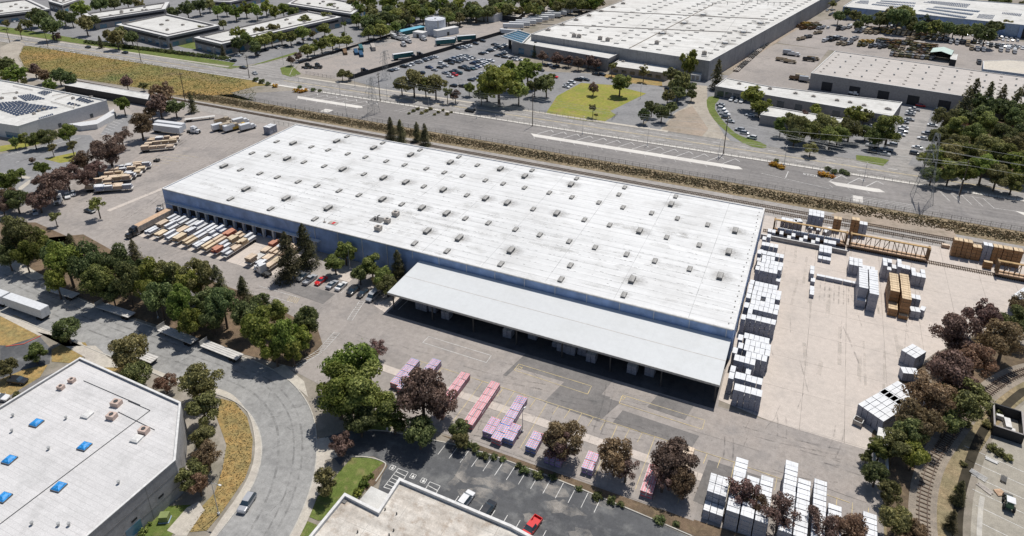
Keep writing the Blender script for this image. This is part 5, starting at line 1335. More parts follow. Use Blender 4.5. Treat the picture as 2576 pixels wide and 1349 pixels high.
block('white wrapped bundle standing behind the low retaining wall', -6.5, 225.6, 17, 1, 2, 'white', hole=[(i, 0) for i in (2, 4, 5, 7, 8, 10, 11, 13)], z0=.05)
block('grey sided bundle lying low behind the retaining wall', -5.2, 225.8, 16, 1, 1, 'white', hole=[(i, 0) for i in (0, 1, 3, 6, 9, 12, 14, 15)])
block('white wrapped bundle in the scattered stacks behind the first orange rail car', -2.9, 233.8, 4, 1, 3, 'blue'); block('white wrapped bundle in the scattered stacks behind the first orange rail car', 1.8, 234.5, 2, 1, 3, 'blue', yaw=.4)
block('blue wrapped bundle loaded on the near deck of the first orange rail car', -3.6, 228.95, 8, 1, 1, 'blue', turn=True, z0=1.37)
block('blue printed bundle in the tall pair of stacks behind the first orange rail car', 5.5, 239.3, 4, 2, 4, 'blue')
block('white wrapped bundle in the short stacks between the tall pair and the rail car', 6.2, 234, 1, 1, 2, 'white'); block('white wrapped bundle in the short stacks between the tall pair and the rail car', 8.6, 233.6, 1, 1, 2, 'white'); block('white wrapped bundle in the short stacks between the tall pair and the rail car', 10.6, 233.4, 1, 2, 2, 'white', yaw=-.4)
bp_ = P(3,1,635,960); block('brown timber bundle in the lone stack between the two orange rail cars, the left one', bp_[0], bp_[1], 2, 1, 4, 'tan')
bp_ = P(3,1,805,1000); block('brown timber bundle in the stack beside a white one above the second orange rail car', bp_[0], bp_[1], 2, 1, 5, 'tan'); block('white wrapped bundle in the stack beside the brown one above the second orange rail car', bp_[0]+2.6, bp_[1]+.2, 2, 1, 4, 'blue')
block('white wrapped bundle in the small stack against the low retaining wall', 10.1, 216.2, 3, 1, 1, 'white'); block('white wrapped bundle in the small stack against the low retaining wall', 10.1, 218.8, 3, 2, 2, 'white')
block('white wrapped bundle in the low line across the concrete yard', 8.6, 193.6, 1, 4, [1, 1, 0, 1], 'white'); block('white wrapped bundle in the low line across the concrete yard', 10.1, 205.2, 5, 1, 1, 'white', turn=True); block('white wrapped bundle in the low line across the concrete yard', 8.0, 203.6, 1, 2, 2, 'white')
mr = 'white wrapped bundle in the middle yard row in front of the second rail car'
for a in ((18.9, 212, 3, 2, 3), (22.6, 213.2, 3, 1, 2), (28.2, 213.4, 2, 2, 4), (30.9, 215, 1, 1, 3), (32.2, 214.4, 1, 2, 4), (33.5, 216.2, 2, 1, 3), (36.2, 213, 3, 2, 3)): block(mr, *a, 'white', hvar=.1)
block('white wrapped bundle in the left one of two long stacks in the concrete yard', 21.1, 194.2, 1, 10, [2]+[5]*9, 'blue', turn=True)
block('white wrapped bundle in the right one of two long stacks in the concrete yard', 23.8, 193.2, 1, 11, 5, 'blue', turn=True)
block('tan timber bundle in the left one of two tan stacks in the concrete yard', 29.3, 193.4, 1, 11, [2, 2, 2]+[5]*8, 'tan', turn=True)
block('tan timber bundle in the right one of two tan stacks in the concrete yard', 32.1, 192.9, 1, 12, [1]+[5]*11, 'tan', turn=True)
block('white wrapped bundle in the small stacks right of the tan stacks', 35.1, 199.6, 2, 1, 3, 'white'); block('white wrapped bundle in the small stacks right of the tan stacks', 35.0, 194.6, 2, 1, 2, 'white', yaw=.1); block('white wrapped bundle in the small stacks right of the tan stacks', 37.2, 196.4, 1, 1, 2, 'white', yaw=-.3)
for i in range(7): block('tan timber bundle in the long row of tall stacks along the railway' if i != 3 else 'white wrapped bundle amid the long row of tall tan stacks along the railway', 49.5+i*2.72, 237.4+(i > 2)*.15, 2, 1, 5 if i != 2 else 4, 'tan' if i != 3 else 'blue')
block('pale low crate left of the tall tan row', 47.4, 242.4, 1, 1, 1, 'peach', turn=True); block('tan timber bundle in the small lone stack in front of the tall tan row', 57.9, 233.2, 1, 1, 2, 'tan', turn=True)
block('white wrapped bundle in the stack at the right edge by the big plum trees', 61, 210.5, 3, 3, 4, 'white', yaw=-.55); block('tan timber bundle in the stack at the right edge by the big plum trees', 63, 206, 3, 2, 3, 'tan', yaw=-.55)
block('white wrapped bundle in the large slanting block under the plum trees', 21.0, 147.0, 5, 4, 3, 'white', yaw=-.62); block('white wrapped bundle in the upper slanting block under the plum trees', 25.5, 153.5, 5, 3, 3, 'white', yaw=-.62)
block('white wrapped bundle in the small pair of stacks under the plum trees at the yard edge', 31.2, 172.6, 3, 2, 3, 'white', yaw=-.6); block('white wrapped bundle in the lone small stack under the plum trees', 31.5, 164.8, 3, 1, 2, 'white', yaw=.25)
bb = 'white wrapped bundle in the bottom right stacks, '
block(bb+'left pair of columns', -6.6, 104.6, 3, 3, [2, 4, 4], 'white', dx=1.2, turn=False); block(bb+'second column from the left', -2.5, 104.2, 1, 11, 4, 'white', turn=True); block(bb+'third column from the left', .15, 104.2, 1, 8, 4, 'white', turn=True); block(bb+'fourth column from the left', 2.75, 104.2, 1, 9, 4, 'white', turn=True)
block(bb+'tall column left of the middle', 7.0, 103.8, 1, 14, 4, 'white', turn=True); block(bb+'wide middle column', 9.6, 103.8, 1, 11, 4, 'white', turn=True); block(bb+'column right of the middle', 12.6, 105, 1, 11, 4, 'white', turn=True); block(bb+'second column from the right', 15.3, 105, 1, 7, 4, 'white', turn=True); block(bb+'rightmost column', 21.4, 104.5, 1, 8, 4, 'white', turn=True)
rb = lambda n, *a, **k: block(n, *a, **k)
block('red and blue printed bundle in the leftmost long row of the front yard', -83.4, 110.4, 2, 4, 2, 'rb', hvar=.1); block('red and blue printed bundle in the leftmost long row of the front yard', -80.9, 109.6, 2, 2, 2, 'rb')
block('red and blue printed bundle in the second row, behind the big plum tree', -78.3, 112.6, 2, 4, [1, 2, 2, 2], 'rb')
block('red printed bundle in the row right of the big plum tree', -69.2, 111.2, 2, 4, 2, 'red'); block('red printed bundle in the long middle row of the front yard', -60.9, 106.2, 2, 6, 2, 'red')
block('blue and red printed bundle in the row behind the lamp post', -52.9, 109.4, 2, 4, 2, 'bl'); block('purple printed bundle in the block beside the hedge', -55.6, 105.6, 2, 2, 2, 'pu'); block('red and blue printed bundle in the short block beside the lamp post', -53.0, 104.6, 2, 2, 2, 'rb'); block('red and blue printed bundle in the short block beside the lamp post', -50.6, 105.8, 2, 2, 2, 'bl')
block('red and blue printed bundle in the short row right of the lamp post', -45.1, 105.6, 2, 2, 2, 'bl'); block('purple printed bundle half hidden under the tree right of the short row', -40.2, 104.4, 3, 2, 2, 'pu'); block('purple printed bundle under the thin plum tree', -32, 105.2, 2, 2, 2, 'pu')
block('red printed bundle under the dense plum tree at the bottom', -19.2, 104.6, 2, 3, 2, 'red'); block('pale timber bundle standing out behind the dense plum tree', -13.5, 108, 1, 9, 2, 'peach', turn=True)
for i, (x, y, n, h) in enumerate(((-95, 141, 3, 2), (-91, 141.5, 2, 2), (-86, 140.2, 2, 2), (-66.5, 139.8, 2, 2), (-60, 142, 2, 1), (-52.8, 141.4, 2, 1), (-51, 140.4, 2, 2), (-48.4, 140.2, 2, 2), (-45.5, 141.2, 2, 2), (-42.6, 139.6, 2, 2), (-31.8, 139.6, 2, 2), (-27.5, 140.6, 2, 2))): block('shaded wrapped bundle stored under the loading canopy', x, y, n, 1, h, 'blue', seed=i)
by = {}
for e in ENT: by.setdefault({'white': 'w', 'blue': 'w', 'tan': 't', 'peach': 't'}.get(e[4], 's'), []).append(e)
KN = {'w': ('wrapped_bundle', 'wrapped bundle'), 't': ('timber_bundle', 'timber bundle'), 's': ('printed_bundle', 'printed bundle')}
for kk, es in by.items():
    es.sort(key=lambda e: (not e[6], e[7]))
    for n, e in enumerate(es):
        if n < 270:
            o = obj('lumber_bundle', bundle_mesh(e[4]), None, None, (e[0], e[1], e[2]), e[3]); o.name = KN[kk][0]; tag(o, e[5], KN[kk][1], 'bundles: '+e[5][:60])
    rest = es[270:]
    if rest:
        mb = MB()
        for e in rest: mb.box(e[0], e[1], e[2], 1.18, 2.38, 1.18, e[3])
        o = obj('lumber_bundle', mb, {'w': W_white, 't': W_tan, 's': W_stripe}[kk]); o.name = KN[kk][0]; tag(o, 'remaining bundles lower down and deeper inside the yard stacks', KN[kk][1], None, 'stuff')
rw = thing('retaining_wall', 'low grey retaining wall with a white coping across the back of the concrete yard', 'wall', (-8.4, 224.6, 0))
obj('wall', MB().box(13.5, 0, 0.02, 27, .35, 1.5), M_wallt, rw); obj('coping', MB().box(13.5, 0, 1.52, 27.1, .45, .12), M_trim, rw)
# ------------------------------------------------------------------ centre beam rail cars
def railcar(x0, label):
    t = thing('rail_car', label, 'rail car', (x0+11.5, 230.4, 0), 0, 'orange centre beam rail cars')
    L = 23.4
    obj('deck', MB().box(0, 0, 1.05, L, 2.8, .3), M_peach, t); obj('side_sill', MB().box(0, 1.38, .7, L-3, .12, .5).box(0, -1.38, .7, L-3, .12, .5), M_rustd, t)
    obj('end_wall', MB().box(-L/2+.3, 0, 1.35, .5, 2.7, 3.9), M_rustd, t); obj('end_wall', MB().box(L/2-.3, 0, 1.35, .5, 2.7, 3.9), M_rustd, t)
    obj('top_beam', MB().box(0, 0, 5.05, L, .85, .3), M_rust, t); obj('bottom_beam', MB().box(0, 0, 1.36, L-1, .4, .25), M_rustd, t)
    n = 16
    for i in range(n+1):
        x = -L/2+.9+i*(L-1.8)/n; obj('upright', MB().box(x, 0, 1.5, .16, .28, 3.6), M_rustd, t)
        if i < n:
            dx = (L-1.8)/n; a, b_ = (x, 0, 1.6), (x+dx, 0, 5.0)
            if i % 4 in (1, 3): obj('brace', MB().tube(a if i < n/2 else (x, 0, 5.0), b_ if i < n/2 else (x+dx, 0, 1.6), .11, n=4), M_rustd, t)
    for s in (-1, 1):
        bg = obj('bogie', MB().box(s*(L/2-2.4), 0, .45, 2.6, 2.0, .5), M_steel, t)
        for dx in (-.9, .9): obj('wheel', MB().tube((s*(L/2-2.4)+dx, -.85, .62), (s*(L/2-2.4)+dx, .85, .62), .43, n=12), M_steel, bg)
    return t
railcar(-4.9, 'orange lattice rail car nearest the warehouse, second from the right in the line of three'.replace('second from the right in the line of three', 'first of the three')); railcar(19.2, 'orange lattice rail car in the middle of the three, empty pale deck'); railcar(60.8, 'orange lattice rail car running out of the right edge')
# ------------------------------------------------------------------ trailers with loads
fb = make_flatbed(14.0, False, False); FBU = [False]
def place(proto, used, loc, rz, label, group):
    if not used[0]:
        used[0] = True; proto.location = loc; proto.rotation_euler = (0, 0, rz); proto['label'] = label; proto['group'] = group; return proto
    return dup(proto, loc, rz, None, label, group)
LM = {}
def load_mesh(L, W, H, mat):
    k = (L, W, H, mat.name)
    if k not in LM:
        mb = MB(); mb.box(0, 0, .08, L, W, H-.08); mb.box(-L*.3, 0, 0, .12, W, .08, m=1); mb.box(L*.3, 0, 0, .12, W, .08, m=1)
        for x in (-L*.33, L*.33): mb.box(x, 0, .06, .05, W+.02, H-.05, m=1)
        LM[k] = mb.mesh('lumber_load', [mat, M_rustd])
    return LM[k]
W_ltan = wrapmat('pale_tan_lumber', (.70, .57, .40), (.46, .34, .22), (.28, .18, .1), 3, .6)
CM = dict(w=W_white, b=W_blue, t=W_ltan, p=W_peach, r=W_red, g=W_white)
CN = dict(w='white wrapped', b='blue white wrapped', t='tan', p='pale', r='red orange', g='grey white')
def loaded(x, y, rz, code, label, seed, L=14.0):
    """flatbed at x,y facing rz, loads given front to back"""
    place(fb, FBU, (x, y, .03), rz, 'flatbed trailer, the '+label, 'loaded flatbed trailers in the lumber yard')
    r = random.Random(seed); n = len(code); c, s = math.cos(rz), math.sin(rz); seg = 13.6/n
    for i, ch in enumerate(code):
        u = 6.8-seg*(i+.5)
        if ch == '_': continue
        lv = r.choice((1, 2, 2)) if ch not in 'wb' else 2
        for side in (-1, 1):
            for k in range(lv if side < 0 or r.random() < .4 else max(1, lv-1)):
                Lb = round(seg-r.choice((.12, .12, .5, 1.0)), 1); H = r.choice((.7, .85)); 
                o = obj('lumber_load', load_mesh(Lb, 1.2, H, CM[ch]), None, None, (x+u*c-side*.62*s, y+u*s+side*.62*c, 1.38+k*H), rz)
                sec = ['frontmost', 'second', 'third'][i] if i < n-1 else 'rearmost'; tag(o, f'{CN[ch]} {sec} load on the {label}', 'lumber load', f'{CN[ch]} {sec} load on the {label}')
fx = [(-201.4, 'gpw'), (-197.0, 'tww'), (-192.0, 'gpw'), (-188.1, 'tgw'), (-183.4, 'tgw'), (-179.0, 'ggwb'), (-174.8, 'tpr'), (-170.5, 'rgtp'), (-166.1, 'gptw')]
for i, (x, cd) in enumerate(fx): loaded(x, 145.4, -PI/2, cd, f'{ORD[i]} flatbed from the left at the docks', i+3)
for i, (x, cd) in enumerate(((-155.8, 'p_pr'), (-152.0, 'gppw'), (-148.2, 'ptpp'))): loaded(x, 145.3, -PI/2, cd, ['left', 'middle', 'right'][i]+' flatbed of the three by the tall conifers', i+30)
lr = [(-244.0, 159.0, 'gpwb'), (-249, 158.4, 'ppwp'), (-251.4, 164.2, 'ptpp'), (-252.2, 167.0, 'gtpp'), (-252.8, 170.2, 'tgtp'), (-254.6, 173.6, 'tpgp'), (-255.5, 177.0, 'gpww'), (-263.4, 196.0, 'pppp'), (-266.8, 200.6, 'ttpp'), (-269.8, 204.6, 'ppgp')]
for i, (x, y, cd) in enumerate(lr): loaded(x, y, .68 if i > 1 else .6, cd, f'{ORD[i]} flatbed of the plum tree row', i+50)
# lumber trucks near the far yard corner
tr_w = make_tractor('w'); TU = [False]; tr_k = make_tractor('k'); TK = [False]
def tractor(xy, rz, label, dark=False): return place(tr_k if dark else tr_w, TK if dark else TU, (xy[0], xy[1], .03), rz, label, 'semi tractors')
bx = make_box_trailer(); BU = [False]
def boxt(xy, rz, label, group='box trailers'): return place(bx, BU, (xy[0], xy[1], .03), rz, label, group)
boxt((-277, 213.2), .13, 'white box trailer under the plum trees in the far yard corner, nearer of two'); boxt((-279.5, 217), .13, 'white box trailer in the far yard corner, further of two')
tractor((-268.5, 218.5), .13, 'white semi tractor coupled to the box trailers in the far yard corner')
bx3 = make_box_trailer(15, M_unit, 2.0, M_peach); bx3.location = (-206.6, 146.0, .03); bx3.rotation_euler = (0, 0, -PI/2); bx3['label'] = 'tan topped long trailer at the leftmost dock beside a black tractor'; tractor((-206.7, 140.3), -PI/2, 'black semi tractor in front of the leftmost dock trailer', True)
tractor((-146.8, 137.0), 2.9, 'white semi tractor beside the tall conifers and the parked car row')
dl = thing('trailer_dolly', 'small dark wheeled dolly at the end of the plum tree row of flatbeds', 'dolly', (*C(200,320,5.621,1360,755), .03), .3); obj('frame', MB().box(0, 0, .5, 2.6, 1.0, .2).box(1.6, 0, .55, 1.2, .12, .12), M_steel, dl)
for sx in (-.7, .5):
    for sy in (-.8, .8): obj('wheel', wheel_mb(.5, .4), M_tyre, dl, (sx, sy, .5))
loaded(*P(0,0,2000,1200), .8, '___', 'empty dark flatbed left of the far yard corner loads', 80)
x, y = P(1,0,190,1330); block('white wrapped bundle in the stack behind the top left corner of the warehouse', x-4, y-3, 3, 2, 3, 'white')
for e in ENT[-18:]:
    o = obj('lumber_bundle', bundle_mesh(e[4]), None, None, (e[0], e[1], e[2]), e[3]); tag(o, e[5], 'lumber bundle', 'bundles behind the warehouse corner')
# street trailers
fs = make_flatbed(13.2, True, True); FS = [False]
def street_bed(a, b_, label):
    a, b_ = Vector(a), Vector(b_); d = b_-a; m = (a+b_)/2; place(fs, FS, (m.x, m.y, .03), math.atan2(-d.y, -d.x), label, 'empty slatted flatbed trailers along the curved street')
def tp(j, x, y, z=1.3): return P(0, j, x, y, z)
street_bed(tp(2, 410, 150), tp(2, 800, 270), 'slatted grey flatbed trailer in tree shade, nearest the white box trailer')
street_bed(tp(2, 975, 340), tp(2, 1330, 455), 'slatted grey flatbed trailer in full sun beside the grove, second from the left')
street_bed(tp(2, 1590, 570), tp(2, 1960, 720), 'slatted grey flatbed trailer dappled by shade, third from the left')
street_bed(tp(2, 2010, 720), tp(2, 2420, 880), 'slatted grey flatbed trailer at the head of the bend, fourth from the left')
street_bed(tp(2, 1130, 740), tp(2, 1610, 925), 'slatted flatbed trailer mostly hidden behind the round street trees')
a, b_ = Vector(P(0,2,60,245,4.1)), Vector(P(0,2,440,375,4.1)); d = (b_-a).normalized(); m = b_-d*8; boxt((m.x, m.y), math.atan2(-d.y, -d.x), 'long white box trailer parked in the curved street'); m = m-d*16.8; boxt((m.x, m.y), math.atan2(-d.y, -d.x), 'white box trailer at the left edge, behind the long one')
# ------------------------------------------------------------------ cars
ca, cb_ = P(0,3,2400,1135), P(0,3,2535,930)
near_car('suv', 's', P(0,3,2470,1040), math.atan2(cb_[1]-ca[1], cb_[0]-ca[0])+PI, 'silver car with dark glass driving on the curved street', None) 

row = [((385, 420), 'suv', 's', 'silver parked car half in tree shade, leftmost in the row by the canopy'), ((435, 435), 'sedan', 'w', 'white parked car next to the dark grey pickup in the row by the canopy'), ((505, 455), 'pickup', 'g', 'dark grey pickup in the row by the canopy'), ((568, 485), 'pickup', 's', 'silver grey pickup beside the bright red car'), ((668, 495), 'sedan', 'r', 'bright red parked car'), ((772, 530), 'sedan', 's', 'silver parked car right of the bright red one'), ((855, 545), 'sedan', 'w', 'white parked car beside the striped bay, right of the red one'), ((965, 590), 'suv', 'k', 'black parked car in tree shade, left of another black one'), ((1055, 610), 'sedan', 'k', 'black parked car in tree shade, right of another black one'), ((1150, 640), 'van', 's', 'silver van in deep tree shade at the corner of the canopy')]
def near_van(xy, rz, label):
    t = thing('van', label, 'van', (xy[0], xy[1], .03), rz); b, g = car_body('van'); obj('body', b, PAINT['s'], t); obj('window_glass', g, M_glass, t)
    for sy in (-1, 1):
        obj('headlight', MB().box(2.7, sy*.65, .75, .1, .3, .15), M_lamp, t)
        for sx in (-1, 1): obj('wheel', wheel_mb(), M_tyre, t, (sx*1.7, sy*.86, .33))
for q, k, c, lb in row:
    xy = C(700, 640, 3.287, q[0], q[1]+12)
    if k == 'van': near_van(xy, -PI/2, lb)
    else: near_car(k, c, xy, -PI/2+random.uniform(-.03, .03) if c not in 'ws' else PI/2, lb)
near_car('suv', 'w', P(1,3,2095,1010), 1.45, 'white parked car against the stained roof building', None); near_car('suv', 'k', P(1,3,2310,1110), 1.45, 'black parked car against the stained roof building', None)
near_car('pickup', 'r', P(2,3,190,1290), -1.75, 'red pickup with a black bed cover at the bottom edge')
near_car('suv', 'k', P(0,2,185,1125), .3, 'dark parked car between the trees left of the blue skylight roof'); near_car('sedan', 'w', P(0,2,0,1290), .3, 'white car cut off at the left edge')
near_car('sedan', 'w', P(0,1,735,595), -.6, 'white parked car furthest right of the three by the left trees', None); near_car('pickup', 'w', P(0,1,680,620), -.6, 'white pickup between a white car and the white semi tractor'); near_car('sedan', 's', P(0,1,355,785), -.5, 'silver car alone beneath the plum trees at the left'); tractor(P(0,1,600,650), -.75, 'white semi tractor next to the parked pickup at the left')
near_car('sedan', 'k', P(0,1,900,770), .0, 'dark car in the shade of the lone yard tree')
fk = thing('forklift', 'small yard forklift by the corner of the warehouse', 'forklift', (*P(0,1,1600,760), .03), .6)
obj('body', MB().box(0, 0, .35, 2.2, 1.2, .8).box(-.8, 0, .4, .7, 1.2, 1.0), PAINT['w'], fk); obj('cage', MB().box(.5, .5, 1.1, .1, .1, 1.2).box(.5, -.5, 1.1, .1, .1, 1.2).box(-.6, .5, 1.1, .1, .1, 1.2).box(-.6, -.5, 1.1, .1, .1, 1.2).box(0, 0, 2.25, 1.5, 1.2, .1), M_steel, fk); obj('mast', MB().box(1.25, .4, .1, .12, .12, 2.8).box(1.25, -.4, .1, .12, .12, 2.8).box(1.9, .35, .15, 1.2, .14, .08).box(1.9, -.35, .15, 1.2, .14, .08), M_steel, fk)
for sx in (-.75, .75):
    for sy in (-.55, .55): obj('wheel', wheel_mb(.35, .25), M_tyre, fk, (sx, sy, .35))
def cars(zone, place, rz, s, f, jit=.05):
    it = []
    for q in s.split():
        x, y, c = q.split(','); kind = random.choice(('sedan', 'sedan', 'suv', 'suv', 'pickup')) if len(c) == 1 else {'v': 'van', 'p': 'pickup'}[c[1]]
        o = far_car(kind, c[0], f(float(x), float(y)+6), rz+random.uniform(-jit, jit)+(PI if random.random() < .5 else 0), zone)
        it.append((o, f"{CNAME[c[0]]} {'pickup' if kind == 'pickup' else 'van' if kind == 'van' else 'SUV' if kind == 'suv' else 'car'}"))
    order_labels(it, place)
cp = lambda x, y: C(1060, 90, 6.076, x, y)
cars('cars parked along the shaded fence', 'along the shaded fence in the factory car park', -.12, '235,668,k 290,650,s 330,640,w 455,600,k 540,585,w 590,562,w 685,530,s 745,518,w 810,495,k 850,482,s 890,468,k 930,450,g 965,430,w 1000,440,w', cp)
cars('cars in the second factory row', 'in the second row of the factory car park', -.12, '895,617,b 985,658,s 1080,615,k 1100,548,w 1170,590,s 1200,505,k 1265,490,s 1270,545,k 1290,465,b 1340,460,s 1330,510,s 1380,520,g 1400,445,s 1430,500,k 1450,430,w 1490,470,w 1500,435,w 1530,480,w 1550,445,g 1590,460,w 1625,450,s 1480,415,k 1530,415,k', cp)
cars('cars in the third factory row', 'in the third row of the factory car park', -.12, '1180,715,s 1250,770,w 1285,688,k 1330,745,r 1345,680,k 1405,715,t 1455,620,k 1510,608,k 1550,658,k 1610,640,t 1660,628,s 1640,545,b 1700,530,k 1710,605,b 1740,595,w 1755,515,w 1790,500,s 1800,575,s 1835,490,w 1840,560,w 1870,500,w 1885,545,w 1910,510,w 1950,505,w', cp)
cars('cars in the far factory row', 'in the far row of the factory car park', -.12, '1395,290,k 1450,268,w 1500,280,w 1540,258,w 1575,250,w 1620,85,w 1690,210,k 1810,165,k 1785,380,k 1855,360,w 1900,335,k 1940,325,k 1980,315,w 2020,290,k 2070,275,k 2110,258,w 2000,225,k 2070,240,s 2160,250,k 2190,225,w', cp)
cars('cars by the factory entrance', 'near the factory entrance frame', -.12, '2060,415,k 2110,395,k 2160,380,k 2190,355,w 2180,440,k 2215,435,w 2310,460,k 2360,460,s 2430,480,w', cp)
cars('cars by the big bright tree', 'around the big bright green trees', -.12, '1800,718,w 1760,775,k 1610,830,k 1680,805,s 1990,650,w 2040,650,k 2090,625,w 2130,600,w 2160,590,w 2240,580,b 2180,640,w 2250,630,s 1310,930,k 1470,940,k 1575,915,k 770,710,k 410,935,s 960,1010,w 890,1010,k', cp)
cars('cars behind the front lawn', 'behind the yellowing front lawn', -.2, '320,655,k 380,655,w 440,665,k 290,705,k 370,770,k 420,770,r 350,808,s 540,870,w 560,850,w 600,828,w 660,800,k 740,800,k 690,790,w 840,745,k 900,748,k 30,600,w 80,600,w 1550,940,k 1540,985,s 1570,900,k', lambda x, y: P(2, 0, x, y))
ql = lambda x, y: C(2000, 230, 7.494, x, y)
cars('cars by the green verge', 'beside the green verge right of the dirt lane', -.08, '200,500,s 215,580,w 250,640,w 290,700,w 310,770,k 400,850,s 600,1030,s 710,1100,s 860,1195,w 815,720,w', ql)
cars('cars facing the long white roofed office', 'facing the long white roofed office', 1.4, '430,395,w 540,415,w 640,430,w 550,290,k', ql)
q3 = lambda x, y: C(2440, 280, 3.3, x, y)
cars('cars along the side street', 'beside the side street at the right', -.1, '400,120,w 390,142,s 430,95,w 385,190,s 335,215,s 330,265,w 325,300,w 300,330,w 225,425,s 170,470,s 150,510,s 60,490,k 40,430,s 600,243,w 510,365,w 460,450,w 550,320,s 440,505,g 20,250,w 490,60,r 680,90,w 650,130,w', q3)
cars('cars on the avenue', 'driving on the avenue', 0, '880,475,k 1250,530,k 2430,680,k', lambda x, y: P(0, 0, x, y)); cars('vehicle by the crossing', 'turning at the street crossing', -.4, '2545,735,wp', lambda x, y: P(0, 0, x, y)); cars('van on the avenue', 'driving on the avenue in front of the tree shade', 0, '2135,1110,kv', lambda x, y: P(1, 0, x, y))
cars('cars by the near offices', 'beside the office at the avenue corner', .1, '1810,525,w 2040,562,w 2180,580,s 2290,600,w 2330,610,k 2380,560,w', lambda x, y: P(0, 0, x, y))
cars('cars under the office trees', 'under the office trees left of the cross street', -.3, '20,495,k 50,510,k 100,500,k 20,520,k 210,480,k 300,455,g 530,390,s 480,395,k 130,150,w 430,430,k 680,370,k 20,545,k', lambda x, y: P(1, 0, x, y))
cars('cars at the left offices', 'in the far left office lot', .1, '130,215,w 210,210,w 270,205,w 300,215,s 30,240,k 1870,130,g 1430,230,w', lambda x, y: P(0, 0, x, y))
cars('cars in the tree belt lot', 'below the solar roofed warehouse', 1.4, ' '.join(f'{x},{255+(x-1180)*.085:.0f},{c}' for x, c in zip(range(1190, 1560, 42), 'wswswkwsw'))+' '+' '.join(f'{x},{345+(x-1900)*.06:.0f},{c}' for x, c in zip(range(1900, 2540, 48), 'wkwwswwkwswws'))+' '+' '.join(f'{x},{400+(x-2330)*.06:.0f},{c}' for x, c in zip(range(2345, 2555, 48), 'wwsw')), lambda x, y: P(3, 0, x, y))
cars('cars in the left corner of the storage yard', 'at the top left corner of the truck storage yard', 1.3, '560,265,s 600,280,w 590,105,s 640,100,g 650,135,s 620,150,k', lambda x, y: P(3, 0, x, y))
# small trucks and machines in the storage yard
TKM = {}
def small_truck(kind, col):
    if (kind, col) in TKM: return TKM[kind, col]
    mb = MB(); mb.box(0, 0, .5, 6.6, .9, .3, m=2)
    mb.box(2.5, 0, .7, 1.7, 2.1, 1.7, taper=.08); mb.box(3.38, 0, 1.5, .06, 1.8, .7, m=1); mb.box(3.7, 0, .6, 1.0, 1.9, .9, taper=.1)
    if kind == 'dump': mb.box(-.9, 0, .9, 4.6, 2.3, .15); mb.box(-.9, 1.1, 1.0, 4.6, .1, 1.0); mb.box(-.9, -1.1, 1.0, 4.6, .1, 1.0); mb.box(-3.2, 0, 1.0, .1, 2.3, .9); mb.box(1.4, 0, 1.0, .1, 2.3, 1.3)
    elif kind == 'box': mb.box(-.9, 0, .95, 4.8, 2.3, 2.3)
    elif kind == 'tank': mb.tube((-3.2, 0, 1.9), (1.4, 0, 1.9), 1.05, n=12)
    for x in (-2.2, -1.1, 3.1):
        for s in (-1, 1): mb.tube((x, s*.75, .5), (x, s*1.1, .5), .5, n=10, m=2)
    TKM[kind, col] = mb.mesh('work_truck', [PAINT[col], M_glass, M_tyre]); return TKM[kind, col]
def trucks(zone, place, rz, s, f):
    it = []
    for q in s.split():
        x, y, k = q.split(','); kind = {'d': 'dump', 'b': 'box', 't': 'tank'}[k[1]]
        p = f(float(x), float(y)); o = obj('work_truck', small_truck(kind, k[0]), None, None, (p[0], p[1], .08), rz+random.uniform(-.06, .06)); tag(o, None, 'truck', zone); o.scale = (1.05, 1.05, 1.05)
        it.append((o, f"{CNAME[k[0]]} {dict(dump='dump', box='box', tank='tanker')[kind]} truck"))
    order_labels(it, place)
trucks('lumber trucks by the railway', 'by the railway at the far yard corner', 1.2, '2195,1300,wb 2235,1270,nd 2275,1295,nb 2310,1310,wb 2345,1300,nb 2385,1290,yd 2400,1245,wb 2470,1300,wb 2215,1230,nd', lambda x, y: P(0, 0, x, y))
ty = lambda x, y: C(2280, 40, 2.52, x, y)
rk = random.Random(4)
def rowline(a, b_, n, cs): return ' '.join(f"{a[0]+(b_[0]-a[0])*i/(n-1):.0f},{a[1]+(b_[1]-a[1])*i/(n-1)+rk.uniform(-2, 2):.0f},{rk.choice(cs)}" for i in range(n))
trucks('trucks behind the upper storage row', 'in the rearmost row of the storage yard', -1.9, rowline((330, 100), (960, 168), 34, ['od', 'nd', 'ld', 'nb', 'od', 'gd']), ty)
trucks('trucks ahead of the middle storage row', 'in the back half of the middle storage rows', -1.9, rowline((480, 192), (690, 214), 13, ['od', 'ld', 'gd'])+' '+rowline((720, 222), (880, 240), 10, ['od', 'ld', 'nd']), ty)
trucks('trucks in the front storage row', 'in the frontmost row left of the gabled shed', -1.9, rowline((580, 292), (860, 318), 16, ['nd', 'ld', 'od', 'sd']), ty)
cars('cars at the right of the storage yard', 'behind the trucks at the right of the storage yard', 1.3, rowline((980, 178), (1500, 235), 20, ['w', 's', 'g', 'w', 'k'])+' '+rowline((1050, 190), (1500, 245), 12, ['w', 's', 'g', 'w', 'k']), ty)
trucks('trucks in the upper storage row', 'in the upper row of the storage yard', -1.9, '198,112,kb 232,110,sd 275,100,wt 332,125,wb 368,125,wb 400,135,nb 432,138,nd 468,140,nd 500,118,od 520,130,yd 555,138,yd 597,138,nt 627,145,nb 660,152,nb 698,150,nb 733,158,nb 690,182,nd 722,184,nd 760,178,ld 797,180,nd 760,155,od 800,155,od 838,170,ld 875,180,ld 915,185,gd 960,190,gd', ty)
trucks('trucks in the middle storage row', 'in the middle row of the storage yard', -1.9, '360,205,yd 395,205,yd 428,205,yd 350,225,ld 385,225,ld 430,235,gd 465,230,sd 485,205,gd 510,215,gd 497,240,gd 530,235,gd 555,215,od 590,215,od 570,240,ld 625,215,ld 610,240,od 660,225,gd 650,250,nd 735,235,ld 770,235,gd 700,260,ld', ty)
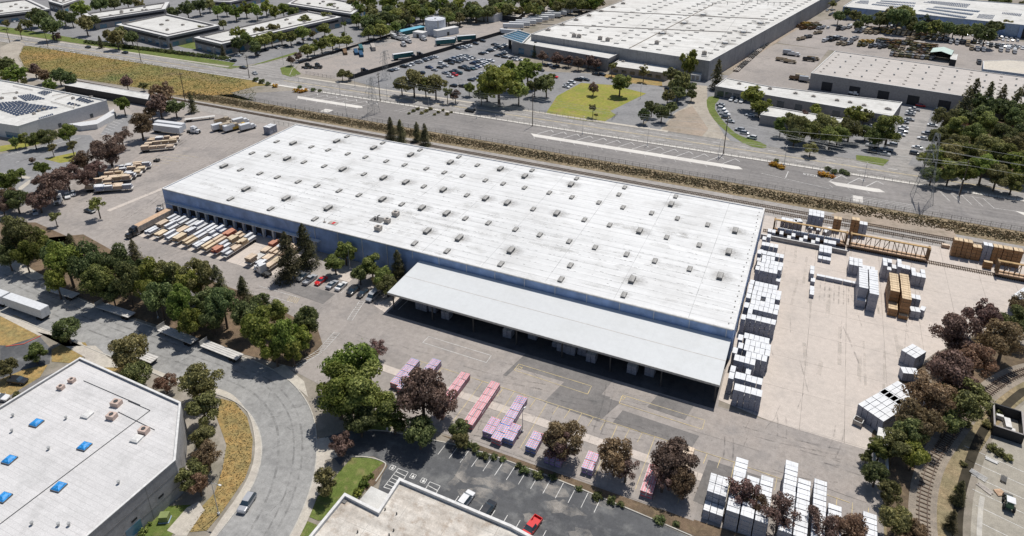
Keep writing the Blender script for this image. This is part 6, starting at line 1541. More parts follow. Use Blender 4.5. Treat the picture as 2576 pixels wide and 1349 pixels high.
trucks('trucks beside the gabled shed', 'in the crowded rows left of the gabled shed', -1.9, '590,268,ld 620,280,ld 655,285,nd 690,288,gd 735,290,nd 770,275,od 740,262,ld 800,250,od 835,250,ld 870,252,od 790,290,od 830,285,ld 810,268,gd 850,275,ld 850,300,nd 800,315,sd', ty)
trucks('trucks right in the storage yard', 'in the right part of the storage yard', -1.7, '992,205,wd 1035,212,wd 1075,205,gd 1110,222,nb 1138,250,nd 1180,255,wd 1222,260,wd 1160,205,ld 1200,205,gd 1275,228,gd 1318,235,gd 1345,262,wd 1395,262,wb 1442,275,wt 1350,245,gd 1190,350,gd', ty)
trucks('flat trucks at the left of the storage yard', 'at the left end of the storage yard', -2.0, '105,195,wd 130,180,kd 155,190,kd 180,175,wd 200,180,gd 205,215,nd 245,220,nd 275,215,sd 300,190,sd 315,180,sd 235,190,sd', ty)
trucks('machines on the side lane', 'beside the side lane by the giant factory', -2.2, ' '.join(f'{300+i*28},{250+(i%3)*22},{c}d' for i, c in enumerate('oooylonls'))+' 500,340,nd 400,380,gd 330,400,nd', lambda x, y: P(3, 0, x, y))
it = []
for i in range(9):
    a, b_ = Vector(P(2,0,2230+i*36,720-i*32)), Vector(P(2,0,2262+i*36,692-i*32)); d = b_-a; m_ = (a+b_)/2
    t = thing('pipe_rack', None, 'pipe rack', (m_.x, m_.y, .1), math.atan2(d.y, d.x), 'pipe racks along the side lane'); b = MB()
    for k in range(5): b.tube((-d.length*.47, -1.4+k*.7, .7+(k % 2)*.35), (d.length*.47, -1.4+k*.7, .7+(k % 2)*.35), .28)
    obj('pipe', b, M_steel if i % 3 else M_unit, t); obj('frame', MB().box(-d.length*.3, 0, 0, .2, 3.4, .5).box(d.length*.3, 0, 0, .2, 3.4, .5).box(-d.length*.3, 1.7, 0, .15, .15, 2).box(d.length*.3, 1.7, 0, .15, .15, 2), M_rustd, t)
    it.append((t, 'dark rack of stacked pipes'))
order_labels(it, 'along the side lane by the factory')
trucks('trucks in the service yard', 'in the service yard left of the tan warehouse', -.1, '200,550,sb 250,560,wd 130,610,nd 210,630,nd 400,610,kd 440,600,nd 270,800,od 330,800,nb 370,820,sb 2000,0,kd', lambda x, y: P(3, 0, x, y))
trucks('trucks at the tan warehouse doors', 'outside the doorways of the tan warehouse', -.3, '820,945,wd 880,930,sb 1240,965,sb 1460,990,nb', lambda x, y: P(3, 0, x, y))
t = thing('bulk_tank', 'dark blue horizontal bulk tank outside the tan warehouse', 'tank', (*P(3,0,1640,1050), .1), -.25)
obj('vessel', MB().tube((-8, 0, 2.2), (8, 0, 2.2), 1.6, n=16), M_navyb, t); obj('saddle', MB().box(-5, 0, 0, .5, 2.4, 1.2).box(5, 0, 0, .5, 2.4, 1.2), M_steel, t)
trucks('trucks by the blue roofed shed', 'clustered before the blue roofed shed in the tank yard', -.5, '1400,350,wd 1430,355,wd 1380,385,wb 1460,375,wd 1500,390,wd 1480,405,wd 1520,425,wd 1430,400,wd', lambda x, y: P(1, 0, x, y))
it = []
for q, r_, lb, dk in (((1460, 455), -.6, 'white semi tractor with a dark body in the tank yard', False), ((1655, 400), -.4, 'white semi tractor in front of the white store', False), ((480, 680), .2, 'dark semi tractor by the corner of the tank yard, left of two', True), ((580, 680), .2, 'dark semi tractor by the corner of the tank yard, right of two', True), ((1040, 740), 1.2, 'dark semi tractor behind the small trees of the tank yard', True), ((1540, 600), 1.0, 'dark semi tractor coupled to a green box trailer', True), ((1600, 575), 1.2, 'dark semi tractor standing alone by the shaded fence', True)): tractor(P(1, 0, *q), r_, lb, dk)
bt2 = make_box_trailer(14, M_tealb); BT = [False]
for q, r_, lb in (((1470, 590), .95, 'dark green box trailer with a white roof by the shaded fence, leftmost'), ((1890, 450), .75, 'dark green box trailer with a white roof, nearer of a pair'), ((1900, 435), .75, 'dark green box trailer with a white roof, further of a pair'), ((2100, 410), .75, 'dark green box trailer beside the car park corner')): place(bt2, BT, (*P(1, 0, *q), .03), r_, lb, 'green box trailers')
boxt(P(1, 0, 2540, 350), .1, 'white box trailer at the corner of the giant factory'); 
for i, (x, y, m, lb) in enumerate(((1050, 500, M_tealb, 'teal'), (1170, 490, M_unit, 'brown'), (1000, 530, M_navyb, 'navy'), (1050, 550, M_navyb, 'dark blue'), (890, 530, M_rustd, 'dark brown'))):
    p = P(1, 0, x, y); t = thing('shipping_container', f'{lb} low container in the stack left of the tank yard', 'container', (p[0], p[1], .03), 1.35-PI/2-.1+2.6)
    b = MB().box(0, 0, .1, 12, 2.4, 2.6 if i < 2 else 1.6)
    for k in range(20): b.box(-5.7+k*.6, 1.22, .2, .25, .05, 1.3).box(-5.7+k*.6, -1.22, .2, .25, .05, 1.3)
    obj('body', b, m, t); obj('door', MB().box(6.02, 0, .2, .05, 2.2, 1.4), M_steel, t)
# trailers along the big factory's left side
it = []
for i in range(14):
    p = P(2, 0, 80+i*62, 300-i*19); o = boxt((p[0]-6, p[1]+1), .3, 'x', 'white trailers backed up to the factory'); it.append((o, 'white box trailer'))
order_labels(it, 'backed up to the giant factory')
# lower right bits
d = thing('rubbish_skip', 'open grey metal skip beside the slanting block of white bundles', 'skip', (*P(3,3,895,230), .05), -.3)
obj('shell', MB().box(-.9, 0, .1, .1, 1.6, 1.2).box(.9, 0, .1, .1, 1.6, 1.2).box(0, .8, .1, 1.9, .1, 1.2).box(0, -.8, .1, 1.9, .1, 1.2).box(0, 0, .1, 1.8, 1.6, .1), M_unit, d); obj('rim', MB().box(-.95, 0, 1.3, .15, 1.8, .08).box(.95, 0, 1.3, .15, 1.8, .08).box(0, .85, 1.3, 1.9, .15, .08).box(0, -.85, 1.3, 1.9, .15, .08), M_metal, d)
d = thing('storage_box', 'pale metal storage box next to the trees by the open skip', 'container', (*P(3,3,1130,470), .05), 1.45)
obj('body', MB().box(0, 0, .1, 6, 2.6, 2.6), M_walls, d); obj('roof', MB().box(0, 0, 2.7, 6.1, 2.7, .08), M_trim, d)
d = thing('white_rack', 'white metal rack frame beside the storage box', 'rack', (*P(3,3,1110,640), .05), 0)
obj('frame', MB().box(-1.2, 0, .1, .5, 5, 1.6).box(1.2, 0, .1, .5, 5, 1.6).box(0, 0, .1, 2, 4.5, .3), M_trim, d); obj('beam', MB().box(0, 1.5, 1.2, 2.2, .2, .2), M_trim, d)
d = thing('walled_enclosure', 'dark walled enclosure holding white equipment at the right edge', 'enclosure', (*P(3,3,2370,380), .05), -.12)
obj('wall', MB().box(-2.6, 4, 0, .3, 8, 2.6).box(2.9, 4, 0, .3, 8, 2.6).box(.1, 0, 0, 5.4, .3, 2.6).box(.1, 8.2, 0, 5.4, .3, 2.6), M_dark, d); obj('coping', MB().box(-2.6, 4, 2.6, .35, 8.2, .1).box(2.9, 4, 2.6, .35, 8.2, .1).box(.1, 0, 2.6, 5.8, .35, .1), M_wallt, d); obj('equipment', MB().box(.4, 4.5, 0, 1.2, 3.2, 1.3, .1).box(1.4, 3, 0, .8, 1, .9).box(-1, 6.6, 0, 1.4, .8, 1), M_trim, d)
d = thing('loader', 'dark green loader tractor in the tan lot at the lower right', 'tractor', (*P(3,3,2395,1060), .05), 1.45)
obj('body', MB().box(.3, 0, .6, 2.6, 1.1, .9).box(-.6, 0, .8, 1.2, 1.3, .9), PAINT['e'], d); obj('canopy', MB().box(-.5, 0, 2.4, 1.7, 1.5, .12).box(-1.1, .6, 1.6, .08, .08, .8).box(-1.1, -.6, 1.6, .08, .08, .8).box(.1, .6, 1.6, .08, .08, .8).box(.1, -.6, 1.6, .08, .08, .8), PAINT['w'], d); obj('bucket', MB().box(2.5, 0, .2, .8, 1.9, .7, taper=.2).box(1.8, .5, .5, 1.2, .12, .15).box(1.8, -.5, .5, 1.2, .12, .15), M_steel, d)
for sx in (-.9, 1.1):
    for sy in (-.85, .85): obj('wheel', wheel_mb(.6 if sx < 0 else .45, .35), M_tyre, d, (sx, sy, .6 if sx < 0 else .45))
for q, r_, m, lb, s in (((2165, 880), -.7, M_unit, 'brown mat of boards lying on the tan lot', (3.2, 1.2, .12)), ((2310, 920), .5, M_peach, 'scatter of pale boards on the tan lot', (1.8, 1.6, .2)), ((2350, 790), 1.3, M_steel, 'dark steel plate stack on the tan lot', (2.0, 1.1, .4)), ((2230, 600), -.3, M_trim, 'pale slab beside the planted bed of the walled enclosure', (2.6, .8, .2))):
    t = thing('board_stack', lb, 'boards', (*P(3, 3, *q), .06), r_); b = MB()
    for k in range(5): b.box(0, -s[1]/2+(k+.5)*s[1]/5, .01*k, s[0]*random.uniform(.8, 1), s[1]/5*.8, s[2])
    obj('board', b, m, t)
t = thing('pipe_bundle', 'fan of white pipes beside the dark ditch', 'pipes', (*P(3,3,2100,745), .1), -.5); b = MB()
for k in range(6): b.tube((-1.6, -.5+k*.22, .1), (1.6, -.9+k*.3, .1), .07)
obj('pipe', b, M_trim, t)
t = thing('utility_box', 'green utility cabinet on the lawn below the blue skylight roof', 'utility box', (*P(0,3,1650,1190), .05), .5)
obj('cabinet', MB().box(0, 0, .1, 1.7, 1.4, 1.3), M_greenbox, t); obj('lid', MB().box(0, 0, 1.4, 1.8, 1.5, .1), M_greenbox, t); obj('plinth', MB().box(0, 0, 0, 2, 1.7, .12), M_walls, t)
# ------------------------------------------------------------------ poles, lamps, towers
def lamp(xy, h, rz, label, arm=1.6):
    t = thing('street_lamp', label, 'street lamp', (xy[0], xy[1], .05), rz, 'street and yard lamps')
    obj('pole', MB().tube((0, 0, 0), (0, 0, h), .10, .06, 8), M_metal, t); obj('arm', MB().tube((0, 0, h-.05), (arm*.5, 0, h+.2), .05).tube((arm*.5, 0, h+.2), (arm, 0, h+.15), .05), M_metal, t)
    obj('lamp_head', MB().box(arm+.2, 0, h+.08, .6, .3, .14), M_trim, t); obj('base', MB().tube((0, 0, 0), (0, 0, .5), .25, n=8), M_wallw, t); return t
lamp(P(0,3,2185,1135), 8.5, .1, 'tall street lamp on the golden verge of the bend', 1.8); lamp(P(1,3,1310,290), 7.5, 0, 'lamp post on the kerb of the dark lower car park', .5); lamp(P(0,2,1580,480), 8.5, 3.1, 'street lamp leaning over the empty flatbed trailers', 1.8); lamp(P(2,3,105,310), 6.5, 1.2, 'lamp post among the printed bundles', .5); lamp(P(1,1,940,1340), 7, 1.5, 'lamp post by the trees in front of the warehouse', .6)
it = []
for q in ((1,0,435,880), (1,0,840,955), (1,0,905,1160), (1,0,1310,1000), (1,0,1725,1060), (1,0,2200,1185), (2,0,705,1340), (2,1,1350,105), (2,1,2060,225), (3,1,955,455), (3,1,1895,620), (3,1,160,295), (2,0,300,740), (1,0,275,650), (1,0,695,500), (1,0,1040,440), (1,0,990,865), (1,0,2030,960), (2,0,1280,990), (2,0,2140,1340), (1,0,1800,470), (0,0,600,330), (0,0,1605,490), (0,0,2145,600)):
    o = lamp(P(*q), 8, random.choice((1.57, -1.57)), 'x', 1.2); it.append((o, 'thin lamp post'))
order_labels(it, 'along the avenue and the lots beyond it')
def upole(xy, h, label, cross=True, rz=0):
    t = thing('utility_pole', label, 'utility pole', (xy[0], xy[1], .02), rz, 'wooden utility poles'); obj('pole', MB().tube((0, 0, 0), (0, 0, h), .22, .14, 8), M_wood, t)
    if cross: obj('crossarm', MB().box(0, 0, h-1.2, .15, 3.2, .18).box(0, 0, h-2.6, .15, 2.6, .16), M_wood, t); obj('insulator', MB().box(0, 1.4, h-1.0, .14, .14, .3).box(0, -1.4, h-1.0, .14, .14, .3).box(0, .5, h-1.0, .14, .14, .3), M_metal, t)
    return t
UP = [((1,0,1240,1010), 16), ((2,1,2110,190), 18), ((2,0,205,1260), 17), ((3,1,1910,610), 15), ((0,0,1410,620), 15), ((0,0,2490,780), 14), ((0,0,480,465), 12), ((0,0,1850,1010), 16), ((0,0,100,430), 10)]
it = [(upole(P(*q), h, 'x'), 'wooden utility pole') for q, h in UP]; order_labels(it, 'beside the avenue')
def tower(xy, h, w, label, rz=0):
    t = thing('lattice_tower', label, 'pylon', (xy[0], xy[1], .02), rz, 'steel lattice pylons')
    def at(k, z): 
        r = w*(1-.78*(z/h)**.8); return ((-1 if k in (0, 3) else 1)*r, (-1 if k < 2 else 1)*r, z)
    lg = MB(); br = MB(); zs = [0, h*.16, h*.31, h*.45, h*.58, h*.7, h*.81, h*.91, h]
    for k in range(4):
        lg = MB()
        for a, b_ in zip(zs, zs[1:]): lg.tube(at(k, a), at(k, b_), .07, n=4)
        obj('leg', lg, M_lattice, t)
    for a, b_ in zip(zs, zs[1:]):
        for k in range(4): br.tube(at(k, a), at((k+1) % 4, b_), .032, n=4).tube(at((k+1) % 4, a), at(k, b_), .032, n=4).tube(at(k, b_), at((k+1) % 4, b_), .032, n=4)
    obj('bracing', br, M_lattice, t)
    for z, l in ((h*.70, 5.2), (h*.84, 4.4), (h*.97, 3.6)):
        obj('crossarm', MB().tube((0, -l, z), (0, l, z), .09, n=4).tube((0, -l, z), (0, 0, z+1.1), .06, n=4).tube((0, l, z), (0, 0, z+1.1), .06, n=4), M_lattice, t)
        obj('insulator', MB().tube((0, -l, z), (0, -l, z-1.1), .1).tube((0, l, z), (0, l, z-1.1), .1), M_metal, t)
    return t
T3 = P(3,1,1530,650); T1 = P(1,0,1175,1130); T2 = P(1,0,1300,790)
tower(T1, 19, 2.4, 'steel pylon in the truck lot left of centre'); tower(T2, 17, 2.0, 'steel pylon at the edge of the factory car park'); tower(T3, 27, 3.6, 'tallest steel pylon in the truck lot at the right'); 
def wires(a, za, b_, zb, offs, label):
    t = thing('power_line', label, 'power line', (*a, 0)); a, b_ = Vector(a), Vector(b_)
    for o_ in offs:
        mb = MB(); n = 14; pr = None
        for i in range(n+1):
            f = i/n; p = a.lerp(b_, f); z = za+(zb-za)*f-4*f*(1-f)*3.2; c_ = (p.x-a.x, p.y-a.y+o_[0], z+o_[1])
            if pr: mb.tube(pr, c_, .035, n=3, caps=False)
            pr = c_
        obj('wire', mb, M_lattice, t)
wires(T1, 13.5, T3, 19, ((-5, 0), (5, 0), (-4.4, 3), (4.4, 3)), 'overhead wires strung between the left and right truck lot pylons'); wires(T3, 19, (T3[0]+220, T3[1]+4), 19, ((-5, 0), (5, 0), (-4.4, 3.5), (4.4, 3.5)), 'overhead wires running off the right edge from the tallest pylon')
wires(P(2,0,205,1260), 15.5, P(2,1,2110,190), 16.5, ((-1.4, 0), (1.4, 0), (0, -1.5)), 'pole wires over the avenue between the two tallest wooden poles'); wires(P(1,0,1240,1010), 14.5, P(2,0,205,1260), 15.5, ((-1.4, 0), (1.4, 0), (0, -1.5)), 'pole wires along the avenue left of centre'); wires(P(2,1,2110,190), 16.5, P(3,1,1910,610), 13.5, ((-1.4, 0), (1.4, 0)), 'pole wires along the avenue at the right')
wires(T1, 14, (T1[0]-240, T1[1]+6), 14, ((-4, 0), (4, 0)), 'overhead wires running left from the left truck lot pylon')
def fence(name, label, pts, h=1.8, step=3.0, rails=(.95, .5), m=None, mesh=True):
    t = thing(name, label, 'fence', (*pts[0], 0)); o0 = pts[0]; ps = MB(); rl = MB()
    for i in range(len(pts)-1):
        a, b_ = Vector(pts[i]), Vector(pts[i+1]); d = b_-a; n = max(1, int(d.length/step)); an = math.atan2(d.y, d.x)
        for k in range(n): p = a.lerp(b_, k/n); ps.box(p.x-o0[0], p.y-o0[1], 0.02, .1, .1, h)
        c = (a+b_)/2
        for r in rails: rl.box(c.x-o0[0], c.y-o0[1], h*r, d.length, .05, .06, an)
        if mesh:
            nn = int(d.length/.9)
            for k in range(nn): p = a.lerp(b_, (k+.5)/nn); rl.box(p.x-o0[0], p.y-o0[1], .1, .035, .035, h-.15)
    o = obj('post', ps, m or M_fence, t); o['kind'] = 'stuff'; obj('rail', rl, m or M_fence, t); return t
fence('chain_fence', 'dark wire fence between the truck lot and the dry brush strip', [(-300, 266.6), (110, 266.6)]); fence('chain_fence', 'thin wire fence along the railway behind the warehouse', [(-240, 244.2), (60, 244.2)], 1.6, 3, (.95,), mesh=False)
fence('iron_fence', 'low dark fence between the truck lot and the avenue', [(-262, 293.9), (110, 293.9)], 1.3, 3); fence('iron_fence', 'dark fence with gates around the yellowing front lawn', [P(2,0,0,1080), P(2,0,560,1180), P(2,0,930,1235)], 1.6, 3); fence('iron_fence', 'dark gate fence beside the front lawn entrance', [P(2,0,1050,1150), P(2,0,990,1210)], 1.6, 2); fence('iron_fence', 'fence at the street corner of the tank yard', [P(1,0,500,740), P(1,0,790,790)], 1.8, 3)
dw = thing('dark_wall', 'long dark screened wall between the tank yard and the factory car park', 'wall', (*P(1,0,930,800), 0)); a, b_ = Vector(P(1,0,930,800)), Vector(P(1,0,2450,345)); d = b_-a
obj('panel', MB().box(d.x/2, d.y/2, .02, d.length, .2, 2.6, math.atan2(d.y, d.x)), M_dark, dw)
dw = thing('dark_wall', 'dark screened fence between the cross street and the tank yard', 'wall', (*P(1,0,430,640), 0)); a, b_ = Vector(P(1,0,430,640)), Vector(P(1,0,1450,330)); d = b_-a
obj('panel', MB().box(d.x/2, d.y/2, .02, d.length, .2, 1.6, math.atan2(d.y, d.x)), M_dark, dw)
# ------------------------------------------------------------------ trees
trees('grove trees beside the curved street', 'in the grove by the curved street', tall=1.35, s= '45,588,44,o 110,632,32,g 18,642,26,d 95,600,24,h 165,650,48,g 140,705,32,g 215,668,44,d 290,662,40,d 250,705,44,h 320,712,40,d 380,700,46,g 430,702,44,o 400,745,40,d 450,765,44,g 500,700,40,o 560,765,42,d 620,795,38,d 655,765,28,d 478,803,36,g 530,796,32,d 650,832,48,g 715,842,46,g 770,802,38,d 700,790,30,h 735,880,30,g 340,645,18,c 548,712,20,c 612,735,18,c 182,625,16,c 60,640,30,g 140,640,34,d 345,690,34,d 470,720,34,g 515,755,36,d 690,870,36,g 760,850,30,g 280,730,30,d')
trees('trees along the curved street', 'beside the curved street', '167,825,36,d 323,880,52,o 345,935,42,d 415,962,26,r 503,955,50,o 510,1030,40,o 512,1095,36,o 480,1190,42,o 520,1140,42,r 85,885,28,h 20,925,26,o 500,1215,34,r 45,1000,16,o')
trees('trees around the dark lower car park', 'around the dark lower car park', '885,905,70,g 850,985,66,g 948,875,30,x 925,985,72,h 905,1050,48,d 1062,1000,74,p 990,1040,50,h 1055,1085,44,d 1110,1010,44,p 1156,1075,30,d 1160,1105,24,o 856,1115,32,p 817,1212,36,o 1420,1098,52,r 1408,1120,44,p 1548,1142,56,r 1575,1175,40,x 1700,1155,58,p 1715,1205,46,r 1668,1200,40,x 1872,1240,52,x 1965,1285,58,x 2072,1320,54,x 1895,1260,40,r 2140,1335,46,r')
trees('trees beside the curved spur track', 'beside the curved spur track', '2205,1190,36,d 2240,1240,34,o 2215,1130,34,h 2255,1310,40,o 2300,1335,34,r 2255,1125,46,o 2300,1145,40,g 2180,1150,18,o 2410,845,62,p 2475,800,50,p 2530,855,58,r 2390,945,66,p 2455,910,50,r 2345,1000,60,r 2425,1010,56,o 2310,1060,54,r 2290,1090,46,d 2555,810,44,d 2380,1060,40,d 2415,1235,18,c 2395,1305,16,c 2568,765,26,r')
trees('trees against the warehouse front', 'standing against the warehouse front', '722,640,33,c 766,615,30,c 868,632,32,h 842,660,28,h 935,668,32,h 905,690,24,d 965,695,30,h 1000,662,20,c 975,718,26,o 950,705,18,o')
trees('conifers behind the warehouse', 'behind the warehouse', '982,322,15,c 1007,330,16,c 1048,330,13,c 1068,338,15,c')
trees('plum belt at the left', 'in the belt left of the yard', '410,240,34,r 400,262,30,p 440,268,24,d 482,258,13,c 310,265,21,g 352,312,34,r 380,285,18,r 272,375,41,p 305,345,26,x 205,400,27,r 215,445,28,p 130,465,42,p 105,425,20,g 165,440,34,p 95,500,30,p 22,455,28,g 20,490,28,r 40,505,28,d 5,520,22,p 170,335,27,g 118,343,24,d 85,352,20,h 60,352,16,h 35,358,15,h 240,420,24,p')
trees('small trees in the west car park', 'in the west car park', '130,372,13,s 180,366,15,s 80,402,8,p 50,435,14,h'); trees('lone yard trees', 'on the bare asphalt of the left yard', '243,512,23,y 137,545,16,s')
trees('trees around the wild field', 'around the dry wild field', '12,165,26,d 38,182,26,g 86,172,20,p 108,186,20,r 148,190,20,d 172,196,22,d 125,217,18,g 318,206,17,p 360,216,11,o 12,190,20,g 60,205,10,o')
trees('trees around the upper left offices', 'around the upper left offices', '105,48,24,d 128,66,28,d 200,20,24,g 90,40,22,d 215,62,22,o 235,50,18,d 75,62,12,o 48,74,14,s 160,40,20,d 60,58,12,o 292,94,24,o 330,92,20,d 303,84,20,o 270,85,14,o 252,105,8,c 430,120,6,c 560,128,8,c 598,88,20,g 600,110,20,d 622,98,20,h 640,118,18,d 655,80,18,o 437,28,18,d 470,20,22,d 500,14,20,d 525,8,18,o 545,28,16,g 568,20,16,g 592,30,18,g 618,22,18,g 645,28,18,g 668,18,18,g 690,30,18,g 712,22,20,g 735,30,16,h 560,60,12,o 508,75,14,o 250,12,22,d 285,6,20,d 320,3,18,d 350,12,14,o 180,48,16,d 15,60,10,o 140,90,12,p')
trees('street trees along the cross street', 'along the right side of the cross street', '731,152,11,p 749,141,12,p 772,124,20,h 789,120,15,h 808,113,19,h 835,104,21,h 853,104,14,h 871,100,18,h 926,82,19,h 939,79,14,h 956,76,20,h 972,76,15,h 994,66,17,h 865,88,9,y 866,63,9,y')
trees('office car park trees', 'in the office lot left of the cross street', '690,72,20,o 664,100,20,h 682,97,17,h 647,106,16,h 707,93,16,h 730,93,18,h 760,83,20,h 786,84,12,o 815,70,20,h 767,52,18,o 820,42,16,o 830,20,13,d')
rr = random.Random(21); s_ = []
for i in range(120):
    x = rr.uniform(885, 1500); u = (x-885)/615; ylo, yhi = 74-u*66, -6
    y = yhi+(ylo-yhi)*rr.random()**.7
    if y > 80-u*60: continue
    s_.append(f"{x:.0f},{y:.0f},{rr.uniform(14, 21):.0f},{rr.choice('hhddoog')}")
s_.sort(); trees('belt of trees at the top', 'in the top edge tree belt', ' '.join(s_))
trees('car park trees', 'between the factory car park and the avenue', '1040,203,34,o 1010,212,22,o 1070,212,26,h 1095,213,30,o 1125,235,15,y 1145,240,16,p 1255,205,50,g 1225,215,32,g 1290,190,34,g 1328,178,34,g 1305,225,32,h 1375,213,27,d 1345,215,24,d 1385,196,14,h 1180,222,16,h 860,185,15,o 875,187,13,o 1210,240,20,d')
trees('trees in front of the giant factory', 'in front of the giant factory', '1560,210,26,h 1493,222,15,p 1492,272,13,s 1540,168,14,s 1620,180,15,s 1400,145,18,p 1365,140,16,p 1430,150,15,p 1455,158,15,p 1480,155,16,p 1500,160,14,p 1345,128,8,c 1312,122,7,c 1728,152,23,g,205 1805,185,19,c 1710,205,30,o 1690,190,20,o 1680,240,20,o 1705,230,22,d 1740,238,14,d 1735,215,18,d 1640,270,20,d 1665,282,22,d 1690,268,18,d 1620,290,18,d 1500,290,6,s 790,0,4,s 1000,205,10,d')
trees('trees around the white roofed offices', 'around the white roofed offices', '1898,240,30,g 1912,268,22,g 1925,262,18,g 1965,318,22,h 2010,315,32,o 2045,325,32,h 2025,290,14,x 2075,312,34,o 2052,275,16,g 2148,288,26,g 2140,320,30,o 2110,335,28,h 2175,290,22,o 2235,328,38,h 2205,345,26,h 2000,340,26,d 2090,345,26,h 1990,300,22,o 2180,330,20,d 2040,372,18,o')
trees('trees below the solar warehouse', 'in front of the solar roofed warehouse', '2130,30,14,d 2110,42,16,d 2155,40,16,o 2180,50,18,d 2215,50,22,d 2238,40,22,o 2260,45,30,d 2275,32,26,h 2290,55,20,d 2330,48,16,d 2320,68,22,d 2350,72,22,h 2378,74,22,d 2400,76,20,d 2425,78,22,d 2455,76,22,d 2480,88,26,d 2505,70,20,d 2535,62,14,s 2300,66,18,o 2160,62,14,d 2440,4,16,o 2500,6,16,d 2530,4,14,d 2570,10,12,o 2095,10,10,o 2200,20,8,s')
trees('dense trees at the right', 'in the dense wood at the right edge', '2380,300,34,o 2362,345,32,o 2408,330,34,h 2350,395,36,g 2385,390,38,o 2425,385,38,h 2455,340,36,h 2480,310,32,h 2440,300,24,d 2490,370,40,o 2530,340,34,d 2560,360,36,o 2520,395,38,h 2560,415,38,g 2475,420,38,g 2430,430,34,g 2390,432,30,h 2510,440,34,o 2550,455,30,h 2330,400,20,o 2345,440,24,d 2560,300,30,d 2590,330,34,d 2590,400,34,h 2405,365,30,o 2455,395,30,o 2540,280,28,d 2500,270,28,d 2460,260,26,d 2418,290,22,d 2430,262,24,c 2450,238,22,c 2487,242,20,c 2520,250,20,c 2555,262,22,c 2575,240,20,c 2470,290,26,d 2590,280,30,d')
# bushes and brush
hb = [((x, 101.2+random.uniform(-.8, .8)), random.uniform(.7, 1.5)) for x in (-57, -55.5, -53.8, -52.4, -50.5, -48.6, -44.5, -43, -40, -37, -31, -27, -24, -22, -14, -11)]
bushes('hedge bushes', 'in the planted strip above the dark lower car park', L_dark, 'low green bush', hb)
bushes('yellow bushes', 'by the corner of the stained roof building', L_bright, 'yellow green bush', [(P(1,3,1080,850), 1.3), (P(1,3,1020,930), 1.2), (P(1,3,1150,760), .8), (P(1,3,1090,790), .9)])
bushes('flower clumps', 'on a rounded island of the truck lot', L_flow, 'orange flowering shrub', [(P(*q), r) for q, r in (((3,1,60,310), 1.8), ((3,1,110,325), 1.8), ((3,1,30,300), 1.5), ((3,1,140,340), 1.5), ((3,1,530,405), 2.0), ((3,1,580,415), 1.8), ((3,1,640,425), 1.4), ((1,0,190,870), 2.0), ((1,0,400,920), 2.0), ((1,0,450,925), 2.0), ((1,0,490,915), 1.8))])
bushes('dark island bushes', 'behind the orange flowers of the truck lot', L_dark, 'dark island bush', [(P(*q), r) for q, r in (((3,1,600,350), 1.6), ((3,1,660,380), 1.8), ((3,1,740,380), 1.8), ((3,1,790,400), 1.5), ((3,1,85,270), 1.4), ((1,0,60,830), 2.4), ((1,0,120,850), 2.0), ((1,0,440,880), 1.6), ((1,0,570,910), 1.8), ((1,0,0,810), 2.2), ((1,0,640,915), 1.4))])
bushes('bushes by the glass corner', 'by the glass corner of the blue skylight building', L_green, 'green bush', [(P(0,3,1330,1230), 1.2), (P(0,3,1400,1190), 1.3), (P(0,3,1290,1300), 1.2), (P(0,3,1480,1240), .9), (P(0,3,1430,1320), 1.1)])
bushes('bushes by the spur', 'on the bank of the spur track', L_olive, 'scrubby bush', [(P(3,3,*q), r) for q, r in (((1290, 900), 1.0), ((1340, 1100), 1.2), ((1250, 1180), 1.4), ((1400, 1250), 1.4), ((1980, 250), 1.2), ((2080, 130), 1.6), ((2240, 130), 1.8), ((2190, 250), 1.4), ((2230, 480), 1.4), ((2300, 530), 1.4), ((2390, 580), 1.2), ((1950, 640), .9), ((1900, 900), 1.0))])
bushes('hedge along the avenue verge', 'in the long hedge along the avenue', L_dark, 'dark clipped bush', [(tuple(Vector(P(0,0,870,430)).lerp(Vector(P(0,0,2280,600)), i/39)), 2.3) for i in range(40)])
bushes('planted shrubs in the lot', 'in the planted wedge of the truck lot', L_olive, 'small dark shrub', [((x, y), random.uniform(.9, 1.5)) for x, y in [(P(1,0,1530+i*42, 1140-(i % 3)*22+ (i > 5)*10)) for i in range(11)]])
def tufts(name, n, region, size, mat, label, seed, h=.6):
    rg = np.random.default_rng(seed); pts = []
    while len(pts) < n:
        p = region(rg)
        if p is not None: pts.append(p)
    P0 = np.array([(x, y, 0.05) for x, y in pts]); k = 3; vs = []; m = len(P0)
    cl = rg.normal(size=(m,)); 
    for q in range(k):
        a = rg.random(m)*PI; s = size*(.5+rg.random(m)); dx = np.stack([np.cos(a)*s, np.sin(a)*s, 0*a], 1); up_ = np.stack([rg.normal(0, .25, m), rg.normal(0, .25, m), np.ones(m)], 1)*(size*h*(.5+rg.random(m)))[:, None]
        o_ = P0+np.stack([rg.normal(0, size*.4, m), rg.normal(0, size*.4, m), 0*a], 1)
        vs.append(np.stack([o_-dx, o_+dx, o_+dx*.6+up_, o_-dx*.6+up_], 1))
    vs = np.concatenate(vs, 0).reshape(-1, 3); M_ = m*k
    me = bpy.data.meshes.new(name); me.vertices.add(4*M_); me.vertices.foreach_set('co', vs.astype(np.float32).ravel()); me.loops.add(4*M_); me.loops.foreach_set('vertex_index', np.arange(4*M_, dtype=np.int32)); me.polygons.add(M_); me.polygons.foreach_set('loop_start', np.arange(0, 4*M_, 4, dtype=np.int32)); me.update(calc_edges=True); me.materials.append(mat)
    o = bpy.data.objects.new(name, me); COL.objects.link(o); tag(o, label, 'vegetation', None, 'stuff')
tufts('dry_brush', 17000, lambda g: (g.uniform(-320, 160), 260.6+g.uniform(-1, 1)*4.8*(.5+.5*g.random())), .24, L_brush, 'strip of dry olive and brown brush between the railway and the truck lot', 1, .9)
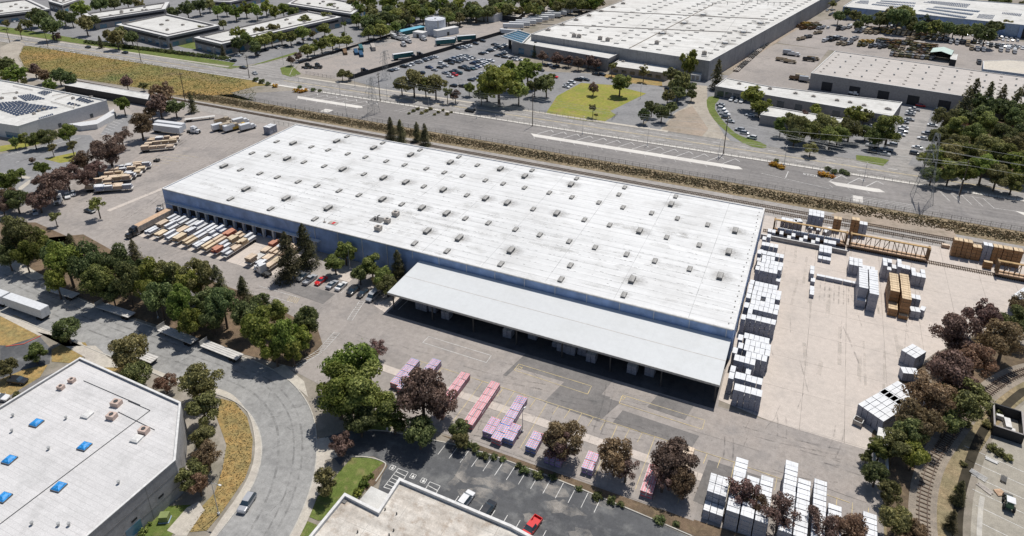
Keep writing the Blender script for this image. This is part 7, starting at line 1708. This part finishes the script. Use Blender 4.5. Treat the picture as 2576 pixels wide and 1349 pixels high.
fp = [P(0,0,230,460), P(0,0,420,465), P(0,0,1300,600), P(0,0,2400,790), P(1,0,0,930), P(0,0,2555,1010), P(0,0,1990,1000), P(0,0,1500,900), P(0,0,740,780), P(0,0,250,720), P(0,0,180,580)]
def inpoly(x, y, p):
    c = False
    for i in range(len(p)):
        (x0, y0), (x1, y1) = p[i], p[i-1]
        if (y0 > y) != (y1 > y) and x < (x1-x0)*(y-y0)/(y1-y0)+x0: c = not c
    return c
bbx = (min(p[0] for p in fp), max(p[0] for p in fp), min(p[1] for p in fp), max(p[1] for p in fp))
def rf(g):
    x, y = g.uniform(bbx[0], bbx[1]), g.uniform(bbx[2], bbx[3]); return (x, y) if inpoly(x, y, fp) else None
tufts('field_grass', 9000, rf, .27, L_field, 'tall dry grass and weeds of the wild field', 2, .5)
gpl = vg((555, 1003), (590, 1012), (622, 1050), (636, 1105), (632, 1160), (616, 1205), (585, 1250), (550, 1300), (520, 1335), (466, 1340), (540, 1240), (570, 1120))
gb = (min(p[0] for p in gpl), max(p[0] for p in gpl), min(p[1] for p in gpl), max(p[1] for p in gpl))
tufts('verge_grass', 1100, lambda g: (lambda x, y: (x, y) if inpoly(x, y, gpl) else None)(g.uniform(gb[0], gb[1]), g.uniform(gb[2], gb[3])), .13, L_brush, 'short golden grass on the verge inside the street bend', 3, .5)
# ------------------------------------------------------------------ camera, sun, sky
cam = bpy.data.cameras.new('camera'); co = bpy.data.objects.new('camera', cam); COL.objects.link(co); SC.camera = co
cam.sensor_fit = 'HORIZONTAL'; cam.sensor_width = 36; cam.lens = FPX/2576*36; cam.shift_x = 0; cam.shift_y = -(674.5-CY)/2576
cam.clip_start = 1; cam.clip_end = 8000
co.matrix_world = Matrix((( AX.x, -AY.x, -AZ.x, 0), (AX.y, -AY.y, -AZ.y, 0), (AX.z, -AY.z, -AZ.z, HCAM), (0, 0, 0, 1)))
EL, AZI = R(66), R(82)
L = bpy.data.lights.new('sun', 'SUN'); L.energy = 4.2; L.angle = R(.5); L.color = (1, .96, .9)
lo_ = bpy.data.objects.new('sun', L); COL.objects.link(lo_); lo_.location = (0, 0, 200)
dv = -Vector((math.cos(EL)*math.cos(AZI), math.cos(EL)*math.sin(AZI), math.sin(EL))); lo_.rotation_euler = dv.to_track_quat('-Z', 'Y').to_euler()
w = bpy.data.worlds.new('World'); SC.world = w; w.use_nodes = True; nt = w.node_tree
bg = nt.nodes.get('Background') or nt.nodes.new('ShaderNodeBackground'); sk = nt.nodes.new('ShaderNodeTexSky'); sk.sky_type = 'NISHITA'; sk.sun_disc = False
sk.sun_elevation = EL; sk.sun_rotation = PI/2-AZI; nt.links.new(sk.outputs[0], bg.inputs[0]); bg.inputs[1].default_value = .08
SC.view_settings.view_transform = 'Standard'; SC.view_settings.look = 'None'; SC.view_settings.exposure = 0
